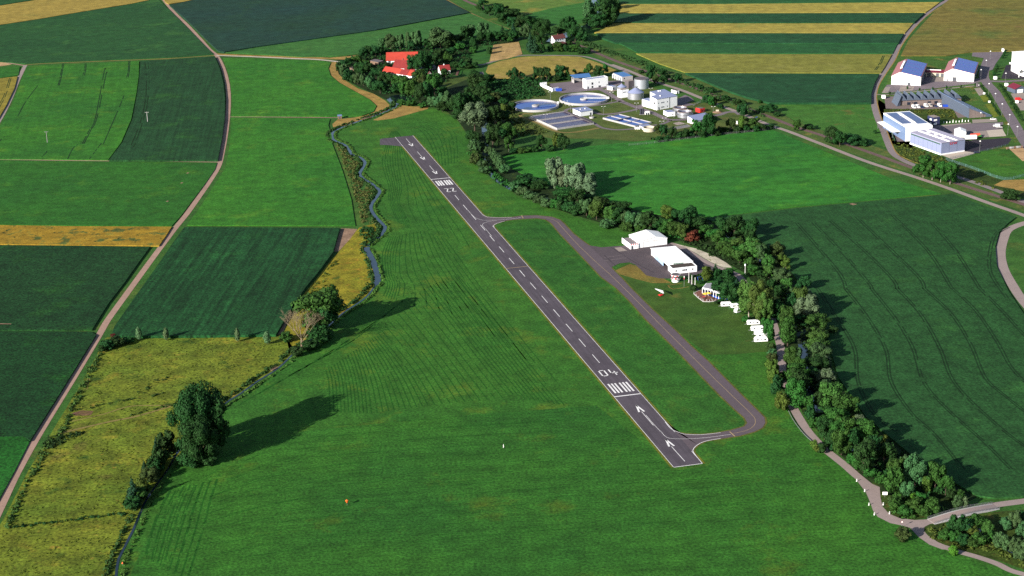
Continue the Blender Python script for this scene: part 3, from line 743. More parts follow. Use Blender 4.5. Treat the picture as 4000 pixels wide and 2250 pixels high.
# taxiway, apron
t_out = D((1206, 531), (1216, 542), (1227, 546), (1256, 547.5), (1288, 546.5), (1313, 543), (1350, 542), (1388, 546), (1408, 553), (1420, 564), (1443, 589), (1483, 619), (1510, 644), (1538, 674), (1563, 699), (1585.5, 724), (1613, 751), (1643, 781), (1698, 831), (1738, 871), (1783, 911), (1825, 954), (1870, 999), (1908, 1036), (1923, 1051), (1925, 1064), (1918, 1076), (1898, 1086), (1863, 1096), (1813, 1104), (1775, 1110), (1755, 1119), (1744, 1130), (1745, 1142), (1752, 1150))
t_in = D((1252, 584), (1240, 568), (1249, 562), (1269, 556), (1288, 553), (1313, 551), (1350, 549), (1373, 552), (1388, 562), (1408, 587), (1463, 644), (1513, 697), (1550, 724), (1583, 756), (1623, 801), (1688, 866), (1763, 944), (1813, 996), (1850, 1031), (1873, 1051), (1880, 1064), (1873, 1073), (1838, 1083), (1800, 1090), (1763, 1093.5), (1725, 1092), (1700, 1086), (1688, 1079), (1673, 1061))


def shifted(src, k):
    pts = [ground(p) for p in src]; o = []
    for i, p in enumerate(pts):
        a, c = pts[max(0, i - 1)], pts[min(len(pts) - 1, i + 1)]; d = (c - a).normalized()
        o.append(p + Vector((-d.y, d.x, 0)) * k)
    return o


mb = MB(); o_, i_ = gpts(t_out), gpts(t_in)
ov, iv = shifted(t_out, 1.0), shifted(t_in, -1.0)
vb = MB()
for a, c in ((o_, ov), (i_, iv)):
    for k in range(len(a) - 1):
        vb.face([(a[k].x, a[k].y, .06), (a[k + 1].x, a[k + 1].y, .06), (c[k + 1].x, c[k + 1].y, .06), (c[k].x, c[k].y, .06)])
tag(vb.build('taxiway_verge', land('dry_verge', (112, 116, 60), (96, 112, 52), patch=.1, fine=.4)), None, None, None, 'structure')
mb.face(up_ccw([(p.x, p.y, .10) for p in o_ + i_[::-1]]))
tag(mb.build('taxiway', asph2), None, None, None, 'structure')
cl = D((1335, 546), (1370, 547), (1398, 556), (1414, 572), (1450, 612), (1500, 660), (1540, 696), (1600, 755), (1660, 816), (1720, 876), (1780, 936), (1840, 994), (1890, 1042), (1900, 1058), (1896, 1072), (1878, 1083), (1845, 1091))
strip_faces(yl, smooth(gpts(cl), 6), .28, .125)
for pa, pc in ((P('d2', [(2190, 0)])[0], P('d2', [(2242, 48)])[0]), (P('b2', [(97, 722)])[0], P('b2', [(113, 750)])[0])):
    strip_faces(yl, [ground(pa), ground(pc)], .7, .128)
tag(yl.build('yellow_line', ypaint), None, None, None, 'structure')
for ln in (P('N1', [(1155, 1150), (1290, 1310), (1420, 1449)]) + P('d2', [(1500, 0), (1540, 45), (1600, 68), (1750, 72), (1950, 60), (2200, 28)]),
           P('b1', [(2085, 615), (2150, 690), (2200, 740), (2280, 768), (2400, 768), (2576, 755)]) + P('b2', [(90, 742)]),
           P('b1', [(2370, 930), (2320, 870), (2280, 825), (2290, 800), (2340, 782), (2420, 772)])):
    strip_faces(mk, smooth(gpts(ln), 6), .2, .135)
for ln in (P('d2', [(1915, 320), (1830, 215), (1825, 175), (1870, 130), (1950, 95), (2100, 68)]), P('c2', [(1540, 1350), (1600, 1420), (1690, 1462)]) + P('d2', [(1750, 26), (1900, 30), (2100, 10)]), P('b1', [(2285, 716), (2330, 736), (2450, 743), (2576, 740)]), P('b1', [(2400, 840), (2388, 825), (2420, 802), (2500, 778)])):
    strip_faces(mk, smooth(gpts(ln), 5), .3, .133)
tag(mk.build('runway_marking', wpaint), None, None, None, 'structure')
ap = P('b2', [(770, 1020), (900, 1040), (1020, 1030), (1200, 1020), (1400, 1010), (1560, 990), (1650, 1030), (1800, 1120), (1960, 1210), (2080, 1260), (2200, 1280), (2290, 1330), (2100, 1330), (1900, 1300), (1840, 1330), (1690, 1330), (1600, 1355), (1480, 1352), (1350, 1322), (1290, 1262), (1240, 1215), (1180, 1192), (1080, 1202), (1010, 1235), (1000, 1252)])
field('apron', ap, apronm, 0, .09)
field('concrete_slab', P('H1', [(205, 452), (345, 440), (465, 510), (300, 530)]), pave, 0, .12)
for ln in (P('H1', [(0, 655), (400, 595)]), P('H1', [(0, 720), (470, 648)])):
    road('apron_joint', ln, .35, lane_f, .12, None, 2)
for ln in (P('H1', [(0, 600), (250, 840)]), P('H1', [(130, 440), (600, 740), (1000, 960)])):
    road('apron_joint', ln, .3, yard_d, .125, None, 2)
field('gravel_patch', P('H1', [(1420, 370), (1560, 400), (1860, 470), (2130, 580), (2300, 660), (2470, 760), (2576, 850), (2400, 850), (2280, 800), (2150, 740), (1850, 560), (1640, 450)]), land('white_gravel', (232, 222, 204), (214, 204, 180), (120, 130, 70), patch=.1, fine=.15, t3=(.6, .66)), 0, .10)
road('path', P('H1', [(1700, 1080), (1760, 1180), (1850, 1260), (1900, 1330)]), 1.6, apronm, .1, None, 3)
road('lawn_mark', P('H1', [(1285, 1210), (1380, 1285), (1700, 1240)]), .5, dryg, .07, None, 2)
road('lawn_mark', P('H1', [(1285, 1210), (1560, 1165)]), .5, dryg, .07, None, 2)
road('dry_trace', D((1820, 695 + 400), (2030, 1100), (2110, 1160)), .1, dryl, .01) if False else None
# sewage works ground
field('plant_lawn', P('S1', [(-60, 800), (100, 720), (300, 720), (600, 640), (640, 440), (680, 380), (1200, 330), (2000, 260), (2300, 240)]) + P('S2', [(700, 230), (1150, 420), (1700, 620), (2200, 800)]) + P('S3', [(1000, 420), (1400, 560), (1660, 640), (1800, 720), (2300, 880), (2400, 930), (1800, 1020), (1100, 1080), (300, 1190), (0, 1220)]) + P('S1', [(1700, 1500), (900, 1500), (500, 1420), (200, 1200), (0, 1000)]), lawn_p, 0, .045)
field('plant_yard', P('S1', [(850, 395), (1100, 370), (1340, 345), (1700, 330), (2040, 340), (2300, 330), (2330, 400), (2060, 470), (1900, 500), (1740, 530), (1600, 545), (1400, 565), (1130, 585), (1040, 560), (930, 540)]), yard, 0, .08)
for nm, q, w in (('plant_drive', P('S1', [(1740, 515), (1900, 520), (2060, 600), (2200, 690), (2330, 765)]) + P('S2', [(720, 780), (900, 850), (1000, 890), (1250, 970), (1450, 1060), (1600, 1120), (1800, 1125), (2020, 1110)]), 5.5),
                 ('plant_drive', P('S1', [(2300, 745), (2050, 790), (1800, 835), (1500, 870), (1300, 890), (1190, 930), (1200, 985), (1320, 1040), (1500, 1075), (1620, 1120), (1750, 1190), (1880, 1270), (2050, 1310), (2250, 1325), (2560, 1305)]) + P('S2', [(1010, 1290)]), 3.2),
                 ('plant_drive', P('S2', [(60, 960), (250, 1012), (500, 1000), (800, 950), (1000, 905)]), 4),
                 ('plant_drive', P('S2', [(1000, 860), (1100, 840), (1220, 800)]), 9),
                 ('plant_drive', P('S2', [(1260, 1240), (1500, 1200), (1650, 1130)]), 3),
                 ('plant_drive', P('S3', [(200, 760), (520, 700), (760, 740)]) if False else P('S3', [(980, 640), (1150, 680), (1300, 660), (1450, 610), (1620, 610), (1700, 660)]), 4.5),
                 ('gravel_path', P('S1', [(520, 1010), (360, 1000), (270, 1045), (420, 1110), (640, 1200), (860, 1310), (1080, 1375), (1300, 1378), (1550, 1345), (1850, 1290)]), 3)):
    road(nm, q, w, grass_trk if nm == 'gravel_path' else yard, .075)
field('plant_yard', P('S3', [(440, 340), (600, 260), (700, 300), (780, 360), (620, 420), (800, 450), (620, 490), (440, 500)]), yard, 0, .078)
field('plant_yard', P('S2', [(320, 510), (430, 480), (570, 530), (450, 560)]), pave, 0, .085)
field('plant_yard', P('S3', [(350, 830), (480, 800), (610, 840), (440, 870)]), pave, 0, .085)
# industrial estate ground
field('estate_ground', P('a3', [(1110, 940), (1190, 860), (1260, 580), (1500, 560), (2100, 580), (2200, 600), (2270, 780), (2700, 800), (2700, 1500), (1500, 1500), (1230, 1449), (1150, 1200), (1090, 1000)]), verge, 0, .035)
field('estate_yard', P('I1', [(330, 780), (420, 770), (1060, 750), (1220, 720), (1480, 700), (2090, 660), (2230, 640), (2230, 720), (2060, 760), (1700, 800), (1300, 850), (1000, 880), (800, 910), (500, 930), (230, 945)]), yard, 0, .06)
field('estate_yard', P('I1', [(1060, 600), (1250, 610), (1220, 720), (1010, 750)]), yard, 0, .062)
field('concrete_slab', P('I1', [(1250, 620), (1480, 625), (1470, 710), (1225, 718)]), pave, 0, .07)
for q in ([(300, 820), (410, 822), (345, 945), (230, 945)], [(610, 815), (885, 815), (850, 890), (570, 918)]):
    field('parking_bay', P('I1', q), pave, 0, .075)
road('path', P('I1', [(130, 975), (350, 980), (560, 955), (900, 920), (1300, 880), (1800, 830), (2150, 795)]), 2.4, pave, .072)
field('estate_yard', P('I1', [(280, 1020), (480, 1010), (560, 1060), (600, 1200), (1820, 1130), (1840, 1160), (1950, 1430), (1760, 1440), (1660, 1260), (900, 1270), (310, 1258)]), paint('brown_yard', (140, 122, 120), .9, .08, .2, k=KEXP), 0, .06)
field('estate_scrub', P('I1', [(270, 1270), (900, 1275), (1650, 1265), (1740, 1440), (1800, 1480), (1100, 1500), (300, 1500)]), scrubg, 0, .05)
field('grass_plot', P('I1', [(2200, 1000), (2350, 985), (2400, 1100), (2280, 1130)]), land('plot_grass', (124, 142, 50), (112, 136, 48), patch=.1, fine=.2), 0, .06)
field('grass_plot', P('I1', [(2310, 1170), (2450, 1150), (2600, 1400), (2480, 1440)]), MATS['plot_grass'], 0, .06)
field('concrete_slab', P('I1', [(2090, 850), (2220, 835), (2310, 960), (2190, 1000)]), pave, 0, .06)
road('road', P('a3', [(2250, 480), (2230, 560), (2190, 660), (2170, 760), (2205, 840), (2280, 920), (2335, 1010), (2400, 1120), (2480, 1250), (2560, 1390), (2700, 1600)]), 8.5, yard, .07)
field('estate_yard', P('a3', [(2060, 518), (2375, 508), (2350, 560), (2290, 640), (2260, 700), (2190, 720), (2220, 620), (2200, 590), (2050, 565)]), yard, 0, .068)
road('road', P('a3', [(2200, 815), (2350, 820), (2460, 815), (2700, 800)]), 6, yard, .065)
field('black_yard', P('a3', [(2345, 792), (2395, 655), (2560, 640), (2800, 640), (2800, 790), (2540, 795)]), yard_d, 0, .06)
field('estate_yard', P('a3', [(2440, 940), (2700, 930), (2700, 1110), (2540, 1110), (2480, 1010)]), pave, 0, .06)
field('estate_yard', P('I2', [(1060, 585), (1260, 565), (1820, 525), (2460, 498), (2470, 550), (2430, 560), (2460, 640), (2520, 780), (2200, 800), (1960, 810), (1700, 830), (1400, 760), (1050, 650)]), yard, 0, .06)
field('estate_yard', P('I2', [(1840, 450), (2340, 430), (2350, 490), (1850, 520)]), pave, 0, .062)
field('concrete_slab', P('I2', [(1060, 575), (1820, 505), (1820, 528), (1200, 590)]), pave, 0, .066)
field('concrete_slab', P('I2', [(1860, 690), (2130, 670), (2200, 795), (1960, 810)]), pave, 0, .068)
field('concrete_slab', P('I2', [(2130, 668), (2450, 640), (2530, 778), (2190, 800)]), pave_w, 0, .07)
field('estate_yard', P('I2', [(1680, 880), (2080, 850), (2576, 815), (2640, 840), (2560, 940), (2100, 1060), (1880, 1108), (1690, 1090)]), yard_d, 0, .064)
field('concrete_slab', P('I2', [(1215, 1160), (1690, 1085), (1890, 1110), (1880, 1140), (1450, 1250)]), pave_w, 0, .07)
field('estate_yard', P('I2', [(200, 560), (340, 540), (490, 780), (500, 885), (330, 890)]), paint('brown_yard', (1, 1, 1)), 0, .064)
field('sand_heap_ground', P('a3', [(2430, 1500), (2600, 1480), (2700, 1600), (2560, 1620)]), peach, 0, .06)
# ------------------------------------------------------------------ trees
def rand_dirs(n, rng):
    v = rng.normal(size=(n, 3)); return v / np.linalg.norm(v, axis=1)[:, None]


def quads(cent, nrm, size, rng, asp=1.0):
    """leaf sprays: one small four-sided face each, facing along nrm"""
    n = len(cent)
    u = np.cross(nrm, rng.normal(size=(n, 3))); u /= np.linalg.norm(u, axis=1)[:, None] + 1e-9
    w = np.cross(nrm, u)
    s = (size * rng.uniform(.6, 1.35, n))[:, None]
    bend = nrm * s * .35
    k = rng.uniform(.6, 1.2, (n, 1)) * asp
    V = np.stack([cent - u * s, cent - w * s * k - bend * .4, cent + u * s, cent + w * s * k + bend * .2], 1).reshape(-1, 3)
    F = np.arange(4 * n).reshape(n, 4)
    return V, F


def np_mesh(name, V, F, mat, smooth_=False):
    me = bpy.data.meshes.new(name)
    me.vertices.add(len(V)); me.vertices.foreach_set('co', np.asarray(V, np.float32).ravel())
    n = len(F); k = F.shape[1]
    me.loops.add(n * k); me.loops.foreach_set('vertex_index', F.astype(np.int32).ravel())
    me.polygons.add(n); me.polygons.foreach_set('loop_start', np.arange(0, n * k, k, dtype=np.int32))
    me.update(calc_edges=True)
    me.materials.append(mat)
    return me


def crown_mesh(kind, seed, n=2000, leafsz=.031):
    """crown in a unit tree: height 1, widest diameter 1"""
    rng = np.random.default_rng(seed)
    L = []           # lobes: x, y, z, rx, rz
    if kind == 'round':
        L.append((0, 0, .60, .30, .27))
        for i in range(15):
            a = rng.uniform(0, 6.28); z = rng.uniform(.18, .86); r = .34 * math.sqrt(max(.05, 1 - ((z - .52) / .45) ** 2))
            q = rng.uniform(.10, .19); L.append((r * math.cos(a), r * math.sin(a), z, q, q * .85))
    elif kind == 'tall':
        for i in range(15):
            z = .22 + .70 * i / 14; a = rng.uniform(0, 6.28); e = math.sin(math.pi * min(1, (z - .1) / .95)) ** .6
            r = .20 * e; q = rng.uniform(.15, .25) * (.55 + .5 * e) * (1.1 - .35 * z)
            L.append((r * math.cos(a), r * math.sin(a), z, q * 1.15, q * .75))
        L.append((0, 0, .5, .24, .3))
    elif kind == 'willow':
        for i in range(20):
            a = rng.uniform(0, 6.28); z = rng.uniform(.22, .88); r = .36 * math.sqrt(max(.03, 1 - ((z - .45) / .5) ** 2)) * rng.uniform(.5, 1)
            q = rng.uniform(.09, .16); L.append((r * math.cos(a), r * math.sin(a), z, q, q * 1.25))
        L.append((0, 0, .5, .27, .3))
    elif kind == 'birch':
        for i in range(22):
            a = rng.uniform(0, 6.28); z = rng.uniform(.2, .92); r = .33 * math.sqrt(max(.02, 1 - ((z - .5) / .5) ** 2)) * rng.uniform(.35, 1)
            q = rng.uniform(.07, .13); L.append((r * math.cos(a), r * math.sin(a), z, q, q * 1.7))
    elif kind == 'spruce':
        for i in range(16):
            z = .1 + .84 * i / 15; r = .42 * (1 - z) + .03
            for k in range(3):
                a = rng.uniform(0, 6.28); L.append((r * .5 * math.cos(a), r * .5 * math.sin(a), z, r * .62, .05))
    elif kind == 'column':
        for i in range(10):
            z = .2 + .76 * i / 9; q = .46 * math.sin(math.pi * min(1, .12 + .8 * (1 - z))) + .03
            L.append((rng.uniform(-.05, .05), rng.uniform(-.05, .05), z, q * .8, .1))
    elif kind == 'bush':
        L.append((0, 0, .42, .34, .36))
        for i in range(11):
            a = rng.uniform(0, 6.28); z = rng.uniform(.12, .8); r = .33 * math.sqrt(max(.05, 1 - ((z - .3) / .6) ** 2))
            q = rng.uniform(.12, .2); L.append((r * math.cos(a), r * math.sin(a), z, q, q))
    L = np.array(L); area = L[:, 3] ** 2; pr = area / area.sum()
    idx = rng.choice(len(L), int(n * 1.8), p=pr); d = rand_dirs(len(idx), rng)
    if kind in ('willow', 'birch'):
        d[:, 2] = np.abs(d[:, 2]) * np.where(rng.random(len(d)) < .7, 1, -1); d /= np.linalg.norm(d, axis=1)[:, None]
    lob = L[idx]; rad = rng.uniform(.82, 1.08, len(idx))[:, None]
    C = lob[:, :3] + d * np.stack([lob[:, 3], lob[:, 3], lob[:, 4]], 1) * rad
    # drop sprays buried inside another lobe
    keep = np.ones(len(C), bool)
    for l in L:
        q = ((C[:, 0] - l[0]) / l[3]) ** 2 + ((C[:, 1] - l[1]) / l[3]) ** 2 + ((C[:, 2] - l[2]) / l[4]) ** 2
        keep &= q > .62
    C, d = C[keep][:n], d[keep][:n]
    keep = C[:, 2] > .03; C, d = C[keep], d[keep]
    N = d + rng.normal(size=d.shape) * .3; N /= np.linalg.norm(N, axis=1)[:, None]
    V, F = quads(C, N, np.full(len(C), leafsz), rng, 1.5 if kind in ('willow', 'birch') else 1.0)
    # balls added inside the lobes, hidden by sprays: they block light and see-through
    ico = bmesh.new(); bmesh.ops.create_icosphere(ico, subdivisions=1, radius=1.0)
    iv = np.array([v.co[:] for v in ico.verts]); iF = np.array([[v.index for v in f.verts] for f in ico.faces]); ico.free()
    k = .72 if kind not in ('spruce', 'column') else .55
    for l in L:
        q = iv * np.array([l[3], l[3], l[4]]) * k + l[:3]; q[:, 2] = np.maximum(q[:, 2], .02)
        T = q[iF]; V = np.concatenate([V, np.concatenate([T, T[:, 2:3]], 1).reshape(-1, 3)]); F = np.arange(len(V)).reshape(-1, 4)
    lo, hi = np.percentile(V[:, :2], .5), np.percentile(V[:, :2], 99.5)
    V[:, :2] /= (hi - lo); V[:, 2] /= np.percentile(V[:, 2], 99.8)
    return V, F


bark = paint('bark', (92, 78, 66), .9, .2, 2, k=KEXP)
bark_w = paint('birch_bark', (190, 180, 168), .9, .2, 2, k=KEXP)


def trunk_mesh(name, mat, limbs=5, seed=1, z1=.62, r=.03):
    rnd = random.Random(seed); mb = MB()
    mb.tube((0, 0, -.01), (.004, .0, z1 * .5), r, 8, r * .75); mb.tube((.004, 0, z1 * .5), (0, .01, z1), r * .75, 8, r * .3)
    for i in range(limbs):
        a = i * 2.4 + rnd.random(); z = .2 + .3 * i / limbs
        mb.tube((0, 0, z), (.26 * math.cos(a), .26 * math.sin(a), z + .22), r * .45, 6, r * .12)
    me = bpy.data.meshes.new(name); me.from_pydata(mb.v, [], mb.f); me.materials.append(mat); me.update()
    return me


LEAF = {'dark': leaf('leaf_dark', (40, 82, 38), .55), 'mid': leaf('leaf_mid', (58, 104, 44), .55), 'light': leaf('leaf_light', (74, 112, 52), .45),
        'willow': leaf('leaf_willow', (74, 112, 72), .4), 'grey': leaf('leaf_grey', (106, 130, 104), .35), 'yellow': leaf('leaf_yellow', (88, 112, 46), .45),
        'brown': leaf('leaf_brown', (68, 88, 46), .45), 'blue': leaf('leaf_blue', (42, 82, 56), .45), 'red': leaf('leaf_red', (112, 52, 44), .35),
        'silver': leaf('leaf_silver', (108, 140, 104), .3), 'bright': leaf('leaf_bright', (82, 142, 46), .4), 'birch': leaf('leaf_birch', (84, 112, 52), .5)}
KIND = {'round': [crown_mesh('round', s) for s in (1, 2, 3, 4)], 'tall': [crown_mesh('tall', s) for s in (5, 6, 7)],
        'willow': [crown_mesh('willow', s, 2200, .028) for s in (8, 9, 10)], 'birch': [crown_mesh('birch', s, 2200, .026) for s in (11, 12)],
        'spruce': [crown_mesh('spruce', s, 1200, .034) for s in (13, 14)], 'column': [crown_mesh('column', s, 700, .05) for s in (15, 16)],
        'bush': [crown_mesh('bush', s, 1000, .045) for s in (17, 18, 19)],
        'giant': [crown_mesh('round', 25, 6000, .016), crown_mesh('round', 21, 6000, .016)],
        'bigwillow': [crown_mesh('willow', 22, 3600, .02)], 'bigbirch': [crown_mesh('birch', 23, 3600, .02), crown_mesh('birch', 24, 3600, .02)]}
CROWN = {k: [np_mesh('crown', V, F, LEAF['dark']) for V, F in v] for k, v in KIND.items()}
TRUNK = {'dark': [trunk_mesh('trunk', bark, 5, s) for s in (1, 2, 3)], 'white': [trunk_mesh('trunk', bark_w, 5, 4, .8, .022)], 'straight': [trunk_mesh('trunk', bark, 0, 5, .9, .03)]}
# look -> (shape, leaf, object name, phrase, category)
LOOK = {'d': ('round', 'dark', 'broadleaf_tree', 'dark green tree', 'tree'), 'm': ('round', 'mid', 'broadleaf_tree', 'mid green tree', 'tree'),
        'l': ('round', 'light', 'broadleaf_tree', 'light green tree', 'tree'), 'w': ('willow', 'willow', 'willow_tree', 'grey-green willow', 'willow tree'),
        'g': ('willow', 'grey', 'willow_tree', 'pale silvery willow', 'willow tree'), 't': ('tall', 'mid', 'alder_tree', 'tall mid green tree', 'tree'),
        'T': ('tall', 'dark', 'alder_tree', 'tall dark green tree', 'tree'), 'y': ('round', 'yellow', 'broadleaf_tree', 'yellowish green tree', 'tree'),
        'b': ('round', 'brown', 'broadleaf_tree', 'brownish green tree', 'tree'), 's': ('spruce', 'blue', 'spruce_tree', 'dark pointed spruce', 'spruce tree'),
        'c': ('column', 'silver', 'young_poplar', 'small silvery columnar tree', 'young tree'), 'k': ('bush', 'dark', 'shrub', 'dark green shrub', 'shrub'),
        'K': ('bush', 'mid', 'shrub', 'mid green shrub', 'shrub'), 'v': ('bush', 'willow', 'willow_shrub', 'grey-green willow bush', 'shrub'), 'Y': ('bush', 'yellow', 'shrub', 'yellowish shrub', 'shrub'),
        'B': ('bush', 'brown', 'shrub', 'brownish shrub', 'shrub'), 'r': ('bush', 'red', 'shrub', 'reddish brown withered shrub', 'shrub'), 'G': ('giant', 'dark', 'broadleaf_tree', 'huge dark tree', 'tree'),
        'W': ('bigwillow', 'grey', 'willow_tree', 'huge pale silvery willow', 'willow tree'), 'i': ('bigbirch', 'birch', 'birch_tree', 'large drooping birch', 'birch tree'),
        'n': ('birch', 'mid', 'birch_tree', 'slim pale-trunked birch', 'birch tree'), 'q': ('bush', 'bright', 'shrub', 'bright round bush', 'shrub'),
        'p': ('tall', 'birch', 'tree_yellow_green', 'slender yellow-green tree', 'tree')}
LOOK['p'] = ('tall', 'yellow', 'poplar_tree', 'slender yellow-green tree', 'tree')
ORD = 'first second third fourth fifth sixth seventh eighth ninth tenth eleventh twelfth thirteenth fourteenth fifteenth sixteenth seventeenth eighteenth nineteenth twentieth'.split()
trng = random.Random(11)


def plant(look, loc, h, w, label, group=None):
    shape, lf, nm, phrase, cat = LOOK[look]
    root = thing(nm, label, cat, loc, 0, group)
    me = trng.choice(CROWN[shape])
    c = bpy.data.objects.new('foliage' if shape == 'bush' else 'crown', me); COL.objects.link(c); c.parent = root
    c.scale = (w, w * trng.uniform(.9, 1.1), h); c.rotation_euler = (0, 0, trng.uniform(0, 6.28))
    c.material_slots[0].link = 'OBJECT'; c.material_slots[0].material = LEAF[lf]
    if shape not in ('bush',):
        tm = TRUNK['white'][0] if shape in ('birch', 'bigbirch') else TRUNK['straight'][0] if shape in ('spruce', 'column') else trng.choice(TRUNK['dark'])
        t = bpy.data.objects.new('trunk', tm); COL.objects.link(t); t.parent = root
        t.scale = (min(w, h * .75), min(w, h * .75), h)
    return root


NTREE = 0


def stand(fr, where, frm, items, wk=1.0):
    """items: (look, u, foot v, top v, width in frame px); labels count outwards from a landmark frm = (words, u, v)"""
    global NTREE
    words_, fu, fv = frm
    o = gp(fr, fu, fv); L = []
    for it in items:
        look, u, vb, vt, w = it
        p = gp(fr, u, vb - (vb - vt) * .04); h = max(1.2, tall(fr, u, vb, vt) * (.9 if look == 'G' else 1.1)); wd = w * mpp(fr, u, vb) * wk * (1.0 if look in 'Gc' else 1.2)
        L.append((look, p, h, wd))
    by = {}
    for t in L: by.setdefault(t[0], []).append(t)
    for look, ts in by.items():
        ts.sort(key=lambda t: (t[1] - o).length)
        ph = LOOK[look][3]
        for i, (lk, p, h, wd) in enumerate(ts):
            if len(ts) == 1: lab = f'the {ph} {where}'
            elif i == 0: lab = f'{ph} {where}, nearest {words_}'
            elif i == len(ts) - 1: lab = f'{ph} {where}, farthest from {words_}'
            else: lab = f'{ph} {where}, {ORD[i]} from {words_}'
            plant(lk, p, h, wd, lab, ('the ' + LOOK[look][4] + 's ' + where)[:60] if len(ts) > 1 else None); NTREE += 1


stand('FA', 'in the row behind the red barn', ('the chalk track', 100, 500),
      [('w', 910, 310, 140, 110), ('w', 1060, 330, 90, 160), ('w', 1215, 330, 85, 125), ('w', 1370, 330, 60, 110), ('w', 1490, 330, 30, 160), ('d', 1640, 320, 165, 120), ('d', 1740, 325, 195, 110), ('w', 1890, 320, 0, 320), ('d', 2090, 310, 75, 150), ('d', 2000, 330, 180, 120), ('d', 1400, 340, 190, 130)])
stand('FA', 'by the brown farm shed', ('the chalk track', 210, 520),
      [('d', 600, 450, 300, 130), ('d', 700, 430, 270, 160), ('d', 800, 440, 265, 140), ('d', 880, 430, 275, 120), ('d', 960, 360, 300, 90), ('m', 490, 570, 420, 160), ('d', 350, 590, 470, 130), ('k', 185, 690, 540, 80), ('d', 270, 650, 505, 130), ('d', 580, 740, 540, 230), ('d', 690, 740, 560, 200), ('d', 520, 740, 600, 150), ('d', 810, 810, 655, 180), ('k', 730, 530, 435, 140), ('k', 955, 500, 415, 90), ('k', 1000, 620, 540, 130), ('m', 640, 620, 500, 120)])
stand('FA', 'between pond and dry headland', ('the chalk track', 210, 520),
      [('v', 270, 770, 580, 160), ('k', 350, 850, 670, 180), ('w', 500, 900, 730, 135), ('w', 600, 930, 745, 120), ('w', 710, 970, 785, 140), ('d', 880, 1060, 860, 190), ('k', 810, 1000, 860, 120), ('k', 430, 880, 760, 100), ('k', 1150, 1060, 900, 140)])
stand('FA', 'below the long farm outbuilding', ('the farm pond', 1100, 1080),
      [('d', 950, 900, 700, 190), ('d', 1060, 930, 730, 200), ('m', 1160, 940, 760, 170), ('d', 1250, 900, 770, 150), ('m', 1310, 1010, 790, 190), ('m', 1420, 1120, 840, 220), ('m', 1540, 910, 685, 240), ('b', 1600, 1000, 780, 150), ('m', 1790, 1080, 765, 240), ('d', 1550, 1210, 920, 210), ('d', 1690, 1190, 880, 180), ('K', 1230, 1235, 1160, 120), ('K', 1400, 1260, 1170, 150), ('K', 1590, 1290, 1215, 130), ('k', 1920, 1090, 950, 160), ('m', 1270, 1100, 880, 140)])
stand('FA', 'between barn and small white house', ('the red barn', 1250, 500),
      [('d', 1430, 690, 435, 190), ('d', 1550, 710, 410, 210), ('d', 1650, 650, 400, 170), ('d', 1690, 690, 560, 130), ('d', 1790, 570, 395, 160), ('d', 1900, 490, 320, 190), ('d', 2040, 450, 295, 210), ('m', 2020, 570, 375, 130), ('d', 1975, 820, 650, 130), ('k', 2110, 610, 535, 130), ('k', 2280, 640, 495, 160), ('k', 2370, 640, 560, 110), ('k', 1640, 720, 650, 100)])
stand('FC', 'in the wood by the turning pad', ('the dry headland', 120, 340),
      [('w', 240, 340, 180, 190), ('w', 330, 370, 125, 180), ('w', 450, 380, 95, 210), ('d', 560, 450, 185, 190), ('d', 650, 480, 145, 210), ('d', 760, 430, 135, 220), ('d', 890, 410, 150, 210), ('d', 640, 570, 390, 160), ('d', 520, 400, 250, 130), ('d', 380, 420, 250, 150), ('W', 920, 750, 320, 400), ('d', 850, 910, 740, 150), ('d', 920, 940, 780, 160), ('v', 920, 1090, 905, 210), ('v', 1020, 1070, 925, 140), ('K', 970, 1230, 1075, 190), ('B', 930, 1310, 1130, 150), ('v', 1050, 1360, 1245, 150), ('v', 1080, 1449, 1355, 170)])
stand('FC', 'on the bank facing the clarifier', ('the fence corner', 1440, 1170),
      [('d', 1220, 1050, 670, 230), ('m', 1480, 870, 640, 240), ('d', 1260, 710, 340, 260), ('y', 1430, 470, 295, 140), ('b', 1280, 270, 110, 170), ('d', 1400, 310, 195, 150), ('d', 1000, 260, 20, 250), ('d', 1090, 270, 50, 200), ('d', 1400, 620, 420, 220), ('d', 1350, 900, 700, 180), ('n', 1490, 1090, 865, 130), ('d', 1160, 300, 150, 150), ('d', 1540, 440, 270, 130), ('d', 820, 200, 10, 150)])
stand('FC', 'in the row beside the bright meadow', ('the fence corner', 1440, 1170),
      [('v', 1150, 1120, 1015, 120), ('v', 1215, 1205, 1050, 130), ('v', 1265, 1265, 1100, 150), ('v', 1310, 1330, 1160, 155), ('v', 1360, 1395, 1220, 155), ('v', 1425, 1455, 1320, 155)])
stand('FC', 'inside the fence by the aeration tanks', ('the fence corner', 1440, 1170),
      [('d', 2040, 1060, 825, 160), ('y', 2300, 1050, 800, 130), ('d', 2410, 1070, 815, 180), ('k', 1560, 1120, 1040, 130), ('K', 1680, 1110, 1030, 150), ('K', 1800, 1100, 1020, 140), ('k', 1920, 1095, 1000, 130), ('k', 2200, 1085, 990, 140)])
stand('FB', 'along the railway north of the farm', ('the railway house', 1540, 600),
      [('k', 400, 135, 70, 80), ('d', 470, 95, 0, 120), ('d', 560, 230, 95, 140), ('d', 690, 270, 70, 140), ('d', 780, 240, 100, 130), ('d', 760, 340, 195, 170), ('d', 870, 310, 145, 180), ('d', 950, 240, 140, 100), ('d', 1000, 430, 235, 170), ('d', 1110, 430, 240, 180), ('d', 1210, 410, 275, 140), ('s', 900, 470, 350, 70), ('s', 745, 460, 375, 50), ('d', 880, 400, 260, 130), ('k', 430, 150, 100, 60)])
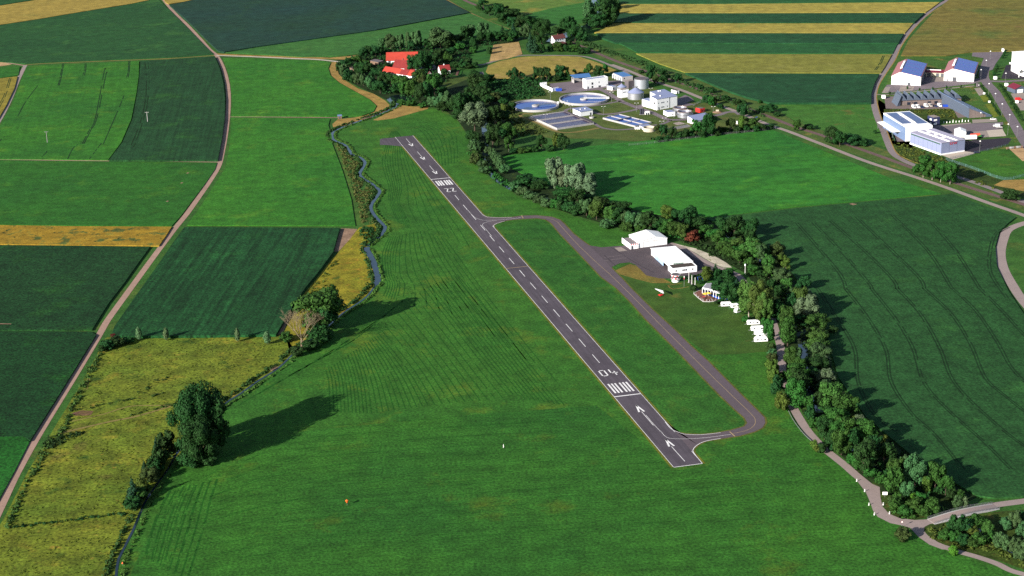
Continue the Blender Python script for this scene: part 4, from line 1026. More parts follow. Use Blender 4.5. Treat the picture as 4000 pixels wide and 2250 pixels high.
stand('FB', 'around the white railway house', ('the railway house', 1540, 600),
      [('w', 1060, 570, 365, 150), ('G', 1310, 650, 235, 290), ('d', 1250, 620, 400, 150), ('s', 1150, 775, 505, 120), ('s', 1215, 775, 560, 100), ('d', 1300, 765, 640, 110), ('k', 1430, 745, 635, 70), ('m', 1560, 745, 620, 150), ('d', 1680, 750, 655, 110), ('m', 1790, 750, 640, 130), ('d', 1880, 780, 685, 120), ('d', 1960, 780, 690, 100), ('d', 1540, 530, 395, 160), ('d', 1640, 500, 285, 130), ('d', 1730, 530, 265, 150), ('d', 1790, 610, 390, 210), ('d', 1880, 610, 450, 160), ('k', 1700, 640, 580, 90), ('k', 1160, 600, 520, 80)])
stand('FB', 'at the river bend beyond the railway', ('the wheat tip', 2080, 460),
      [('d', 1940, 340, 270, 90), ('w', 2010, 310, 0, 180), ('w', 2050, 290, 175, 120), ('d', 2120, 410, 225, 210), ('d', 2240, 390, 40, 270), ('d', 2330, 350, 20, 190), ('d', 2200, 110, -60, 170), ('d', 2050, 400, 290, 130), ('d', 2290, 160, -40, 160)])
stand('FB', 'by the small stubble field', ('the stubble field', 800, 720),
      [('d', 640, 595, 455, 110), ('d', 720, 595, 465, 130), ('d', 810, 590, 455, 130), ('d', 900, 590, 445, 130), ('K', 860, 605, 535, 80), ('d', 540, 605, 475, 120), ('w', 470, 600, 355, 150), ('d', 430, 620, 480, 100), ('d', 340, 760, 555, 120), ('w', 260, 560, 380, 160), ('d', 200, 590, 400, 110), ('d', 90, 640, 500, 200), ('k', 550, 780, 685, 80), ('K', 330, 760, 680, 100), ('K', 140, 720, 630, 140)])
stand('FB', 'by the grey hay shed', ('the hay shed', 430, 1080),
      [('d', 350, 1140, 1020, 130), ('d', 370, 1300, 1080, 220), ('d', 500, 1200, 1080, 130), ('d', 590, 1180, 1080, 110), ('k', 230, 980, 850, 180), ('k', 90, 970, 890, 120), ('d', 460, 1330, 1180, 160), ('k', 350, 980, 900, 100)])
stand('S1', 'in front of the dry field', ('the blue garage', 2300, 300),
      [('d', 60, 300, 150, 120), ('d', 170, 310, 95, 120), ('d', 305, 290, 170, 100), ('d', 590, 340, 80, 140), ('d', 690, 350, 110, 120), ('d', 800, 350, 98, 150), ('d', 1070, 310, 55, 200), ('m', 1210, 300, 85, 80), ('m', 1365, 210, 108, 80), ('m', 1580, 210, 100, 80), ('m', 1655, 220, 15, 120), ('d', 1830, 260, 58, 155), ('m', 1990, 210, 8, 100), ('k', 1000, 360, 250, 130), ('k', 1280, 330, 215, 110), ('k', 1920, 270, 140, 90), ('k', 420, 340, 260, 120), ('k', 1500, 230, 170, 120)])
stand('S3', 'along the plant driveway', ('the red kiosk', 920, 610),
      [('d', 1035, 440, 275, 160), ('m', 1130, 490, 315, 130), ('b', 1190, 480, 325, 95), ('k', 1305, 540, 455, 110), ('d', 1750, 710, 475, 200)])
stand('S2', 'beside the railway behind the tanks', ('the flat-topped tank', 1060, 400),
      [('d', 1240, 360, 55, 160), ('b', 1345, 410, 225, 105), ('d', 1490, 400, 225, 175), ('k', 1060, 190, 125, 100), ('d', 1480, 220, 110, 140), ('d', 1800, 380, 210, 140)])
stand('S3', 'along the front fence of the plant', ('the lilac-roofed hall', 830, 860),
      [('b', 40, 1060, 880, 140), ('d', 170, 1120, 885, 150), ('d', 340, 1135, 925, 145), ('d', 610, 1155, 965, 125), ('m', 820, 1100, 795, 210), ('d', 1080, 1110, 665, 270), ('b', 1530, 1010, 745, 175), ('p', 1740, 1000, 715, 130), ('m', 1950, 970, 750, 240), ('d', 1310, 1050, 915, 130), ('d', 1420, 1040, 920, 120), ('d', 2140, 980, 860, 170), ('d', 2300, 950, 870, 150), ('k', 480, 1150, 1020, 150), ('k', 720, 1130, 1020, 130), ('k', 940, 1120, 1010, 140), ('k', 1230, 1090, 970, 130), ('k', 1650, 1030, 920, 130), ('k', 1830, 1010, 900, 130), ('k', 60, 1210, 1110, 130), ('k', 220, 1195, 1090, 130), ('k', 2020, 1000, 890, 120)])
stand('S3', 'on the far railway side', ('the green meadow', 2500, 520),
      [('d', 2320, 630, 460, 230), ('k', 1640, 470, 360, 150), ('k', 1780, 470, 370, 130), ('k', 2150, 610, 480, 140), ('k', 1400, 380, 280, 160), ('k', 1150, 230, 130, 130), ('k', 2450, 700, 620, 140), ('k', 900, 150, 60, 120), ('K', 2110, 430, 370, 80)])
stand('a3', 'along the railway by the meadow', ('the railway curve', 0, 1160),
      [('m', 287, 1325, 1215, 68), ('d', 650, 1460, 1300, 140), ('d', 830, 1470, 1370, 150), ('k', 1075, 1345, 1310, 30), ('k', 420, 1300, 1260, 110), ('k', 940, 1470, 1400, 110), ('d', 720, 1480, 1340, 120)])
stand('b3', 'below the blue hall', ('the field road', 1490, 240),
      [('n', 1560, 345, 145, 150), ('n', 1650, 370, 195, 120), ('n', 1735, 395, 205, 110), ('n', 1830, 415, 215, 130), ('n', 1690, 350, 190, 110), ('n', 1790, 370, 220, 110), ('k', 2440, 570, 475, 150)])
stand('b2', 'left of the pale willows', ('the taxiway bend', 430, 760),
      [('v', 30, 475, 395, 110), ('v', 110, 520, 445, 115), ('v', 195, 560, 490, 120), ('v', 280, 600, 525, 120), ('v', 370, 640, 555, 130), ('K', 450, 655, 565, 125), ('k', 520, 670, 585, 115), ('k', 570, 695, 600, 135), ('k', 645, 715, 615, 130)])
stand('b2', 'beside the bright meadow by the river', ('the gabled hangar', 1360, 900),
      [('g', 425, 455, 180, 175), ('g', 550, 470, 250, 150), ('g', 640, 490, 225, 190), ('g', 750, 520, 325, 190), ('g', 790, 540, 400, 120), ('d', 520, 600, 455, 180), ('d', 660, 630, 475, 150), ('k', 150, 430, 330, 200), ('k', 280, 460, 380, 160), ('b', 900, 640, 540, 140), ('d', 790, 590, 520, 130), ('d', 1130, 710, 595, 140), ('k', 1000, 660, 590, 100)])
stand('b2', 'in the belt north of the hangars', ('the reddish shrub', 1810, 950),
      [('w', 750, 730, 570, 120), ('l', 850, 770, 590, 125), ('d', 935, 760, 640, 110), ('l', 1000, 790, 635, 120), ('d', 1060, 800, 665, 125), ('w', 1130, 810, 695, 105), ('w', 1215, 835, 700, 130), ('w', 1310, 870, 715, 130), ('d', 1390, 890, 705, 160), ('y', 1570, 770, 640, 125), ('d', 1665, 790, 675, 120), ('d', 1765, 850, 655, 160), ('m', 1550, 910, 770, 160), ('m', 1640, 930, 800, 140), ('l', 1720, 960, 825, 110), ('d', 1480, 900, 770, 130), ('d', 1880, 870, 755, 140), ('r', 1815, 985, 880, 130), ('m', 1955, 950, 830, 130), ('v', 960, 850, 770, 130), ('K', 1150, 880, 800, 120), ('d', 1430, 800, 720, 110), ('K', 1300, 900, 830, 110), ('d', 1800, 760, 690, 90)])
stand('b2', 'in the belt behind the long hangar', ('the reddish shrub', 1810, 950),
      [('m', 2040, 970, 860, 160), ('d', 2150, 910, 755, 190), ('d', 2235, 950, 750, 180), ('d', 2390, 960, 770, 150), ('d', 2310, 900, 780, 120), ('m', 2070, 1050, 900, 130), ('m', 2160, 1070, 955, 160), ('l', 2250, 1090, 955, 150), ('m', 2110, 1110, 1000, 120), ('m', 2190, 1150, 1030, 120), ('l', 2400, 1150, 980, 180), ('d', 2320, 1100, 990, 120), ('m', 2290, 1200, 1080, 140), ('l', 2480, 1180, 1030, 160)])
stand('T4', 'in the belt by the lane mast', ('the lane mast', 360, 860),
      [('w', 120, 400, 175, 190), ('d', 480, 300, 0, 230), ('m', 180, 560, 350, 150), ('l', 260, 660, 430, 200), ('l', 430, 760, 565, 190), ('m', 430, 480, 205, 170), ('l', 600, 560, 230, 240), ('w', 690, 660, 330, 200), ('l', 780, 640, 390, 160), ('b', 1000, 580, 280, 250), ('l', 830, 780, 525, 240), ('p', 1100, 700, 510, 190), ('y', 1180, 830, 590, 170), ('l', 840, 970, 720, 220), ('m', 540, 910, 725, 230), ('d', 680, 970, 825, 150), ('w', 1110, 1110, 790, 340), ('l', 1200, 1210, 980, 220), ('d', 1520, 1220, 960, 310), ('w', 1400, 1480, 1190, 240), ('g', 1590, 1560, 1250, 230), ('k', 1250, 1000, 880, 110), ('d', 900, 1200, 1010, 170)])
stand('T5', 'between the caravans and the lane', ('the club house', 20, 200),
      [('i', 450, 520, 60, 300), ('i', 620, 560, 30, 300), ('i', 570, 590, 210, 250), ('i', 680, 600, 200, 200), ('d', 190, 300, 20, 230), ('d', 60, 200, -10, 150), ('K', 400, 560, 490, 120), ('m', 740, 850, 590, 150), ('K', 690, 620, 520, 120)])
stand('T5', 'right of the lane by the caravans', ('the lane', 900, 860),
      [('m', 980, 720, 395, 190), ('t', 1000, 920, 560, 210), ('d', 860, 560, 300, 200), ('d', 1030, 480, 200, 170), ('t', 1040, 1220, 945, 180), ('v', 1150, 1070, 955, 120), ('t', 1170, 1320, 1105, 170), ('t', 1130, 1470, 1190, 270), ('K', 950, 1400, 1285, 110), ('d', 900, 240, 60, 160), ('d', 1000, 900, 760, 130)])
stand('T5', 'along the edge of the dark crop', ('the dark river pool', 1210, 820),
      [('l', 1180, 460, 110, 210), ('g', 1275, 550, 235, 290), ('m', 1440, 700, 505, 290), ('l', 1420, 860, 690, 270), ('l', 1430, 1010, 815, 260), ('w', 1460, 1120, 920, 260), ('d', 1400, 1260, 1080, 260), ('g', 1520, 1190, 1060, 160), ('w', 1500, 1440, 1250, 300), ('d', 1380, 1400, 1230, 170), ('d', 1190, 640, 480, 180), ('d', 1640, 740, 640, 130)])
stand('T5', 'left of the lane below the caravans', ('the last caravan', 610, 820),
      [('B', 750, 980, 880, 120), ('v', 775, 1060, 970, 130), ('B', 780, 1130, 1030, 130), ('Y', 775, 1300, 1125, 160), ('Y', 820, 1400, 1270, 130), ('Y', 800, 1449, 1330, 120), ('K', 860, 1449, 1320, 120)])
stand('T6', 'left of the lane by the meadow', ('the farm bridge', 1700, 1600),
      [('Y', 60, 150, 0, 130), ('k', 110, 285, 80, 130), ('Y', 165, 450, 260, 150), ('K', 150, 330, 230, 90), ('Y', 520, 880, 790, 80), ('k', 615, 930, 825, 85), ('Y', 560, 920, 850, 70)])
stand('T6', 'between lane and lower river', ('the farm bridge', 1700, 1600),
      [('t', 310, 440, 130, 220), ('d', 330, 320, 20, 210), ('m', 400, 200, 0, 170), ('m', 460, 450, 295, 120), ('k', 480, 570, 420, 120), ('K', 520, 640, 540, 110), ('d', 640, 780, 555, 170), ('m', 830, 960, 690, 190), ('d', 910, 940, 680, 190), ('m', 780, 820, 580, 160), ('d', 1080, 1160, 820, 220), ('T', 720, 880, 700, 130), ('K', 960, 1060, 950, 130), ('K', 1160, 1200, 1110, 130), ('K', 1280, 1290, 1170, 120), ('K', 1000, 1100, 1020, 110), ('k', 750, 900, 830, 110)])
stand('T6', 'in the lower belt by the crop', ('the farm bridge', 1700, 1600),
      [('g', 650, 180, 5, 170), ('w', 665, 260, 110, 170), ('l', 700, 440, 155, 240), ('m', 880, 580, 305, 250), ('m', 760, 650, 430, 240), ('y', 945, 610, 495, 130), ('g', 1020, 660, 525, 170), ('m', 860, 800, 555, 220), ('t', 1100, 870, 595, 230), ('y', 1275, 880, 745, 120), ('d', 1310, 1070, 815, 230), ('d', 600, 420, 250, 150), ('d', 1200, 1010, 760, 160)])
stand('T7', 'in the river crook above the bridge', ('the farm bridge', 1300, 700),
      [('m', 640, 300, 0, 190), ('K', 610, 430, 125, 190), ('w', 880, 360, -10, 250), ('w', 760, 250, -20, 150), ('m', 1130, 390, 60, 210), ('m', 1265, 440, 195, 180), ('y', 1030, 400, 235, 110), ('v', 780, 480, 295, 150), ('m', 950, 570, 425, 140), ('K', 1085, 660, 490, 180), ('K', 860, 630, 480, 210), ('K', 650, 620, 470, 170), ('q', 850, 500, 410, 80), ('v', 1410, 610, 465, 105), ('c', 1510, 600, 470, 80), ('K', 980, 690, 590, 150), ('K', 760, 700, 590, 140), ('B', 600, 560, 460, 110), ('K', 1460, 480, 390, 120), ('k', 1340, 480, 370, 120)])
stand('T7', 'on the bank below the farm bridge', ('the bridge abutment', 1850, 690),
      [('k', 1400, 920, 715, 140), ('k', 1500, 910, 725, 170), ('m', 1685, 870, 700, 180), ('l', 1790, 950, 790, 130), ('Y', 1600, 940, 840, 130), ('w', 2030, 870, 735, 140), ('w', 2130, 870, 655, 140), ('v', 1990, 1110, 925, 210), ('v', 2140, 1170, 1000, 160), ('v', 2215, 1250, 1020, 170), ('K', 1240, 980, 870, 150), ('K', 1380, 1010, 900, 130), ('k', 1480, 1060, 950, 150), ('K', 1700, 1060, 940, 160), ('w', 2240, 1000, 800, 150), ('k', 1330, 880, 770, 120), ('K', 1850, 1020, 900, 130), ('k', 2190, 760, 650, 120), ('K', 1600, 1080, 990, 140)])
stand('T7', 'at the fork of the lanes', ('the road fork', 800, 820),
      [('q', 1355, 1185, 1085, 105), ('B', 720, 1000, 865, 170)])
stand('T8', 'in the clump on the brook bank', ('the brook', 800, 1100),
      [('G', 1140, 1010, 262, 470), ('G', 970, 1130, 420, 470), ('G', 1080, 1215, 640, 430), ('d', 1210, 1100, 560, 300), ('k', 1130, 1200, 1050, 230), ('k', 700, 1090, 880, 160), ('k', 640, 1240, 1040, 140), ('s', 600, 1140, 935, 85), ('s', 465, 1300, 1180, 65), ('B', 520, 1400, 1270, 160), ('k', 560, 1300, 1150, 130), ('k', 940, 1230, 1100, 220)])
stand('d0', 'by the brook in the rough meadow', ('the big clump', 1850, 250),
      [('s', 1345, 710, 485, 110), ('Y', 1440, 600, 480, 120), ('k', 1560, 420, 300, 150), ('B', 1480, 450, 380, 110), ('k', 1330, 780, 680, 150), ('K', 1420, 680, 580, 120)])
stand('c1', 'at the bend of the brook', ('the dead tree', 460, 610),
      [('m', 640, 420, 55, 400), ('d', 690, 440, 150, 260), ('k', 640, 540, 400, 220), ('k', 560, 620, 535, 160), ('k', 430, 690, 600, 110), ('k', 720, 520, 420, 130), ('K', 300, 540, 460, 130)])
stand('c0', 'at the lower edge of the maize', ('the farm track', 1020, 480),
      [('c', 1400, 535, 412, 66), ('c', 1675, 535, 418, 60), ('c', 2392, 550, 422, 58), ('c', 2690, 575, 455, 78), ('k', 1080, 620, 540, 120), ('k', 1180, 590, 510, 130), ('k', 1290, 555, 505, 100), ('r', 1140, 500, 470, 60), ('k', 1040, 640, 580, 80)])
stand('H2', 'beside the white club house', ('the club house', 900, 400),
      [('p', 905, 275, 30, 165), ('s', 1060, 200, -10, 150), ('d', 1100, 250, 60, 150), ('T', 1290, 300, 80, 210), ('d', 1130, 560, 270, 230), ('d', 1300, 640, 310, 300), ('s', 1430, 340, 240, 80), ('k', 655, 250, 155, 120), ('k', 770, 240, 150, 100), ('k', 790, 310, 255, 80), ('k', 680, 440, 340, 110), ('k', 1160, 640, 570, 80), ('k', 1080, 670, 620, 70), ('d', 1150, 180, 70, 110)])
stand('I1', 'between the warehouses and the jagged hall', ('the estate road', 2250, 800),
      [('k', 2110, 810, 750, 28), ('k', 1820, 840, 785, 28), ('k', 1535, 870, 800, 28), ('k', 1255, 890, 830, 28), ('k', 990, 900, 845, 28), ('k', 392, 985, 920, 28), ('k', 745, 870, 810, 30)])
stand('I3', 'on the bank beside the black yard', ('the white cube sign', 1600, 1070),
      [('k', 1580, 1000, 870, 90), ('k', 1620, 900, 760, 90), ('k', 1680, 800, 640, 90), ('k', 1850, 420, 310, 70), ('k', 1900, 340, 240, 70), ('k', 1930, 240, 160, 70)])
# the bare dead tree
dm = paint('dead_wood', (150, 134, 108), .9, .15, 2, k=KEXP)
drn = random.Random(5)


def branch(mb, a, d, L, r, depth):
    b = a + d * L; mb.tube(a, b, r, 6, r * .62)
    if depth == 0: return
    for i in range(3 if depth > 1 else 4):
        q = (d + Vector((drn.uniform(-.75, .75), drn.uniform(-.75, .75), drn.uniform(-.1, .55)))).normalized()
        branch(mb, a + d * L * drn.uniform(.65, 1), q, L * drn.uniform(.55, .78), r * .6, depth - 1)


dp = gp('c1', 460, 612); dh = tall('c1', 460, 612, 215)
dt = thing('dead_tree', 'bare pale dead tree with thin branches in front of the green tree at the brook', 'tree', dp)
mb = MB(); mb.tube((0, 0, 0), (.3, 0, dh * .30), .55, 8, .42); tr_ = mb.build('trunk', dm, dt)
mb = MB()
for i in range(7):
    a = i * .9
    branch(mb, Vector((.3, 0, dh * (.16 + .02 * i))), Vector((.62 * math.cos(a), .62 * math.sin(a), .8)).normalized(), dh * .34, .2, 4)
mb.build('branch', dm, dt)

# ------------------------------------------------------------------ low growth nobody could count
def in_poly(x, y, poly):
    c = np.zeros(len(x), bool); n = len(poly)
    for i in range(n):
        x0, y0 = poly[i][0], poly[i][1]; x1, y1 = poly[(i + 1) % n][0], poly[(i + 1) % n][1]
        t = ((y0 > y) != (y1 > y)) & (x < (x1 - x0) * (y - y0) / (y1 - y0 + 1e-12) + x0); c ^= t
    return c


def tufts(name, label, pts, rmin, rmax, hk, mat, seed, per=16, size=.42, cat=None):
    """pts: n x 2 ground points, each a low mound of leaf sprays"""
    rng = np.random.default_rng(seed); n = len(pts)
    r = rng.uniform(rmin, rmax, n)
    idx = np.repeat(np.arange(n), per); d = rand_dirs(len(idx), rng); d[:, 2] = np.abs(d[:, 2])
    q = r[idx]
    C = np.zeros((len(idx), 3)); C[:, 0] = pts[idx, 0] + d[:, 0] * q; C[:, 1] = pts[idx, 1] + d[:, 1] * q; C[:, 2] = d[:, 2] * q * hk + .05
    N = d + rng.normal(size=d.shape) * .4; N /= np.linalg.norm(N, axis=1)[:, None]
    V, F = quads(C, N, size * np.clip(q, .5, 1.6), rng)
    me = np_mesh(name, V, F, mat); o = bpy.data.objects.new(name, me); COL.objects.link(o)
    return tag(o, label, cat, None, 'stuff')


def scatter_poly(src, per_m2, seed):
    poly = [ground(p) for p in src]; rng = np.random.default_rng(seed)
    xs = [p.x for p in poly]; ys = [p.y for p in poly]
    n = int((max(xs) - min(xs)) * (max(ys) - min(ys)) * per_m2)
    x = rng.uniform(min(xs), max(xs), n); y = rng.uniform(min(ys), max(ys), n)
    k = in_poly(x, y, poly); return np.stack([x[k], y[k]], 1)


def scatter_line(src, w, per_m, seed, off=0.0):
    q = smooth([ground(p) for p in src], 6); rng = np.random.default_rng(seed); out = []
    for a, b in zip(q[:-1], q[1:]):
        L = (b - a).length; d = (b - a).normalized() if L > 0 else Vector((1, 0, 0)); nn = Vector((-d.y, d.x, 0))
        for i in range(rng.poisson(L * per_m)):
            p = a.lerp(b, rng.random()) + nn * (off + rng.normal() * w / 2.5); out.append((p.x, p.y))
    return np.array(out).reshape(-1, 2)


BR = D((1002, 256), (996, 268), (960, 285), (920, 299), (862, 320), (838, 333), (836, 347), (845, 355), (868, 365), (884, 388), (905, 395), (918, 408), (914, 420), (905, 437), (912, 447), (935, 462), (955, 480), (946, 498), (933, 524), (948, 549), (969, 573), (960, 590), (924, 620), (937, 652), (951, 700), (944, 718), (905, 760), (862, 788), (800, 842), (740, 888), (700, 926), (650, 958), (605, 990), (562, 1018), (520, 1060), (470, 1120), (447, 1138), (422, 1181), (390, 1225), (362, 1269), (337, 1329), (304, 1395), (292, 1449), (290, 1490))
Lb = LEAF['light']
tufts('bank_vegetation', 'rough weeds along the open side of the brook', np.concatenate([scatter_line(BR, 1.0, 1.0, 1, 2.8)]), .5, 1.1, .9, leaf('leaf_weed', (84, 116, 52), .5), 3)
tufts('bank_vegetation', 'taller dark growth on the meadow side of the brook', scatter_line(BR, 1.6, 1.0, 2, -3.4), .6, 1.5, .95, leaf('leaf_bank', (58, 92, 44), .5), 4)
tufts('reeds', 'wide band of reeds and tall weeds left of the upper brook', scatter_poly(D((846, 362), (872, 372), (886, 400), (908, 414), (900, 440), (925, 470), (940, 480), (928, 520), (925, 540), (950, 565), (912, 566), (900, 520), (878, 450), (858, 395)), .22, 5), .5, 1.2, .9, leaf('leaf_reed', (104, 116, 66), .45), 5)
tufts('undergrowth', 'dark bushes round the brook where the ditch meets it', scatter_poly(D((905, 575), (930, 572), (962, 580), (945, 608), (925, 624), (910, 610)), .18, 6), .7, 1.6, 1, LEAF['dark'], 6)
tufts('undergrowth', 'dense thicket between the river wood and the clarifier', scatter_poly(P('FB', [(300, 1150), (700, 1150), (1100, 1130), (1600, 1110), (1750, 1150), (1300, 1190), (1280, 1250), (1380, 1370), (1000, 1440), (600, 1449), (420, 1400), (300, 1300)]), .10, 7), .9, 2.2, 1.0, LEAF['dark'], 7)
tufts('undergrowth', 'low scrub between the aeration tanks and the river trees', scatter_poly(P('S1', [(0, 980), (260, 960), (300, 1120), (560, 1240), (900, 1400), (500, 1449), (-100, 1500), (-200, 1200)]), .10, 8), .7, 1.6, .9, leaf('leaf_scrub', (82, 100, 48), .5), 8)
WOODB = D((1180, 385), (1215, 425), (1300, 485), (1440, 530), (1570, 572), (1650, 598), (1720, 606))
tufts('undergrowth', 'leafy undergrowth along the airfield side of the river belt', scatter_line(WOODB, 5, .9, 9, 3), .8, 1.8, 1.0, LEAF['mid'], 9)
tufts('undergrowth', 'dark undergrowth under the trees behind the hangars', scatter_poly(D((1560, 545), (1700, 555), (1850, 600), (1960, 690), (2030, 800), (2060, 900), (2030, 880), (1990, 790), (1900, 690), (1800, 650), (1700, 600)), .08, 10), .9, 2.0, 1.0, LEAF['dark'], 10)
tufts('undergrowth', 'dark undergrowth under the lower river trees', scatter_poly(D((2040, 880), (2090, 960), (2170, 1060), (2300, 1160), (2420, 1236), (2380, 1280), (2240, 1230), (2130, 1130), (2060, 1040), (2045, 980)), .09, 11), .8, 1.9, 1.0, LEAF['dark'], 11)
tufts('undergrowth', 'bright verge growth between the lane and the river trees', scatter_line(D((1968, 880), (1984, 960), (2010, 1030), (2060, 1095), (2110, 1140), (2190, 1205)), 2.5, 1.1, 12, 4.6), .6, 1.3, .9, LEAF['mid'], 12)
tufts('undergrowth', 'rough bushes on the bank below the farm bridge', scatter_poly(P('T7', [(1040, 880), (1140, 830), (1270, 810), (1400, 860), (1700, 880), (2000, 1000), (2254, 1200), (2254, 1340), (2000, 1230), (1700, 1150), (1400, 1090), (1150, 1020), (1060, 940)]), .16, 13), .6, 1.4, .9, leaf('leaf_bankside', (90, 110, 48), .55), 13)
tufts('undergrowth', 'bushes filling the inner side of the lane bend', scatter_poly(P('T7', [(560, 470), (700, 400), (950, 560), (1150, 640), (1030, 700), (900, 745), (700, 720), (600, 640)]), .16, 14), .7, 1.5, .95, LEAF['mid'], 14)
tufts('undergrowth', 'scrub strip on the far side of the railway', scatter_line(P('a2', [(740, 430), (900, 500), (1080, 560), (1300, 640), (1480, 730), (1700, 820), (1900, 905), (2150, 1010), (2400, 1110), (2576, 1180)]), 8, .75, 15), .9, 2.2, .9, leaf('leaf_rail', (58, 92, 50), .5), 15)
tufts('undergrowth', 'hedge line along the plant fence', scatter_line(P('S3', [(0, 1190), (300, 1150), (700, 1110), (1100, 1070), (1500, 1020), (1900, 980), (2200, 940), (2390, 915)]), 4.5, 1.5, 16, 2), .9, 2.0, 1.1, LEAF['dark'], 16)
tufts('undergrowth', 'scrub between the field road and the blue hall', scatter_poly(P('b3', [(1240, -40), (1420, 20), (1600, 80), (1750, 140), (1880, 200), (1850, 330), (1950, 330), (2200, 400), (2300, 460), (2100, 400), (1880, 320), (1500, 200), (1330, 120)]), .12, 17), .5, 1.3, .8, leaf('leaf_estate', (98, 112, 50), .5), 17)
tufts('undergrowth', 'weedy plot with bushes behind the row of vans', scatter_poly(P('I1', [(280, 1280), (900, 1280), (1640, 1270), (1750, 1449), (1250, 1449), (1120, 1340), (560, 1330), (300, 1420)]), .14, 18), .5, 1.2, .8, MATS['leaf_estate'], 18)
tufts('hedge_growth', 'low hedge along the estate road', np.concatenate([scatter_line(P('I1', [(2350, 985), (2420, 1090)]), .8, 2, 19), scatter_line(P('I1', [(2450, 1160), (2600, 1400)]), .8, 2, 20), scatter_line(P('I1', [(2230, 820), (2310, 930)]), .8, 2, 21), scatter_line(P('a3', [(2330, 850), (2400, 950), (2480, 1080), (2560, 1220)]), 2, 1.6, 22)]), .5, 1.0, 1.0, LEAF['dark'], 19)
tufts('verge_growth', 'dark weeds between the farm track and the rough meadow', scatter_line(D((245, 890), (225, 930), (200, 975), (178, 1020), (160, 1060), (140, 1095), (108, 1125), (92, 1160), (70, 1200), (50, 1240), (30, 1280), (12, 1330)), 2.0, .9, 23, 1.5), .5, 1.3, .9, leaf('leaf_verge', (74, 100, 46), .5), 23)
tufts('verge_growth', 'dark bushes at the lower left of the rough meadow', scatter_poly(D((108, 1120), (125, 1095), (160, 1092), (225, 1086), (180, 1105), (140, 1130)), .22, 24), .6, 1.4, .9, LEAF['dark'], 24)
tufts('verge_growth', 'dark grassy drain across the rough meadow', scatter_line(D((0, 1330), (85, 1322), (160, 1312), (207, 1306), (260, 1298), (320, 1292)), 1.6, 1.1, 25), .4, 1.0, .9, LEAF['dark'], 25)
tufts('verge_growth', 'dark weeds lining the path across the rough meadow', np.concatenate([scatter_line(D((180, 1036), (260, 1018), (330, 1006), (420, 990)), 1.4, .5, 26), scatter_line(D((330, 1046), (400, 1026), (440, 1020)), 1.6, .9, 27), scatter_line(D((420, 950), (380, 970), (350, 990)), 3, .35, 28)]), .4, 1.0, .8, leaf('leaf_verge2', (62, 96, 42), .5), 26)
tufts('verge_growth', 'weeds along the maize edge above the rough meadow', scatter_line(D((735, 800), (768, 735), (800, 700), (838, 650)), 3.5, .8, 29, -3), .4, 1.0, .8, leaf('leaf_verge3', (88, 112, 46), .5), 29)
tufts('weeds', 'scattered taller weeds in the rough meadow', scatter_poly(D((270, 852), (700, 850), (735, 885), (600, 985), (480, 1090), (330, 1330), (285, 1449), (0, 1449), (0, 1340), (110, 1130), (220, 950)), .09, 30), .2, .5, .5, leaf('leaf_weeds', (104, 122, 44), .5), 30, per=8, size=.5)
tufts('weeds', 'rough growth at the edge of the orchard by the farm', scatter_poly(P('FA', [(1500, 360), (2060, 290), (2050, 340), (1540, 400)]), .08, 31), .5, 1.3, .8, LEAF['mid'], 31)
tufts('undergrowth', 'dark undergrowth beneath the farm trees', scatter_poly(D((850, 158), (900, 135), (1000, 116), (1240, 88), (1300, 102), (1205, 118), (1170, 150), (1110, 225), (1080, 258), (1040, 262), (1000, 235), (960, 238), (905, 215), (868, 195)), .03, 32), 1.0, 2.4, 1.0, LEAF['dark'], 32)
# ------------------------------------------------------------------ building materials
white = paint('white_wall', (234, 236, 240), .8, .04, .5, spec=.2, k=1.12)
white2 = paint('white_sheet', (238, 238, 238), .5, .03, .5, spec=.4, k=1.1)
cream = paint('cream_wall', (210, 200, 180), .8, .06, .5, spec=.2, k=1.6)
greyw = paint('grey_wall', (150, 146, 150), .8, .06, .5, spec=.2, k=1.6)
conc = paint('concrete', (186, 184, 186), .9, .12, .4, spec=.2, k=1.6)
conc_d = paint('dark_concrete', (104, 98, 104), .9, .08, .6, spec=.2, k=1.6)
blue_roof = paint('blue_sheet', (84, 138, 205), .5, .05, .5, spec=.4, k=1.9)
lilac_roof = paint('lilac_sheet', (156, 166, 206), .5, .05, .5, spec=.4, k=1.9)
grey_roof = paint('grey_roof', (120, 112, 116), .85, .1, .5, spec=.2, k=1.9)
dark_roof = paint('bitumen', (84, 74, 70), .9, .12, .5, spec=.2, k=1.9)
metal = paint('silver_sheet', (196, 200, 212), .38, .05, .8, metal=.75, k=1.3)
metal_d = paint('galvanised', (140, 142, 146), .5, .08, .8, metal=.5, k=1.4)
glass = paint('window_glass', (38, 46, 62), .12, .05, 1, spec=.8, k=1.6)
doorm = paint('door_grey', (84, 88, 98), .6, .05, 1, k=1.6)
bluedoor = paint('blue_door', (160, 190, 226), .6, .05, 1, k=1.4)
redtile = paint('red_tile', (208, 80, 66), .85, .10, 1.2, spec=.15, k=2.1, streak=(0, .35, .10))
darktile = paint('dark_tile', (160, 62, 62), .9, .16, .6, spec=.15, k=2.1, streak=(0, .35, .10))
brownt = paint('brown_tile', (120, 72, 72), .9, .12, .6, spec=.15, k=1.9)
wine = paint('wine_sheet', (128, 40, 62), .6, .06, .5, k=1.9)
pinkr = paint('pink_sheet', (216, 140, 146), .6, .05, .5, k=2.6)
solar = paint('solar_panel', (62, 96, 205), .3, .05, 1, spec=.5, k=1.9)
solar_g = paint('solar_grey', (88, 104, 158), .3, .08, 1, spec=.5, k=1.9)
zinc = paint('zinc_blue', (128, 152, 196), .5, .06, .5, spec=.4, k=1.9)
zinc_d = paint('zinc_dark', (92, 104, 124), .6, .06, .5, spec=.3, k=1.7)
lattice = paint('lattice_wall', (130, 116, 114), .8, .15, .8, k=1.7, streak=(90, .8, .2))
panel = paint('panel_blue', (152, 162, 200), .55, .03, .4, spec=.35, k=1.75)
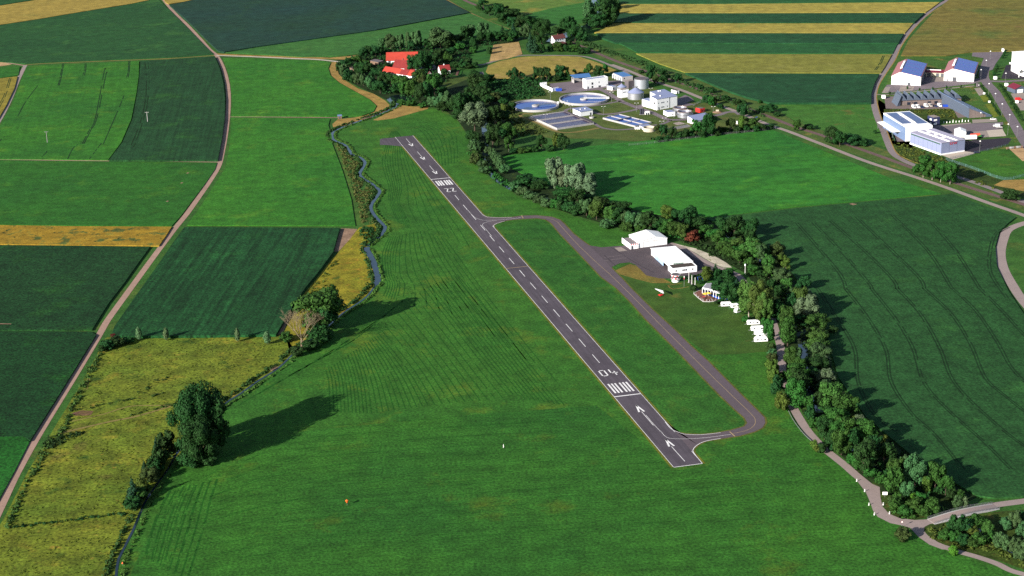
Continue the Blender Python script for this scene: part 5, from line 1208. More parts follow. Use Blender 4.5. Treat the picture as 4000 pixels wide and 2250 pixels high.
redpaint = paint('red_paint', (212, 40, 40), .6, .05, 1, k=1.3)
bluepaint = paint('blue_paint', (36, 78, 190), .6, .05, 1, k=1.4)
orange = paint('orange_paint', (240, 104, 40), .6, .05, 1, k=1.3)
yellow = paint('yellow_cloth', (236, 200, 70), .8, .05, 1, k=1.3)
black = paint('black_plastic', (40, 42, 60), .5, .05, 1, k=1.4)
rubber = paint('tyre_rubber', (36, 34, 36), .9, .05, 1, k=1.6)
wood = paint('weathered_wood', (136, 110, 92), .9, .15, 1, k=1.8)
brickr = paint('brick_floor', (132, 84, 72), .9, .18, 1.2, k=1.8)
clear_m = water('basin_water', (24, 56, 132), .05)
clear_m.node_tree.nodes['Principled BSDF'].inputs['Specular IOR Level'].default_value = .5
aer_m = paint('aerated_water', (92, 86, 120), .35, .35, 1.6, spec=.6, k=1.9)
green_p = paint('green_paint', (44, 84, 72), .6, .05, 1, k=1.4)


def site(fr, N, Rr, L):
    n, r, l = gp(fr, *N), gp(fr, *Rr), gp(fr, *L)
    ex = (r - n); w = ex.length; ex.normalize(); ey = Vector((-ex.y, ex.x, 0))
    return n, math.atan2(ex.y, ex.x), w, abs((l - n).dot(ey))


def slab(mb, q, t):
    """slab of thickness t under the four-sided face q"""
    q = [Vector(p) for p in q]; n = (q[1] - q[0]).cross(q[3] - q[0]).normalized()
    if n.z < 0: n = -n
    mb.hexa([p for p in q], [p + n * t for p in q])


def opening(root, kind, face, w, d, a, z0, ow, oh, mat, t=.08):
    mb = MB()
    if face == 's': mb.box(a, a + ow, -t, -.004, z0, z0 + oh)
    elif face == 'n': mb.box(a, a + ow, d + .004, d + t, z0, z0 + oh)
    elif face == 'w': mb.box(-t, -.004, a, a + ow, z0, z0 + oh)
    else: mb.box(w + .004, w + t, a, a + ow, z0, z0 + oh)
    return mb.build(kind, mat, root)


def bld(name, label, cat, fr, N, Rr, L, top, roof=('flat',), wall=white, roofm=grey_roof, group=None, wins=(), h=None, dmin=None, over=.35):
    n, rz, w, d = site(fr, N, Rr, L)
    if dmin: d = max(d, dmin) if dmin > 0 else -dmin
    h = h or tall(fr, N[0], N[1], top)
    root = thing(name, label, cat, n, rz, group)
    root['w'] = w; root['d'] = d; root['h'] = h
    mb = MB(); rf = MB(); k = roof[0]
    if k == 'flat':
        mb.box(0, w, 0, d, 0, h); rf.box(.3, w - .3, .3, d - .3, h + .004, h + .1)
    elif k == 'para':   # parapet round a sunk roof
        mb.box(0, w, 0, d, 0, h - .5)
        for q in ((0, w, 0, .35), (0, w, d - .35, d), (0, .35, .35, d - .35), (w - .35, w, .35, d - .35)):
            mb.box(q[0], q[1], q[2], q[3], h - .497, h)
        rf.box(.36, w - .36, .36, d - .36, h - .496, h - .4)
    elif k == 'mono':   # heights at SW, SE, NE, NW added to h
        e = roof[1]; hs = [h + x for x in e]
        q = ((0, 0), (w, 0), (w, d), (0, d))
        mb.hexa([(x, y, 0) for x, y in q], [(x, y, z) for (x, y), z in zip(q, hs)])
        o = over; qo = ((-o, -o), (w + o, -o), (w + o, d + o), (-o, d + o))
        slab(rf, [(x, y, z + .004) for (x, y), z in zip(qo, hs)], .18)
    elif k == 'gable':   # ridge along x or y at fraction f
        ax, rise, f = roof[1], roof[2], (roof[3] if len(roof) > 3 else .5); o = over
        if ax == 'x':
            ym = d * f
            mb.hexa([(0, 0, 0), (0, d, 0), (0, d, h), (0, ym, h + rise), (0, 0, h)][::-1], [(w, 0, 0), (w, d, 0), (w, d, h), (w, ym, h + rise), (w, 0, h)][::-1])
            s0, s1 = rise / ym, rise / (d - ym)
            slab(rf, [(-o, -o, h - o * s0 + .01), (w + o, -o, h - o * s0 + .01), (w + o, ym, h + rise + .01), (-o, ym, h + rise + .01)], .18)
            r2 = MB(); slab(r2, [(-o, ym, h + rise + .01), (w + o, ym, h + rise + .01), (w + o, d + o, h - o * s1 + .01), (-o, d + o, h - o * s1 + .01)], .18)
        else:
            xm = w * f
            mb.hexa([(0, 0, 0), (w, 0, 0), (w, 0, h), (xm, 0, h + rise), (0, 0, h)][::-1], [(0, d, 0), (w, d, 0), (w, d, h), (xm, d, h + rise), (0, d, h)][::-1])
            s0, s1 = rise / xm, rise / (w - xm)
            slab(rf, [(-o, -o, h - o * s0 + .01), (xm, -o, h + rise + .01), (xm, d + o, h + rise + .01), (-o, d + o, h - o * s0 + .01)], .18)
            r2 = MB(); slab(r2, [(xm, -o, h + rise + .01), (w + o, -o, h - o * s1 + .01), (w + o, d + o, h - o * s1 + .01), (xm, d + o, h + rise + .01)], .18)
        roof2 = roof[4] if len(roof) > 4 else roofm
        r2.build('roof', roof2, root)
    mb.build('wall', wall, root); rf.build('roof', roofm, root)
    for o in wins:   # kind, face, a (fraction of the wall), z, width, height, material
        kd, f, a, z, ow, oh = o[:6]
        opening(root, kd, f, w, d, a * (w if f in 'sn' else d), z, ow, oh, o[6] if len(o) > 6 else (glass if kd == 'window' else doorm))
    return root


def dims(o): return o['w'], o['d'], o['h']


# ------------------------------------------------------------------ the airfield
# long white hangar
A_N, A_R, A_L = (1375, 990), (1866, 935), (842, 612)
n, rz, w, d = site('H1', A_N, A_R, A_L)
h = tall('H1', 1866, 935, 830)
hg = thing('hangar', 'long white aircraft hangar with pale blue sliding doors and dark flat annex', 'hangar', n, rz)
# annex at the near end, open doors on the left side
an = 8.0
hh = h * 1.30
mb = MB(); mb.box(0, w, 0, an, 0, h)
for q in ((0, w, 0, .3), (0, .3, .3, an), (w - .3, w, .3, an)): mb.box(q[0], q[1], q[2], q[3], h + .003, h + .5)
mb.build('annex_wall', white, hg)
mb = MB(); mb.box(.31, w - .31, .31, an, h + .002, h + .06); mb.build('annex_roof', dark_roof, hg)
mb = MB()   # hall: back, far end, near end above annex, left lintel; open bay near the annex
mb.box(w - .3, w, an + .003, d, 0, hh); mb.box(.3, w - .3, d - .3, d, 0, hh); mb.box(.3, w - .3, an + .003, an + .3, 0, hh)
mb.box(0, .3, an + .003, d, hh - 1.5, hh)
mb.box(0, .3, d - 1.2, d, 0, hh - 1.503)
mb.build('wall', white, hg)
mb = MB(); slab(mb, [(-.5, an - .2, hh + .004), (w + .5, an - .2, hh - .35), (w + .5, d + .3, hh - .35), (-.5, d + .3, hh + .004)], .25); mb.build('roof', white2, hg)
mb = MB(); mb.box(.3, w, an + .3, d, .02, .06); mb.build('hall_floor', conc, hg)
nd_ = 4; y0, y1 = an + (d - an) * .30, d - 1.25
for i in range(nd_):
    a0 = y0 + (y1 - y0) * i / nd_; a1 = y0 + (y1 - y0) * (i + 1) / nd_ - .06
    mb = MB(); mb.box(.02 + .1 * (i % 2), .1 + .1 * (i % 2), a0, a1, .05, hh - 1.52); mb.build('sliding_door', bluedoor if i < 3 else paint('pale_door', (216, 214, 214), k=1.3), hg)
mb = MB(); mb.box(.0, .25, y0 - .5, y0 - .1, 0, hh - 1.6); mb.build('door_post', bluedoor, hg)
mb = MB(); k = int((d - an) / 2.4)
for i in range(k):
    a = an + .6 + i * 2.4; mb.box(-.04, -.004, a, a + 1.1, hh - .75, hh - .1)
mb.build('warning_stripe', redpaint, hg)
for a in (.12, .40, .47, .54, .80):
    opening(hg, 'window', 's', w, an, a * w, h * .45, .8, 1.0, glass)
mb = MB(); mb.box(w * .22, w * .62, an - .15, an - .02, h + .2, hh - .1); mb.build('skylight', paint('green_glass', (128, 160, 150), .3, k=1.6), hg)
# white hangar at the far end with low grey-roofed annex
n, rz, w, d = site('H1', (530, 488), (1272, 392), (290, 350))
h = tall('H1', 1272, 392, 265)
bh = thing('hangar', 'big white gabled hangar with low grey flat annex at the end of the apron', 'hangar', n, rz)
aw = w * .22
mb = MB()
x0 = aw; rise = 1.9; xm = (aw + w) * .56
mb.hexa([(x0, .6, 0), (w, .6, 0), (w, .6, h), (xm, .6, h + rise), (x0, .6, h)][::-1], [(x0, d, 0), (w, d, 0), (w, d, h), (xm, d, h + rise), (x0, d, h)][::-1])
mb.build('wall', white, bh)
s0 = rise / (xm - x0); s1 = rise / (w - xm)
mb = MB(); slab(mb, [(x0 - .3, .3, h - .3 * s0 + .01), (xm, .3, h + rise + .01), (xm, d + .3, h + rise + .01), (x0 - .3, d + .3, h - .3 * s0 + .01)], .2); mb.build('roof', white2, bh)
mb = MB(); slab(mb, [(xm, .3, h + rise + .01), (w + .3, .3, h - .3 * s1 + .01), (w + .3, d + .3, h - .3 * s1 + .01), (xm, d + .3, h + rise + .01)], .2); mb.build('roof', white2, bh)
ha = h * .72
mb = MB(); mb.box(0, aw - .003, 0, d * .92, 0, ha)
for q in ((0, aw - .003, 0, .3), (0, .3, .3, d * .92)): mb.box(q[0], q[1], q[2], q[3], ha + .003, ha + .45)
mb.build('annex_wall', white, bh)
mb = MB(); mb.box(.31, aw - .01, .31, d * .92, ha + .002, ha + .06); mb.build('annex_roof', paint('annex_grey', (150, 140, 144), .8, .08, k=1.9), bh)
mb = MB()
for i in range(4): mb.box(.3 + i * aw / 4, .3 + i * aw / 4 + aw / 8, -.05, -.004, ha - .25, ha + .44)
mb.build('warning_stripe', redpaint, bh)
mb = MB(); mb.box(w * .36, w * .92, .52, .597, h * .86, h * .9); mb.box(w * .36, w * .365, .52, .597, 0, h * .86); mb.box(w * .64, w * .645, .52, .597, 0, h * .86); mb.build('door_frame', greyw, bh)
opening(bh, 'door', 's', w, d, .55, 0, 1.2, 2.2, doorm); opening(bh, 'gate', 's', w, d, aw * .62, 0, aw * .36, ha * .6, white2)
# control tower
c = gp('H1', 1437, 1130)
tw = thing('control_tower', 'round white control tower with red and white checks and glazed cab', 'tower', c)
th = tall('H1', 1437, 1130, 985); tr = 75 * mpp('H1', 1437, 1130)
mb = MB(); mb.cyl(0, 0, 0, th * .38, tr, n=20); mb.build('base', white, tw)
mb = MB(); mb.cyl(0, 0, th * .383, th * .42, tr * 1.32, n=20); mb.build('balcony', conc, tw)
mb = MB(); mb.cyl(0, 0, th * .423, th * .62, tr * .95, tr * 1.02, n=20); mb.build('shaft', white, tw)
mb = MB()
for i in range(6):
    a = i * math.pi / 3 + .2
    for j in range(3):
        b0, b1 = a + j * .17, a + (j + 1) * .17; r0, r1 = tr * .97, tr * 1.035
        mb.face([(r0 * math.cos(b0), r0 * math.sin(b0), th * .43), (r0 * math.cos(b1), r0 * math.sin(b1), th * .43), (r1 * math.cos(b1), r1 * math.sin(b1), th * .615), (r1 * math.cos(b0), r1 * math.sin(b0), th * .615)])
mb.build('red_check', redpaint, tw)
mb = MB(); mb.cyl(0, 0, th * .623, th * .84, tr * 1.02, tr * 1.22, n=20); mb.build('cab_glass', glass, tw)
mb = MB(); mb.cyl(0, 0, th * .843, th * .98, tr * 1.30, n=20); mb.build('roof_band', white, tw)
mb = MB()
for i in range(8):
    a = i * math.pi / 4
    for j in range(3):
        b0, b1 = a + j * .13, a + (j + 1) * .13; r = tr * 1.31
        mb.face([(r * math.cos(b0), r * math.sin(b0), th * .85), (r * math.cos(b1), r * math.sin(b1), th * .85), (r * math.cos(b1), r * math.sin(b1), th * .97), (r * math.cos(b0), r * math.sin(b0), th * .97)])
mb.build('roof_stripe', redpaint, tw)
mb = MB(); mb.cyl(0, 0, th * .983, th * 1.0, tr * 1.2, n=20); mb.build('roof', grey_roof, tw)
mb = MB()
for i in range(16):
    a = i * math.pi / 8; mb.tube((1.28 * tr * math.cos(a), 1.28 * tr * math.sin(a), th * .42), (1.28 * tr * math.cos(a), 1.28 * tr * math.sin(a), th * .5), .04, 5)
mb.build('railing', metal_d, tw)
# flagpoles, signal mast
for i, (u, vb, vt) in enumerate(((1703, 1155, 955), (1764, 1200, 998), (1829, 1192, 1048))):
    o = thing('flagpole', ('tallest white flagpole beside the tower, nearest the hangar', 'middle white flagpole of the three by the tower', 'shortest white flagpole, nearest the club house')[i], 'flagpole', gp('H1', u, vb), 0, 'white flagpoles beside the tower')
    hh_ = tall('H1', u, vb, vt); mb = MB(); mb.tube((0, 0, 0), (0, 0, hh_), .14, 8, .1); mb.build('pole', white2, o); mb = MB(); mb.cyl(0, 0, 0, .25, .5, n=10); mb.build('base', conc, o)
o = thing('signal_mast', 'thin pole with a red and white panel on the lawn by the tower', 'signal mast', gp('H1', 1609, 1243))
hh_ = tall('H1', 1609, 1243, 1015); mb = MB(); mb.tube((0, 0, 0), (0, 0, hh_), .1, 8); mb.build('pole', metal_d, o)
mb = MB(); mb.box(-.25, .25, -.05, .05, hh_ - 2.2, hh_ - 1.2); mb.build('panel', redpaint, o); mb = MB(); mb.box(-.25, .25, -.05, .05, hh_ - 1.19, hh_ - .2); mb.build('panel', white2, o)
o = thing('lane_mast', 'white mast with a lamp head beside the lane and the river belt', 'mast', gp('T4', 362, 885))
hh_ = tall('T4', 362, 885, 710); mb = MB(); mb.tube((0, 0, 0), (0, 0, hh_), .13, 8, .1); mb.build('pole', white2, o); mb = MB(); mb.cyl(0, 0, hh_, hh_ + 1, .45, n=10); mb.build('lamp_head', white2, o)
# club house with terrace
n, rz, w, d = site('H1', (1975, 1370), (2210, 1449 + 25), (1965, 1270)) if False else site('H2', (835, 500), (1180, 585), (900, 330))
ch = thing('club_house', 'low white club house with pale grey roof and glazed front by the terrace', 'club house', gp('H2', 830, 490), R(-22))
w, d, h = 16.5, 11.0, 3.6
poly = [(0, 0), (5.5, -1.5), (11.5, -6), (17.5, -5.0), (20, 3), (13, 10), (6, 11.5), (0, 8)]
mb = MB(); mb.prism([(x * .96 + .3, y * .96 + .2) for x, y in poly], 0, h - .4); mb.build('wall', glass, ch)
mb = MB(); mb.prism(poly, h - .39, h + .3); mb.build('fascia', white, ch)
mb = MB(); mb.prism([(x * .95 + .4, y * .95 + .2) for x, y in poly], h + .303, h + .4); mb.build('roof', paint('club_roof', (168, 166, 176), .7, .16, .35, k=1.8), ch)
for a, b_ in zip(poly[:4], poly[1:5]):
    for t in (0, .33, .66):
        x, y = a[0] * (1 - t) + b_[0] * t, a[1] * (1 - t) + b_[1] * t
        mb = MB(); mb.box(x - .12, x + .12, y - .12, y + .12, 0, h - .395); mb.build('post', white, ch)
for a, b_ in zip(poly[:3], poly[1:4]):
    mb = MB(); mb.hexa([(a[0], a[1] + .05, .0), (b_[0], b_[1] + .05, 0), (b_[0], b_[1] + .2, 0), (a[0], a[1] + .2, 0)], [(a[0], a[1] + .05, .8), (b_[0], b_[1] + .05, .8), (b_[0], b_[1] + .2, .8), (a[0], a[1] + .2, .8)]); mb.build('panel', bluepaint, ch)
tp = gpts(P('H2', [(675, 490), (720, 460), (800, 430), (840, 480), (1000, 560), (1110, 600), (1060, 625), (960, 635), (845, 632), (760, 570)]))
o0 = tp[0].copy(); te = thing('terrace', 'raised red brick terrace with pale kerb in front of the club house', 'terrace', o0)
mb = MB(); q = up_ccw([(p - o0) for p in tp]); mb.prism(q, 0, .45); mb.build('kerb_wall', conc, te)
mb = MB(); mb.prism([(p.x * .97 + .4, p.y * .97 - .1) for p in q], .453, .47); mb.build('paving', brickr, te)
for i in range(9):
    a = tp[(6 + i // 2) % 10].lerp(tp[(7 + i // 2) % 10], (i % 2) * .5) - o0
    mb = MB(); mb.tube((a.x * .98 + .2, a.y * .98, .45), (a.x * .98 + .2, a.y * .98, 1.5), .05, 6); mb.build('railing_post', white2, te)
for i, (u, v) in enumerate(((880, 535), (940, 525))):
    o = thing('parasol', ('yellow parasol on the terrace, left of the pair', 'yellow parasol on the terrace, right of the pair')[i], 'parasol', gp('H2', u, v + 8, .47) , 0, 'yellow parasols on the terrace')
    mb = MB(); mb.tube((0, 0, 0), (0, 0, 2.5), .05, 6); mb.build('pole', white2, o)
    mb = MB(); mb.cyl(0, 0, 2.0, 2.7, 1.7, .05, n=8); mb.build('canopy', yellow, o)
for i, (u, v) in enumerate(((860, 560), (940, 605), (850, 590), (1000, 590))):
    o = thing('terrace_table', ('red table under the left parasol', 'dark table at the terrace edge below the parasols', 'dark table at the left terrace kerb', 'dark table at the right end of the terrace')[i], 'table', gp('H2', u, v, .47), .3 * i)
    mb = MB(); mb.box(-.8, .8, -.5, .5, .7, .76); mb.build('table_top', redpaint if i == 0 else wood, o)
    for s in (-.6, .6):
        mb = MB(); mb.box(s - .05, s + .05, -.4, .4, 0, .697); mb.build('leg', metal_d, o)


# caravans
def caravan(loc, rz, L, label, tall_=2.5, hitch=True):
    o = thing('caravan', label, 'caravan', loc, rz, 'white caravans parked on the lawn')
    hw = 1.15
    prof = [(0, .5), (L, .5), (L, 1.6), (L - .35, tall_ - .12), (L - .8, tall_), (.8, tall_), (.3, tall_ - .25), (0, 1.5)]
    mb = MB(); mb.hexa([(x, -hw, z) for x, z in prof], [(x, hw, z) for x, z in prof]); mb.build('body', white2, o)
    mb = MB(); mb.box(.8, L - .8, -hw + .15, hw - .15, tall_ + .003, tall_ + .06); mb.build('roof', white2, o)
    for a, ww in ((.16, 1.1), (.47, .5), (.72, 1.2)):
        for s in (-1, 1):
            mb = MB(); y = s * (hw + .02); mb.box(L * a, L * a + ww, min(y, s * (hw + .003)), max(y, s * (hw + .003)), 1.2, 1.95); mb.build('window', glass, o)
    mb = MB(); mb.box(-.03, -.004, -.8, .8, .95, 1.45); mb.build('window', glass, o)
    for s in (-1, 1):
        mb = MB(); mb.tube((L * .55, s * (hw - .2), .32), (L * .55, s * (hw - .02), .32), .32, 14); mb.build('wheel', rubber, o)
    mb = MB(); mb.tube((-1.3, 0, .45), (0, -.5, .5), .06, 6); mb.tube((-1.3, 0, .45), (0, .5, .5), .06, 6); mb.tube((-1.25, 0, 0), (-1.25, 0, .6), .05, 6); mb.build('drawbar', metal_d, o)
    mb = MB(); mb.box(.3, L - .3, -hw + .1, hw - .1, .38, .497); mb.build('chassis', zinc_d, o)
    return o


for fr, u, v, L, rzd, lab, th_ in (('H2', 1160, 712, 6.0, 4, 'white caravan beside the club house terrace, farthest from the others', 2.5), ('H2', 1338, 742, 4.6, 12, 'short white caravan half under the tree, second from the club house', 2.4),
                                   ('H2', 1412, 832, 4.6, 35, 'white caravan tucked under the drooping birch, with only its end showing', 2.4), ('H2', 1620, 1036, 7.0, 3, 'long white caravan in the shade edge of the birch with a blue skirt', 2.5),
                                   ('H2', 1690, 1143, 7.2, 5, 'long white caravan with rounded nose below the blue-skirted one', 2.6), ('H2', 1752, 1218, 4.8, 8, 'small white caravan squeezed between the long ones', 2.6),
                                   ('H2', 1790, 1262, 6.3, 5, 'white caravan mostly hidden behind the last one of the row', 2.4), ('H2', 1748, 1340, 7.2, 4, 'white caravan at the lower end of the row, nearest the dark hedge', 2.7)):
    caravan(gp(fr, u, v), R(rzd), L, lab, th_)
# microlight
o = thing('microlight', 'red microlight trike with white delta wing parked on the lawn', 'microlight', gp('H1', 1140, 1420), R(25))
mb = MB(); mb.hexa([(-1.2, -.5, .4), (1.4, -.4, .4), (1.4, .4, .4), (-1.2, .5, .4)], [(-.8, -.35, 1.1), (.9, -.3, 1.0), (.9, .3, 1.0), (-.8, .35, 1.1)]); mb.build('pod', redpaint, o)
for x, y in ((1.3, 0), (-.8, 1.0), (-.8, -1.0)):
    mb = MB(); mb.tube((x, y - .1, .3), (x, y + .1, .3), .3, 12); mb.build('wheel', rubber, o)
    mb = MB(); mb.box(x - .45, x + .45, y - .16, y + .16, .35, .7); mb.build('wheel_fairing', redpaint, o)
mb = MB(); mb.tube((0, 0, .9), (-.1, 0, 3.0), .06, 6); mb.tube((1.2, 0, .9), (0, 0, 2.9), .05, 6); mb.build('mast', metal_d, o)
mb = MB()
for s in (-1, 1):
    mb.hexa([(1.4, 0, 2.95), (-1.0, 0, 2.95), (-1.3, s * 4.8, 3.15), (-.7, s * 4.8, 3.15)], [(1.4, 0, 3.06), (-1.0, 0, 3.06), (-1.3, s * 4.8, 3.22), (-.7, s * 4.8, 3.22)])
mb.build('wing', white2, o)
mb = MB(); mb.tube((-.1, 0, 3.0), (-.1, 0, 3.9), .04, 6); mb.build('king_post', metal_d, o)
o = thing('swing_frame', 'blue swing frame between the hedge and the round conifer', 'swing', gp('H1', 1925, 1110), R(20))
mb = MB()
for x in (-1.5, 1.5): mb.tube((x, -.9, 0), (x, 0, 2.4), .07, 6); mb.tube((x, .9, 0), (x, 0, 2.4), .07, 6)
mb.tube((-1.6, 0, 2.4), (1.6, 0, 2.4), .07, 6); mb.build('frame', bluepaint, o)
for x in (-.7, .7):
    mb = MB(); mb.box(x - .25, x + .25, -.12, .12, .55, .6); mb.tube((x - .2, 0, .6), (x - .2, 0, 2.4), .02, 4); mb.tube((x + .2, 0, .6), (x + .2, 0, 2.4), .02, 4); mb.build('seat', wood, o)
# meadow markers
o = thing('marker', 'orange marker cone standing alone in the south meadow', 'marker', gp('d1', 917, 738))
mb = MB(); mb.tube((0, 0, 0), (0, 0, 1.2), .08, 6); mb.build('post', metal_d, o); mb = MB(); mb.cyl(0, 0, 1.1, 2.3, .15, .75, n=10); mb.cyl(0, 0, 2.303, 2.7, .75, .2, n=10); mb.build('head', orange, o)
o = thing('marker_post', 'small pale post standing in the south meadow left of the runway end', 'post', gp('d1', 2490, 158))
mb = MB(); mb.tube((0, 0, 0), (0, 0, 1.6), .14, 8); mb.build('post', white2, o); mb = MB(); mb.cyl(0, 0, 0, .2, .35, n=8); mb.build('base', conc, o)
o = thing('marker', 'small orange marker on the brook bank at the lower edge', 'marker', gp('d0', 1235, 1345))
mb = MB(); mb.tube((0, 0, 0), (0, 0, 1.0), .08, 6); mb.build('post', metal_d, o); mb = MB(); mb.cyl(0, 0, 1.0, 1.7, .4, .1, n=8); mb.build('head', orange, o)
# power poles in the crop
for i, (u, vb, vt, x) in enumerate(((1487, 1240, 1125, 24), (478, 1440, 1322, 20))):
    hh_ = tall('a0', u, vb, vt); o = thing('power_pole', ('pale concrete power pole standing in the dark maize', 'grey power pole standing in the bright striped crop')[i], 'power pole', gp('a0', u, vb), .1, 'power poles in the left fields')
    mb = MB(); mb.tube((0, 0, 0), (0, 0, hh_), .3, 8, .18); mb.build('pole', conc if i == 0 else greyw, o)
    mb = MB(); mb.box(-1.6, 1.6, -.09, .09, hh_ - .5, hh_ - .25); mb.build('crossarm', conc if i == 0 else greyw, o)
    for x in (-1.4, 0, 1.4):
        mb = MB(); mb.cyl(x, 0, hh_ - .247, hh_ + .15, .09, n=6); mb.build('insulator', metal_d, o)
# small bridges over the brook
n, rz, w, d = site('a1', (1100, 1208), (1155, 1196), (1065, 1196))
o = thing('culvert_bridge', 'small wooden culvert bridge over the brook by the dry headland', 'bridge', gp('a1', 1075, 1204), R(20))
mb = MB(); mb.box(0, 7, 0, 3.4, .25, .5); mb.build('deck', wood, o)
for y in (0, 3.3):
    mb = MB(); mb.box(0, 7, y, y + .1, 1.0, 1.12); [mb.box(x, x + .1, y, y + .1, .503, .997) for x in (0, 2.3, 4.6, 6.9)]; mb.build('railing', wood, o)
o = thing('footbridge', 'narrow plank footbridge across the brook below the dead tree', 'footbridge', gp('c1', 165, 838), R(60))
mb = MB(); mb.box(0, 5, 0, 1.3, .2, .38); mb.build('deck', wood, o)
for y in (0, 1.2):
    mb = MB(); mb.box(0, 5, y, y + .08, .95, 1.03); [mb.box(x, x + .08, y, y + .08, .383, .947) for x in (0, 1.7, 3.3, 4.9)]; mb.build('railing', wood, o)
o = thing('field_hut', 'small blue-grey hut at the end of the field path', 'hut', gp('a1', 825, 1196), R(10))
mb = MB(); mb.box(0, 3.2, 0, 2.8, 0, 2.2); mb.build('wall', wood, o); mb = MB(); slab(mb, [(-.3, -.3, 2.2), (3.5, -.3, 2.2), (3.5, 3.1, 2.8), (-.3, 3.1, 2.8)], .12); mb.build('roof', zinc, o); opening(o, 'door', 's', 3.2, 2.8, 1.0, 0, 1, 1.9, doorm)
# farm bridge of the lane over the river
a, b_ = gp('T7', 1035, 735), gp('T7', 1845, 545)
c, e = gp('T7', 1145, 800), gp('T7', 1950, 610)
ex = ((b_ - a).normalized() + (e - c).normalized()).normalized(); L_ = (b_ - a).length; wd = abs((c - a).cross(ex).z)
o = thing('road_bridge', 'concrete lane bridge with steel railings over the wooded river', 'bridge', a, math.atan2(ex.y, ex.x))
L2 = max((b_ - a).dot(ex), (e - a).dot(ex))
mb = MB(); N_ = 16; rise = 1.0
def bz(x): return .15 + rise * math.sin(math.pi * max(0, min(1, x / L2)))
for i in range(N_):
    x0, x1 = L2 * i / N_, L2 * (i + 1) / N_; z0, z1 = bz(x0), bz(x1)
    mb.hexa([(x0, -wd, z0 - .7), (x1, -wd, z1 - .7), (x1, 0, z1 - .7), (x0, 0, z0 - .7)], [(x0, -wd, z0), (x1, -wd, z1), (x1, 0, z1), (x0, 0, z0)])
mb.build('deck', conc, o)
mb = MB()
for i in range(N_):
    x0, x1 = L2 * i / N_, L2 * (i + 1) / N_; z0, z1 = bz(x0) + .02, bz(x1) + .02
    mb.face([(x0, -wd + .7, z0), (x1, -wd + .7, z1), (x1, -.7, z1), (x0, -.7, z0)])
mb.build('carriageway', lane_m, o)
for y in (-wd + .15, -.15):
    mb = MB(); m2 = 18
    for i in range(m2 + 1):
        x = L2 * i / m2; mb.box(x - .04, x + .04, y - .04, y + .04, bz(x), bz(x) + 1.15)
    for i in range(m2):
        x0, x1 = L2 * i / m2, L2 * (i + 1) / m2
        for zz in (.45, .8, 1.1): mb.tube((x0, y, bz(x0) + zz), (x1, y, bz(x1) + zz), .045, 5)
    mb.build('railing', metal_d, o)
for x in (L2 * .2, L2 * .82):
    mb = MB(); mb.hexa([(x - 1.6, -wd - .3, -1.5), (x + 1.6, -wd - .3, -1.5), (x + 1.6, .3, -1.5), (x - 1.6, .3, -1.5)], [(x - .8, -wd + .2, bz(x) - .703), (x + .8, -wd + .2, bz(x) - .703), (x + .8, -.2, bz(x) - .703), (x - .8, -.2, bz(x) - .703)]); mb.build('abutment', conc, o)
# bend posts, signs
pn = ['white marker post at the outer bend of the lane, uppermost', 'white marker post at the outer bend, second from the top', 'white marker post at the outer bend, third from the top', 'white marker post at the outer bend, lowest of the row', 'white marker post on the inner side of the bend, upper one', 'white marker post on the inner side of the bend, lower one']
for i, (u, v) in enumerate(((150, 262), (250, 390), (303, 563), (371, 685), (483, 560), (561, 672))):
    o = thing('delineator', pn[i], 'marker post', gp('T7', u, v), R(20), 'white posts along the lane bend')
    mb = MB(); mb.hexa([(-.2, -.13, 0), (.2, -.13, 0), (.2, .13, 0), (-.2, .13, 0)], [(-.17, -.11, 1.2), (.17, -.11, 1.3), (.17, .11, 1.3), (-.17, .11, 1.2)]); mb.build('post', white2, o)
    mb = MB(); mb.box(-.195, .195, -.125, .125, .85, 1.0); mb.build('reflector', black, o)
o = thing('info_board', 'white rectangular board on a post inside the lane bend', 'sign', gp('T7', 503, 462), R(-5))
mb = MB(); mb.tube((0, 0, 0), (0, 0, 1.6), .07, 6); mb.build('post', metal_d, o); mb = MB(); mb.box(-1.05, 1.05, -.06, .06, 1.3, 2.7); mb.build('board', white2, o)
o = thing('road_sign', 'pole with red-edged sign at the lane fork', 'road sign', gp('T7', 716, 838))
mb = MB(); mb.tube((0, 0, 0), (0, 0, 3.2), .06, 6); mb.build('pole', metal_d, o); mb = MB(); mb.tube((0, -.03, 2.6), (0, -.09, 2.6), .42, 14); mb.build('disc', redpaint, o); mb = MB(); mb.tube((0, -.092, 2.6), (0, -.1, 2.6), .32, 14); mb.build('face', white2, o)
gr = smooth(gpts(P('T6', [(230, 455), (275, 545), (340, 640), (410, 725), (488, 798)])), 4)
o = thing('guard_rail', 'grey guard rail on the left side of the lane', 'guard rail', gr[0])
mb = MB(); [mb.tube(p - gr[0] + Vector((0, 0, .55)), q - gr[0] + Vector((0, 0, .55)), .16, 6) for p, q in zip(gr[:-1], gr[1:])]; mb.build('rail', metal_d, o)
for p in gr[::2]:
    mb = MB(); q = p - gr[0]; mb.box(q.x - .06, q.x + .06, q.y - .06, q.y + .06, 0, .55); mb.build('post', metal_d, o)


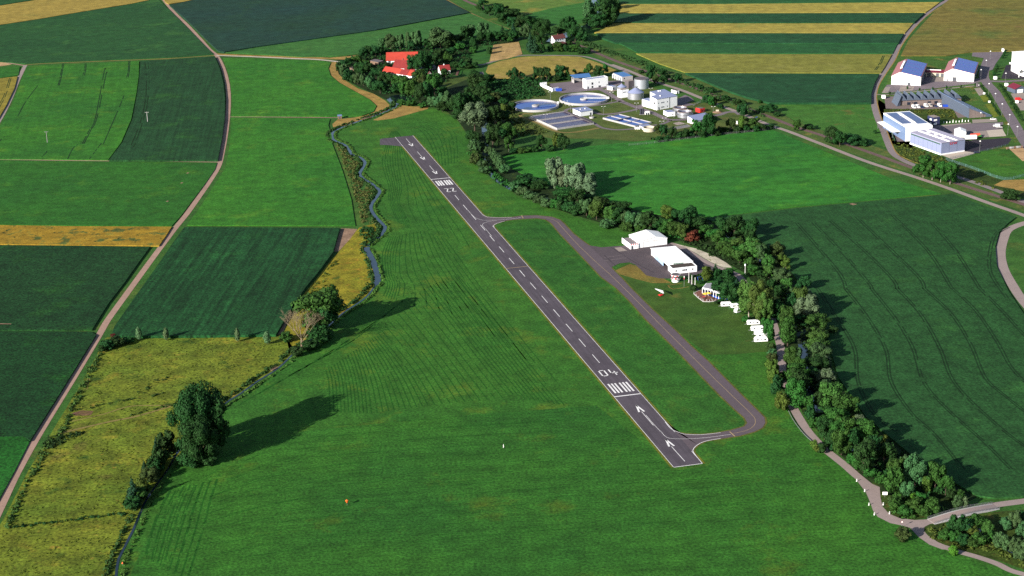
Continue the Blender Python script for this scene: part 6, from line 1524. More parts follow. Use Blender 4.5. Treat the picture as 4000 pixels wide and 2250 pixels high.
def fence(name, label, fr, pts, h=1.9, mat=metal_d, step=5.0, infill=.12):
    q = smooth(gpts(P(fr, pts)), 3); o0 = q[0].copy(); o = thing(name, label, 'fence', o0)
    mb = MB()
    for p, r in zip(q[:-1], q[1:]):
        a, b = p - o0, r - o0
        for z in (.15, h * .35, h * .65, h - .05): mb.tube(a + Vector((0, 0, z)), b + Vector((0, 0, z)), .05, 4)
        L = (b - a).length; k = max(1, int(L / .9))
        for i in range(k):
            c = a.lerp(b, i / k); mb.tube(c + Vector((0, 0, .05)), c + Vector((0, 0, h - .02)), .03, 4)
    mb.build('mesh_panel', mat, o)
    tot = 0.0
    pb = []
    for p, r in zip(q[:-1], q[1:]):
        a, b = p - o0, r - o0; L = (b - a).length; x = (-tot) % step
        while x < L: pb.append(a.lerp(b, x / L)); x += step
        tot += L
    for c in pb[:95]:
        mb = MB(); mb.box(c.x - .08, c.x + .08, c.y - .08, c.y + .08, 0, h + .1); mb.build('post', mat, o)
    return o


fence('wire_fence', 'grey wire mesh fence along the front of the sewage works', 'S3', [(-530, 1290), (-300, 1272), (0, 1238), (400, 1190), (800, 1140), (1200, 1090), (1600, 1050), (2000, 1010), (2430, 945)], 2.0, metal_d, 7)
fence('wire_fence', 'teal green wire fence round the grass bank below the blue hall', 'b3', [(1790, 165), (2080, 260), (2370, 362), (2576, 325), (2700, 300)], 1.9, paint('teal_wire', (108, 150, 150), .6, .05, 1, k=1.6), 7)
fence('wire_fence', 'dark green fence beside the grassy strip left of the blue hall', 'I2', [(125, 530), (200, 690), (290, 900)], 1.8, green_p, 6)
fence('wire_fence', 'dark fence in front of the white concrete pad of the blue hall', 'I2', [(1400, 1245), (1650, 1190), (1890, 1140), (2000, 1100), (2300, 1040), (2576, 960)], 1.6, zinc_d, 5)
fence('wire_fence', 'grey fence curving beside the red kiosk in the sewage works', 'S3', [(760, 500), (800, 470), (900, 420), (990, 400)], 1.9, metal_d, 4)
# ------------------------------------------------------------------ the farm
o = bld('barn', 'big barn with bright red tiled roof among the farm trees', 'barn', 'FA', (988, 548), (1500, 535), (980, 470), 0, ('gable', 'x', 6.2, .5), white, redtile, None, [('gate', 's', .05, 0, 2.6, 2.3)], h=3.0, dmin=-13.5, over=.6)
w, d, h = dims(o)
for x in (.2, .75):
    mb = MB(); mb.box(w * x, w * x + .7, d * .5 - .35, d * .5 + .35, h + 5.5, h + 7.2); mb.build('chimney', brickr, o)
o = bld('farmhouse', 'farmhouse with large weathered dark red roof in front of the bright barn', 'house', 'FA', (1092, 668), (1490, 690), (1085, 600), 0, ('gable', 'x', 6.0, .55), white, darktile, None, [('window', 's', .3 + .1 * i, .9, .9, 1.2) for i in range(4)] + [('door', 's', .78, 0, 1.2, 2.1)], h=3.0, dmin=-13, over=.5)
w, d, h = dims(o)
mb = MB(); mb.box(w * .3, w * .3 + .9, d * .55 - .45, d * .55 + .45, h + 5.4, h + 7.6); mb.build('chimney', brickr, o)
mb = MB(); mb.hexa([(w * .45, -2.5, h * .3), (w * .98, -2.5, h * .3), (w * .72, d * .4, h + 4.2)], [(w * .45, -2.5, h * .3 + .15), (w * .98, -2.5, h * .3 + .15), (w * .72, d * .4, h + 4.6)]); mb.build('hip_roof', darktile, o)
n, rz, w, d = site('FA', (925, 722), (1408, 800), (920, 690)); d = 8.5
o = thing('farm_outbuilding', 'long low farm building whose roof is red at both ends and dark in between', 'outbuilding', n, rz)
h = 2.6; mb = MB(); mb.hexa([(0, 0, 0), (0, d, 0), (0, d, h), (0, d / 2, h + 3.6), (0, 0, h)][::-1], [(w, 0, 0), (w, d, 0), (w, d, h), (w, d / 2, h + 3.6), (w, 0, h)][::-1]); mb.build('wall', white, o)
for x0, x1, m in ((-.4, w * .57, redtile), (w * .57, w * .85, darktile), (w * .85, w + .4, redtile)):
    for s in (0, 1):
        ya, yb = (-.5, d / 2) if s == 0 else (d + .5, d / 2); mb = MB(); za = h - .4
        slab(mb, [(x0, ya, za), (x1 - .004, ya, za), (x1 - .004, yb, h + 3.62), (x0, yb, h + 3.62)], .16); mb.build('roof', m, o)
for x in (.62, .7, .9): opening(o, 'window', 's', w, d, w * x, .8, 1.1, 1.1, glass)
o = bld('house', 'small white house with red gabled roof beside the vegetable plot', 'house', 'FA', (1885, 732), (2055, 718), (1880, 690), 0, ('gable', 'x', 3.9, .5), white, darktile, None, [('window', 's', .12, 1.6, 1.0, 1.2), ('window', 's', .7, 1.6, 1.0, 1.2), ('door', 's', .4, 0, 1.1, 2.1)], h=3.6, dmin=-9, over=.4)
w, d, h = dims(o); mb = MB(); mb.box(w * .45, w * .45 + .7, d / 2 - .35, d / 2 + .35, h + 3.2, h + 5); mb.build('chimney', white, o)
o = bld('shed', 'long brown wooden shed with grey roof under the farm trees', 'shed', 'FA', (850, 575), (930, 552), (730, 560), 0, ('mono', (0, .2, .8, .6)), wood, grey_roof, None, [('gate', 's', .2, 0, 1.8, 1.9)], h=2.6, dmin=-10)
o = bld('shed', 'dark low shed behind the leftmost farm trees', 'shed', 'FA', (370, 660), (445, 680), (370, 570), 0, ('mono', (0, 0, .6, .6)), wood, dark_roof, None, [('door', 's', .4, 0, 1.2, 1.9)], h=2.4, dmin=-7)
o = bld('shed', 'grey shed in the shade left of the small white house', 'shed', 'FA', (1740, 665), (1815, 655), (1735, 640), 0, ('mono', (0, 0, .7, .7)), greyw, grey_roof, None, [('door', 's', .3, 0, 1.0, 1.9)], h=3.0, dmin=-4)
o = bld('garden_hut', 'tiny pale hut with steep gable below the grey shed', 'hut', 'FA', (1685, 755), (1745, 752), (1685, 730), 0, ('gable', 'y', 2.2, .5), greyw, brownt, None, [('door', 's', .4, 0, .9, 1.8)], h=1.4, dmin=-4, over=.2)
o = bld('shed', 'pale flat shed at the left end of the long farm building', 'shed', 'FA', (880, 725), (925, 715), (865, 690), 0, ('mono', (0, 0, .5, .5)), conc, grey_roof, None, [('door', 's', .3, 0, .9, 1.9)], h=2.4, dmin=-6)
o = bld('hay_shed', 'grey weathered hay shed at the edge of the dry field', 'shed', 'FB', (388, 1128), (478, 1122), (385, 1090), 0, ('mono', (0, 0, .9, .9)), wood, grey_roof, None, [('gate', 's', .2, 0, 2.5, 2.2)], h=3.6, dmin=-6)
o = thing('mast', 'white lattice mast rising from the farm trees', 'mast', gp('FA', 718, 720)); hh_ = tall('FA', 718, 720, 585)
mb = MB()
for x in (-.8, .8):
    mb.tube((x, 0, 0), (x, 0, hh_), .16, 6)
mb.build('pole', white2, o); mb = MB()
for i in range(9): mb.tube((-.8, 0, hh_ * (.15 + .1 * i)), (.8, 0, hh_ * (.15 + .1 * i)), .1, 5)
mb.build('rung', white2, o)
o = bld('house', 'white two-storey house with brown roof by the railway', 'house', 'FB', (1492, 645), (1650, 620), (1447, 622), 570, ('gable', 'x', 3.2, .5), white, brownt, None, [('window', 's', .12 + .2 * i, z, .9, 1.2) for i in range(4) for z in (.9, 3.6)] + [('window', 'w', .3, 1, .9, 1.2), ('window', 'w', .6, 1, .9, 1.2)], h=5.6, dmin=-8)
w, d, h = dims(o); mb = MB(); mb.box(w * .5, w * .5 + .7, d / 2 - .35, d / 2 + .35, h + 2.6, h + 4.2); mb.build('chimney', brickr, o)
o = bld('outbuilding', 'low dark-roofed outbuilding in front of the white house by the railway', 'outbuilding', 'FB', (1470, 690), (1660, 650), (1462, 670), 0, ('mono', (0, 0, .8, .8)), brownt, brownt, None, [('gate', 's', .1, 0, 2, 1.9)], h=2.3, dmin=-5)
# fence rows of the little vegetable plot
for i in range(3):
    field('vegetable_bed', P('FA', [(2085 + 55 * i, 740), (2125 + 55 * i, 740), (2150 + 55 * i, 660), (2112 + 55 * i, 662)]), (floor_m, paint('tilled_soil', (110, 70, 60), .9, .15, k=KEXP), g_in)[i], .3, .04)

# ------------------------------------------------------------------ sewage works
o = bld('office_building', 'white two-storey plant office beside the blue canopy', 'building', 'S1', (1600, 505), (2035, 443), (1525, 462), 318, ('para',), white, lilac_roof, None,
        [('window', 's', .24, 3.2, 1.6, 2), ('window', 's', .24, .4, 1.6, 1.6), ('window', 's', .57, 3.8, .6, 1.4), ('gate', 's', .56, 0, 2.2, 1.6), ('door', 's', .05, 0, 1.2, 2), ('door', 's', .94, 0, .7, 1.9)], dmin=-6.5)
n, rz, w, d = site('S1', (1510, 475), (1790, 440), (1350, 385))
o = thing('storage_canopy', 'open storage canopy with blue roof on posts', 'canopy', gp('S1', 1350, 390), rz)
hcan = tall('S1', 1350, 390, 262); w = 15.5; d = 13
mb = MB(); slab(mb, [(-1.5, -4.5, hcan), (w - 1.5, -6.5, hcan - .6), (w + 2, 5, hcan + .5), (-1.5, 5, hcan + .9)], .3); mb.build('roof', blue_roof, o)
for x, y in ((0, 0), (0, 4.5), (6.5, -5.8), (6.5, 4.5), (13, 4.5)):
    mb = MB(); mb.box(x - .25, x + .25, y - .25, y + .25, 0, hcan - .8); mb.build('post', conc, o)
mb = MB(); mb.box(.3, 12.7, 4.3, 4.7, 0, hcan - .9); mb.box(.26, .5, .3, 4.2, 0, 3); mb.build('wall', conc, o)
o = bld('garage', 'grey garage with blue roof and four gate bays', 'garage', 'S1', (2322, 365), (2535, 340), (2072, 290), 262, ('flat',), paint('garage_wall', (186, 180, 184), .8, .04, k=1.5), blue_roof, None, [('gate', 'w', .06 + .235 * i, .1, 3.4, 3.2, doorm) for i in range(4)] + [('window', 's', .15, 2.6, 1, 1)])
w, d, h = dims(o)
for i in range(5):
    mb = MB(); y = d * (.02 + .235 * i); mb.box(-.9, -.09, y, y + .55, 0, h * .85); mb.build('pier', white, o)
o = bld('transformer_kiosk', 'small white flat kiosk on a pale pad by the left silo', 'kiosk', 'S1', (2122, 532), (2210, 512), (2062, 498), 462, ('flat',), white, lilac_roof, None, [('door', 's', .2, 0, 1.2, 1.9)])


def silo(label, fr, u, v, rpx, vt, roof_v=None, mat=metal, nm='silo', top=None):
    h = tall(fr, u, v, vt); r = rpx * mpp(fr, u, v); c = gp(fr, u, v); o = thing(nm, label, nm, c)
    mb = MB(); mb.cyl(0, 0, 0, h, r, n=40); b_ = mb.build('body', mat, o)
    if roof_v:
        hr = r * .55; mb = MB(); mb.cyl(0, 0, h + .003, h + hr, r * 1.02, r * .14, n=40); mb.build('roof', top or lilac_roof, o)
        mb = MB(); mb.cyl(0, 0, h + hr + .003, h + hr + .8, r * .14, n=12); mb.build('vent', metal_d, o)
    else:
        mb = MB(); mb.cyl(0, 0, h + .003, h + .12, r * .95, n=40); mb.build('roof', top or conc_d, o)
    mb = MB(); mb.ring(0, 0, h - .25, h + .1, r + .003, r + .12, 40); mb.build('rim', metal_d, o)
    return o, h, r


silo('silver silo with conical roof, partly behind the white box', 'S2', 665, 590, 95, 455, 1)
o, h, r = silo('front silver silo with ribbed conical roof and headgear', 'S2', 945, 690, 163, 565, 1)
mb = MB(); mb.tube((-r * .1, 0, h + r * .5), (-r * .1, 0, h + r * .9), .12, 6); mb.tube((r * .2, 0, h + r * .5), (r * .2, 0, h + r * .8), .1, 6); mb.box(-r * .4, r * .3, -.8, .8, h + r * .62, h + r * .66); mb.build('headgear', metal_d, o)
silo('large grey flat-topped storage tank behind the silos', 'S2', 1060, 480, 142, 290, None, paint('tank_sheet', (190, 198, 208), .45, .04, metal=.5, k=1.4), 'tank')
o = bld('machine_house', 'dark grey cube between the two silos', 'building', 'S2', (800, 500), (915, 480), (760, 470), 350, ('flat',), conc_d, pave, None, [('window', 'e', .3, 4, 1.6, 1.6)])
o = bld('pump_house', 'white box building between the silos with a slot window', 'building', 'S2', (655, 688), (805, 665), (603, 655), 530, ('flat',), white, pave, None, [('window', 's', .2, 4.6, 3.4, .5), ('door', 'w', .2, 0, .9, 2.2)])
# main building: three blocks of one house
n, rz, w, d = site('S2', (1370, 932), (1778, 860), (1235, 888)); hm = tall('S2', 1370, 932, 715)
o = thing('plant_building', 'large white plant building with lilac sloping roof and small square windows', 'building', n, rz)
d1 = d; d2 = d * 1.9
mb = MB(); q = ((0, 0), (w, 0), (w, d1), (0, d1)); hs = (hm, hm, hm + 1.2, hm + 1.2)
mb.hexa([(x, y, 0) for x, y in q], [(x, y, z) for (x, y), z in zip(q, hs)]); mb.build('wall', white, o)
mb = MB(); slab(mb, [(-.2, -.2, hm + .01), (w + .2, -.2, hm + .01), (w + .2, d1 + .1, hm + 1.22), (-.2, d1 + .1, hm + 1.22)], .2); mb.build('roof', lilac_roof, o)
mb = MB(); mb.hexa([(w * .3, d1 + .003, 0), (w, d1 + .003, 0), (w, d2, 0), (w * .3, d2, 0)], [(w * .3, d1 + .003, hm + 1.0), (w, d1 + .003, hm + 1.0), (w, d2, hm + 2.2), (w * .3, d2, hm + 2.2)]); mb.build('wall', white, o)
mb = MB(); slab(mb, [(w * .3 - .1, d1 + .12, hm + 1.24), (w + .2, d1 + .12, hm + 1.24), (w + .2, d2 + .1, hm + 2.42), (w * .3 - .1, d2 + .1, hm + 2.42)], .2); mb.build('roof', lilac_roof, o)
mb = MB(); mb.box(-w * .02, w * .295, d1 + .004, d2 * 1.12, 0, hm * .62); mb.build('wing_wall', white, o)
mb = MB(); mb.box(-w * .02 - .1, w * .295, d1 + .1, d2 * 1.12 + .1, hm * .623, hm * .65); mb.build('wing_roof', lilac_roof, o)
for z in (hm * .16, hm * .58):
    for x in (.07, .215, .27, .325, .5): opening(o, 'window', 's', w, d1, w * x, z, .55, 1.0, glass)
opening(o, 'door', 's', w, d1, w * .08, 0, .9, 2.1, doorm); opening(o, 'window', 'w', w, d1, d1 * .2, hm * .5, 2.2, 1.8, glass)
mb = MB(); mb.box(w * .615, w * .64, -.05, -.004, 0, hm * .98); mb.build('stair_glazing', glass, o)
for x, y in ((.35, d1 * .55), (.62, d2 * .86), (.7, d2 * .84)):
    z = hm + 1.2 * y / d1 + .1; mb = MB(); mb.cyl(w * x, y, z - .3, z + .9, .5, n=12); mb.build('vent', white2, o)
o = bld('transformer_kiosk', 'white kiosk standing in the road verge behind the plant building', 'kiosk', 'S2', (1760, 602), (1818, 592), (1694, 565), 545, ('flat',), white, conc_d, None, [('door', 's', .2, 0, 1.1, 1.9)])
for lab, u, v, r_, vt in (('round silver open tank with brown rim and stairs, nearest the white hut', 1930, 1060, 145, 945), ('round white open tank behind the silver one', 1840, 950, 135, 870)):
    h = tall('S2', u, v, vt) * .95; r = r_ * mpp('S2', u, v); o = thing('open_tank', lab, 'tank', gp('S2', u, v), 0, 'round open tanks of the sewage works')
    mb = MB(); mb.ring(0, 0, 0, h, r - .3, r, 40); mb.build('wall', metal, o)
    mb = MB(); mb.ring(0, 0, h + .003, h + .25, r - .45, r + .15, 40); mb.build('rim', wood, o)
    mb = MB(); mb.cyl(0, 0, .05, h * .72, r - .31, n=40); mb.build('sludge', aer_m, o)
    mb = MB(); mb.ring(0, 0, h * .55, h * .58, r + .02, r + 1.0, 40)
    for i in range(14):
        a = i * math.pi / 7; mb.tube(((r + .95) * math.cos(a), (r + .95) * math.sin(a), 0), ((r + .95) * math.cos(a), (r + .95) * math.sin(a), h * .9), .05, 4)
    mb.build('walkway', metal_d, o)
    mb = MB(); mb.hexa([(-r - 3.4, -1.5, 0), (-r - 3.0, -1.5, 0), (-r - 3.0, -.6, 0), (-r - 3.4, -.6, 0)], [(-r - .6, -1.5, h * .56), (-r - .2, -1.5, h * .56), (-r - .2, -.6, h * .56), (-r - .6, -.6, h * .56)]); mb.build('stair', metal_d, o)
o = bld('service_hut', 'low white hut with lilac roof left of the round open tanks', 'hut', 'S2', (1585, 1062), (1738, 1045), (1520, 1015), 978, ('flat',), white, lilac_roof, None, [('door', 'w', .2, 0, .9, 2), ('door', 'w', .6, 0, .9, 2), ('window', 's', .6, 1.2, 1, .6)])
o = bld('red_kiosk', 'small red kiosk with flat grey roof beside the curving path', 'kiosk', 'S2', (2240, 985), (2335, 965), (2180, 955), 905, ('flat',), redpaint, grey_roof, None, [('window', 's', .3, 1.0, 1, 1), ('door', 's', .7, 0, .8, 2)], over=.5)
o = bld('workshop_hall', 'white hall with lilac pitched roof behind the front trees', 'hall', 'S3', (832, 872), (1185, 805), (682, 838), 785, ('mono', (0, 0, 1.6, 1.6)), white, lilac_roof, None, [('window', 's', .3, 2, 1, 1), ('door', 's', .1, 0, 1, 2), ('gate', 's', .55, 0, 3, 3, white2)], dmin=-12)
o = thing('storage_tank', 'pair of black upright plastic tanks beside a white cabinet', 'tank', gp('S2', 1072, 1015)); h = tall('S2', 1072, 1015, 905)
for x in (-.95, .95):
    mb = MB(); mb.cyl(x, 0, 0, h, .92, n=20); mb.cyl(x, 0, h + .003, h + .4, .9, .3, n=20); mb.build('body', black, o)
mb = MB(); mb.box(-2.2, 2.2, -1.3, 1.3, -.02, .15); mb.build('base', conc, o)
o = bld('cabinet', 'white equipment cabinet right of the black tanks', 'cabinet', 'S2', (1135, 1022), (1228, 1015), (1130, 1005), 968, ('flat',), white2, white2, None, [('door', 's', .1, .1, 1.3, 1.6), ('door', 's', .55, .1, 1.3, 1.6)])
o = bld('blower_house', 'white cube building with lilac roof beside the aeration tanks', 'building', 'S1', (1475, 1060), (1728, 1020), (1335, 1003), 965, ('mono', (0, 0, .5, .5)), white, lilac_roof, None, [('door', 'w', .3, 0, .9, 2.1), ('gate', 's', .78, 0, 1.2, 2.2)])
w, d, h = dims(o)
for x, y in ((.3, .5), (.65, .45)):
    mb = MB(); mb.cyl(w * x, d * y, h + .2, h + 1.1, .4, n=10); mb.build('vent', white2, o)
o = bld('screening_hut', 'low white hut with lilac roof above the round cream basin', 'hut', 'S2', (1090, 1320), (1250, 1290), (1058, 1290), 1270, ('mono', (0, 0, .4, .4)), white, lilac_roof, None, [('door', 'w', .3, 0, .9, 1.8)])
h = tall('S2', 1215, 1350, 1275); r = 124 * mpp('S2', 1215, 1350); o = thing('round_basin', 'open round cream basin at the front edge of the works', 'basin', gp('S2', 1215, 1345))
mb = MB(); mb.ring(0, 0, 0, h, r - .35, r, 40); mb.build('wall', cream, o); mb = MB(); mb.cyl(0, 0, .05, h * .5, r - .36, n=40); mb.build('floor', conc, o)
for i, u in enumerate((945, 982, 1020)):
    o = thing('white_drum', ('white drum left of the round basin, farthest from it', 'middle white drum of three left of the round basin', 'white drum left of the round basin, nearest to it')[i], 'drum', gp('S2', u, 1310), 0, 'white drums by the round basin')
    mb = MB(); mb.cyl(0, 0, 0, 1.6, .75, n=16); mb.build('body', white2, o); mb = MB(); mb.cyl(0, 0, 1.603, 1.8, .7, .4, n=16); mb.build('lid', white2, o)
# clarifiers
for i, (lab, u, v, rpx, ba) in enumerate((('left round clarifier with scraper bridge, nearest the river wood', 575, 862, 470, 12), ('right round clarifier with scraper bridge, nearest the plant yard', 1548, 728, 490, -8))):
    r = rpx * mpp('S1', u, v); o = thing('clarifier', lab, 'clarifier', gp('S1', u, v), 0, 'round clarifiers of the sewage works')
    mb = MB(); mb.ring(0, 0, 0, 1.9, r - .6, r, 72); mb.build('rim_wall', conc, o)
    mb = MB(); mb.ring(0, 0, 0, .75, r - 2.0, r - 1.6, 72); mb.build('weir', conc, o)
    mb = MB(); mb.cyl(0, 0, .02, .6, r - .51, n=72); mb.build('water', clear_m, o)
    mb = MB(); mb.cyl(0, 0, .604, 1.7, r * .15, n=24); mb.build('centre_drum', conc, o)
    br = thing('scraper', None, None); COL.objects.unlink(br); bpy.data.objects.remove(br)
    a = R(ba); ca, sa_ = math.cos(a), math.sin(a); mb = MB(); wv = Vector((-sa_, ca, 0)) * .9; t0v = Vector((0, 0, 1.9)); t1v = Vector((ca, sa_, 0)) * (r + .2) + Vector((0, 0, 1.9))
    mb.hexa([t0v - wv, t1v - wv, t1v + wv, t0v + wv], [p + Vector((0, 0, .25)) for p in (t0v - wv, t1v - wv, t1v + wv, t0v + wv)]); mb.build('bridge_deck', white2 if i else metal_d, o)
    mb = MB()
    for s in (-1, 1):
        mb.tube(t0v + wv * s + Vector((0, 0, 1.2)), t1v + wv * s + Vector((0, 0, 1.2)), .06, 5)
        for k in range(9):
            p = t0v.lerp(t1v, k / 8) + wv * s; mb.tube(p, p + Vector((0, 0, 1.2)), .05, 4)
    mb.build('railing', metal_d, o)
    p = Vector((ca, sa_, 0)) * (r - .2); mb = MB(); mb.box(p.x - .9, p.x + .9, p.y - .9, p.y + .9, 1.51, 3.0); mb.build('drive_unit', white2, o)
# aeration tanks
n, rz, w, d = site('S1', (1010, 1328), (1752, 1218), (480, 1080)); hA = 1.5
o = thing('aeration_tank', 'three long parallel aeration lanes filled with grey water', 'aeration tank', n, rz)
mb = MB(); t = .5
mb.box(0, w, 0, t, 0, hA); mb.box(0, w, d - t, d, 0, hA); mb.box(0, t, t, d - t, 0, hA); mb.box(w - t, w, t, d - t, 0, hA)
for k in (1, 2): y = d * k / 3; mb.box(t + .003, w - t - .003, y - 1.3, y - .8, 0, hA - .003); mb.box(t + .003, w - t - .003, y + .8, y + 1.3, 0, hA - .003)
mb.build('wall', conc, o)
for k in range(3):
    mb = MB(); mb.box(t + .01, w - t - .01, d * k / 3 + (t if k == 0 else 1.31), d * (k + 1) / 3 - (t if k == 2 else 1.31), .05, hA - .5); mb.build('water', aer_m, o)
for k in (1, 2):
    mb = MB(); y = d * k / 3; mb.box(t + .01, w - t - .01, y - .79, y + .79, .05, hA - .2); mb.build('walkway', pave, o)
mb = MB(); mb.box(-1.6, -.003, -1.2, d + 1, -.02, .12); mb.build('apron_slab', pave_w, o)
mb = MB()
for k in range(4):
    y = min(d - .1, max(.1, d * k / 3)); mb.tube((0, y, hA + 1.1), (w, y, hA + 1.1), .05, 4)
    for i in range(12): mb.tube((w * i / 11, y, hA), (w * i / 11, y, hA + 1.1), .04, 4)
mb.build('railing', metal_d, o)
mb = MB(); mb.box(w - 2.6, w - .6, .6, d - .6, hA + .004, hA + .4); mb.build('cross_channel', conc_d, o)
# settling basins
n, rz, w, d = site('S2', (930, 1278), (1265, 1200), (498, 1062)); hA = 1.4
o = thing('settling_basin', 'rectangular settling basin of blue cells with white walls', 'basin', n, rz)
mb = MB(); mb.box(0, w, 0, t, 0, hA); mb.box(0, w, d - t, d, 0, hA); mb.box(0, t, t, d - t, 0, hA); mb.box(w - t, w, t, d - t, 0, hA)
mb.box(w * .48, w * .52, t + .003, d - t - .003, 0, hA - .003)
for k in (.33, .62): mb.box(t + .003, w * .477, d * k, d * k + .5, 0, hA - .006); mb.box(w * .523, w - t - .003, d * k, d * k + .5, 0, hA - .006)
mb.build('wall', conc, o)
for x0, x1 in ((t + .01, w * .476), (w * .524, w - t - .01)):
    for y0, y1 in ((t + .01, d * .33 - .01), (d * .33 + .51, d * .62 - .01), (d * .62 + .51, d - t - .01)):
        mb = MB(); mb.box(x0, x1, y0, y1, .05, hA - .5); mb.build('water', clear_m, o)
mb = MB(); mb.box(-.3, w + .3, d * .6, d * .6 + 1.4, hA + .01, hA + .25); mb.build('scraper_bridge', metal_d, o)
mb = MB(); mb.box(w * .42, w * .58, d + .3, d + 2.6, 0, 1.0); mb.build('inlet_box', conc, o)
o = thing('round_pit', 'small round white pit with machinery beside the cube building', 'pit', gp('S1', 1708, 1090)); mb = MB(); mb.ring(0, 0, 0, 1.3, 1.7, 2.0, 24); mb.build('wall', conc, o); mb = MB(); mb.cyl(0, 0, .02, .8, 1.69, n=24); mb.cyl(0, 0, .8, 2.4, .5, n=10); mb.build('pump', metal_d, o)
o = thing('bunker_wall', 'long low white retaining wall with a corner block at the plant yard', 'wall', gp('S1', 912, 556))
a = gp('S1', 672, 448) - gp('S1', 912, 556); b_ = gp('S1', 1040, 530) - gp('S1', 912, 556); hb = tall('S1', 912, 556, 490)
for v_, th_ in ((a, .5), (b_, .5)):
    dn = v_.normalized(); nn = Vector((-dn.y, dn.x, 0)) * (th_ if v_ is b_ else -th_); mb = MB(); st_ = dn * (.51 if v_ is b_ else 0)
    mb.hexa([st_, v_, v_ + nn, st_ + nn] if v_ is b_ else [st_, st_ + nn, v_ + nn, v_], [p + Vector((0, 0, hb)) for p in ([st_, v_, v_ + nn, st_ + nn] if v_ is b_ else [st_, st_ + nn, v_ + nn, v_])]); mb.build('wall', white, o)
dn = a.normalized(); e_ = Vector((dn.y, -dn.x, 0)); e_ = e_ if e_.dot(b_) > 0 else -e_
mb = MB(); mb.hexa([a + Vector((0, 0, 0)), a + e_ * 6.5, a + e_ * 6.5 + dn * .5, a + dn * .5], [p + Vector((0, 0, hb * 1.05)) for p in (a, a + e_ * 6.5, a + e_ * 6.5 + dn * .5, a + dn * .5)]); mb.build('wall', white, o)


def container(label, fr, u, v, rz, mat, L=5.5, W_=2.3, H_=2.2):
    o = thing('skip_container', label, 'container', gp(fr, u, v), rz)
    mb = MB(); mb.hexa([(.5, 0, .15), (L - .5, 0, .15), (L - .5, W_, .15), (.5, W_, .15)], [(0, 0, H_), (L, 0, H_), (L, W_, H_), (0, W_, H_)]); mb.build('body', mat, o)
    mb = MB(); mb.box(.25, L - .25, .2, W_ - .2, H_ + .003, H_ + .06); mb.build('cover', mat, o)
    mb = MB(); [mb.box(x, x + .12, -.1, -.004, .5, H_ - .1) for x in (1, 2, 3, 4)]; mb.build('rib', mat, o)
    return o


container('dark blue skip container at the end of the white retaining wall', 'S1', 985, 552, .1, bluepaint)
o = thing('channel_trough', 'long low concrete channel with railings at the front of the works', 'channel', gp('S3', 240, 990))
a = gp('S3', 705, 905) - gp('S3', 240, 990); dn = a.normalized(); nn = Vector((-dn.y, dn.x, 0))
for k, hh_ in ((0, 1.3), (3.2, 1.3)):
    mb = MB(); q = [nn * k, a + nn * k, a + nn * (k + .4), nn * (k + .4)]; mb.hexa(q, [p + Vector((0, 0, hh_)) for p in q]); mb.build('wall', conc, o)
mb = MB(); q = [nn * .41, a + nn * .41, a + nn * 3.19, nn * 3.19]; mb.hexa(q, [p + Vector((0, 0, .8)) for p in q]); mb.build('water', aer_m, o)
mb = MB()
for k in (.2, 3.4):
    mb.tube(nn * k + Vector((0, 0, 2.3)), a + nn * k + Vector((0, 0, 2.3)), .05, 4)
    for i in range(11): mb.tube(a * (i / 10) + nn * k + Vector((0, 0, 1.3)), a * (i / 10) + nn * k + Vector((0, 0, 2.3)), .04, 4)
mb.build('railing', metal_d, o)
o = thing('blue_sail', 'blue triangular sail sign on poles at the plant entrance', 'sign', gp('S3', 2000, 830), R(10))
hh_ = tall('S3', 2000, 830, 700)
mb = MB(); mb.hexa([(-2.6, 0, hh_ * .62), (2, 0, hh_ * .45), (2, 0, hh_)], [(-2.6, .12, hh_ * .62), (2, .12, hh_ * .45), (2, .12, hh_)]); mb.build('sail', bluepaint, o)
for x in (-2.6, 2.1): mb = MB(); mb.tube((x, .05, 0), (x, .05, hh_ if x > 0 else hh_ * .7), .1, 6); mb.build('pole', metal_d, o)
o = thing('white_hydrant_post', 'small white post on a pad on the lawn near the entrance', 'post', gp('S3', 1645, 845)); mb = MB(); mb.box(-.6, .6, -.5, .5, 0, 2.4); mb.build('post', white2, o); mb = MB(); mb.cyl(.5, 0, 0, .15, 1.7, n=16); mb.build('base', pave_w, o)
o = thing('sand_pile', 'pale sand pile with a block beside the plant driveway', 'sand pile', gp('S3', 1250, 612)); mb = MB(); mb.cyl(0, 0, 0, .7, 4.2, 2.2, n=20); mb.build('sand', soil, o); mb = MB(); mb.box(-1.2, 1.2, .4, 1.6, .6, 2.0); mb.build('block', cream, o)
LP = 0


def lamp(label, fr, u, vb, vt, group, head=.55, arm=False):
    h = tall(fr, u, vb, vt); o = thing('street_lamp', label, 'street lamp', gp(fr, u, vb), 0, group)
    mb = MB(); mb.tube((0, 0, 0), (0, 0, h), .12, 8, .08); mb.build('pole', metal_d, o)
    if arm:
        mb = MB(); mb.tube((-1.3, 0, h), (1.3, 0, h), .06, 6); mb.build('arm', metal_d, o)
        for x in (-1.3, 1.3): mb = MB(); mb.box(x - .4, x + .4, -.2, .2, h - .1, h + .1); mb.build('lamp_head', white2, o)
    else:
        mb = MB(); mb.cyl(0, 0, h + .003, h + .2, head * 1.4, head, n=12); mb.cyl(0, 0, h + .203, h + .6, head, .1, n=12); mb.build('lamp_shade', white2, o)


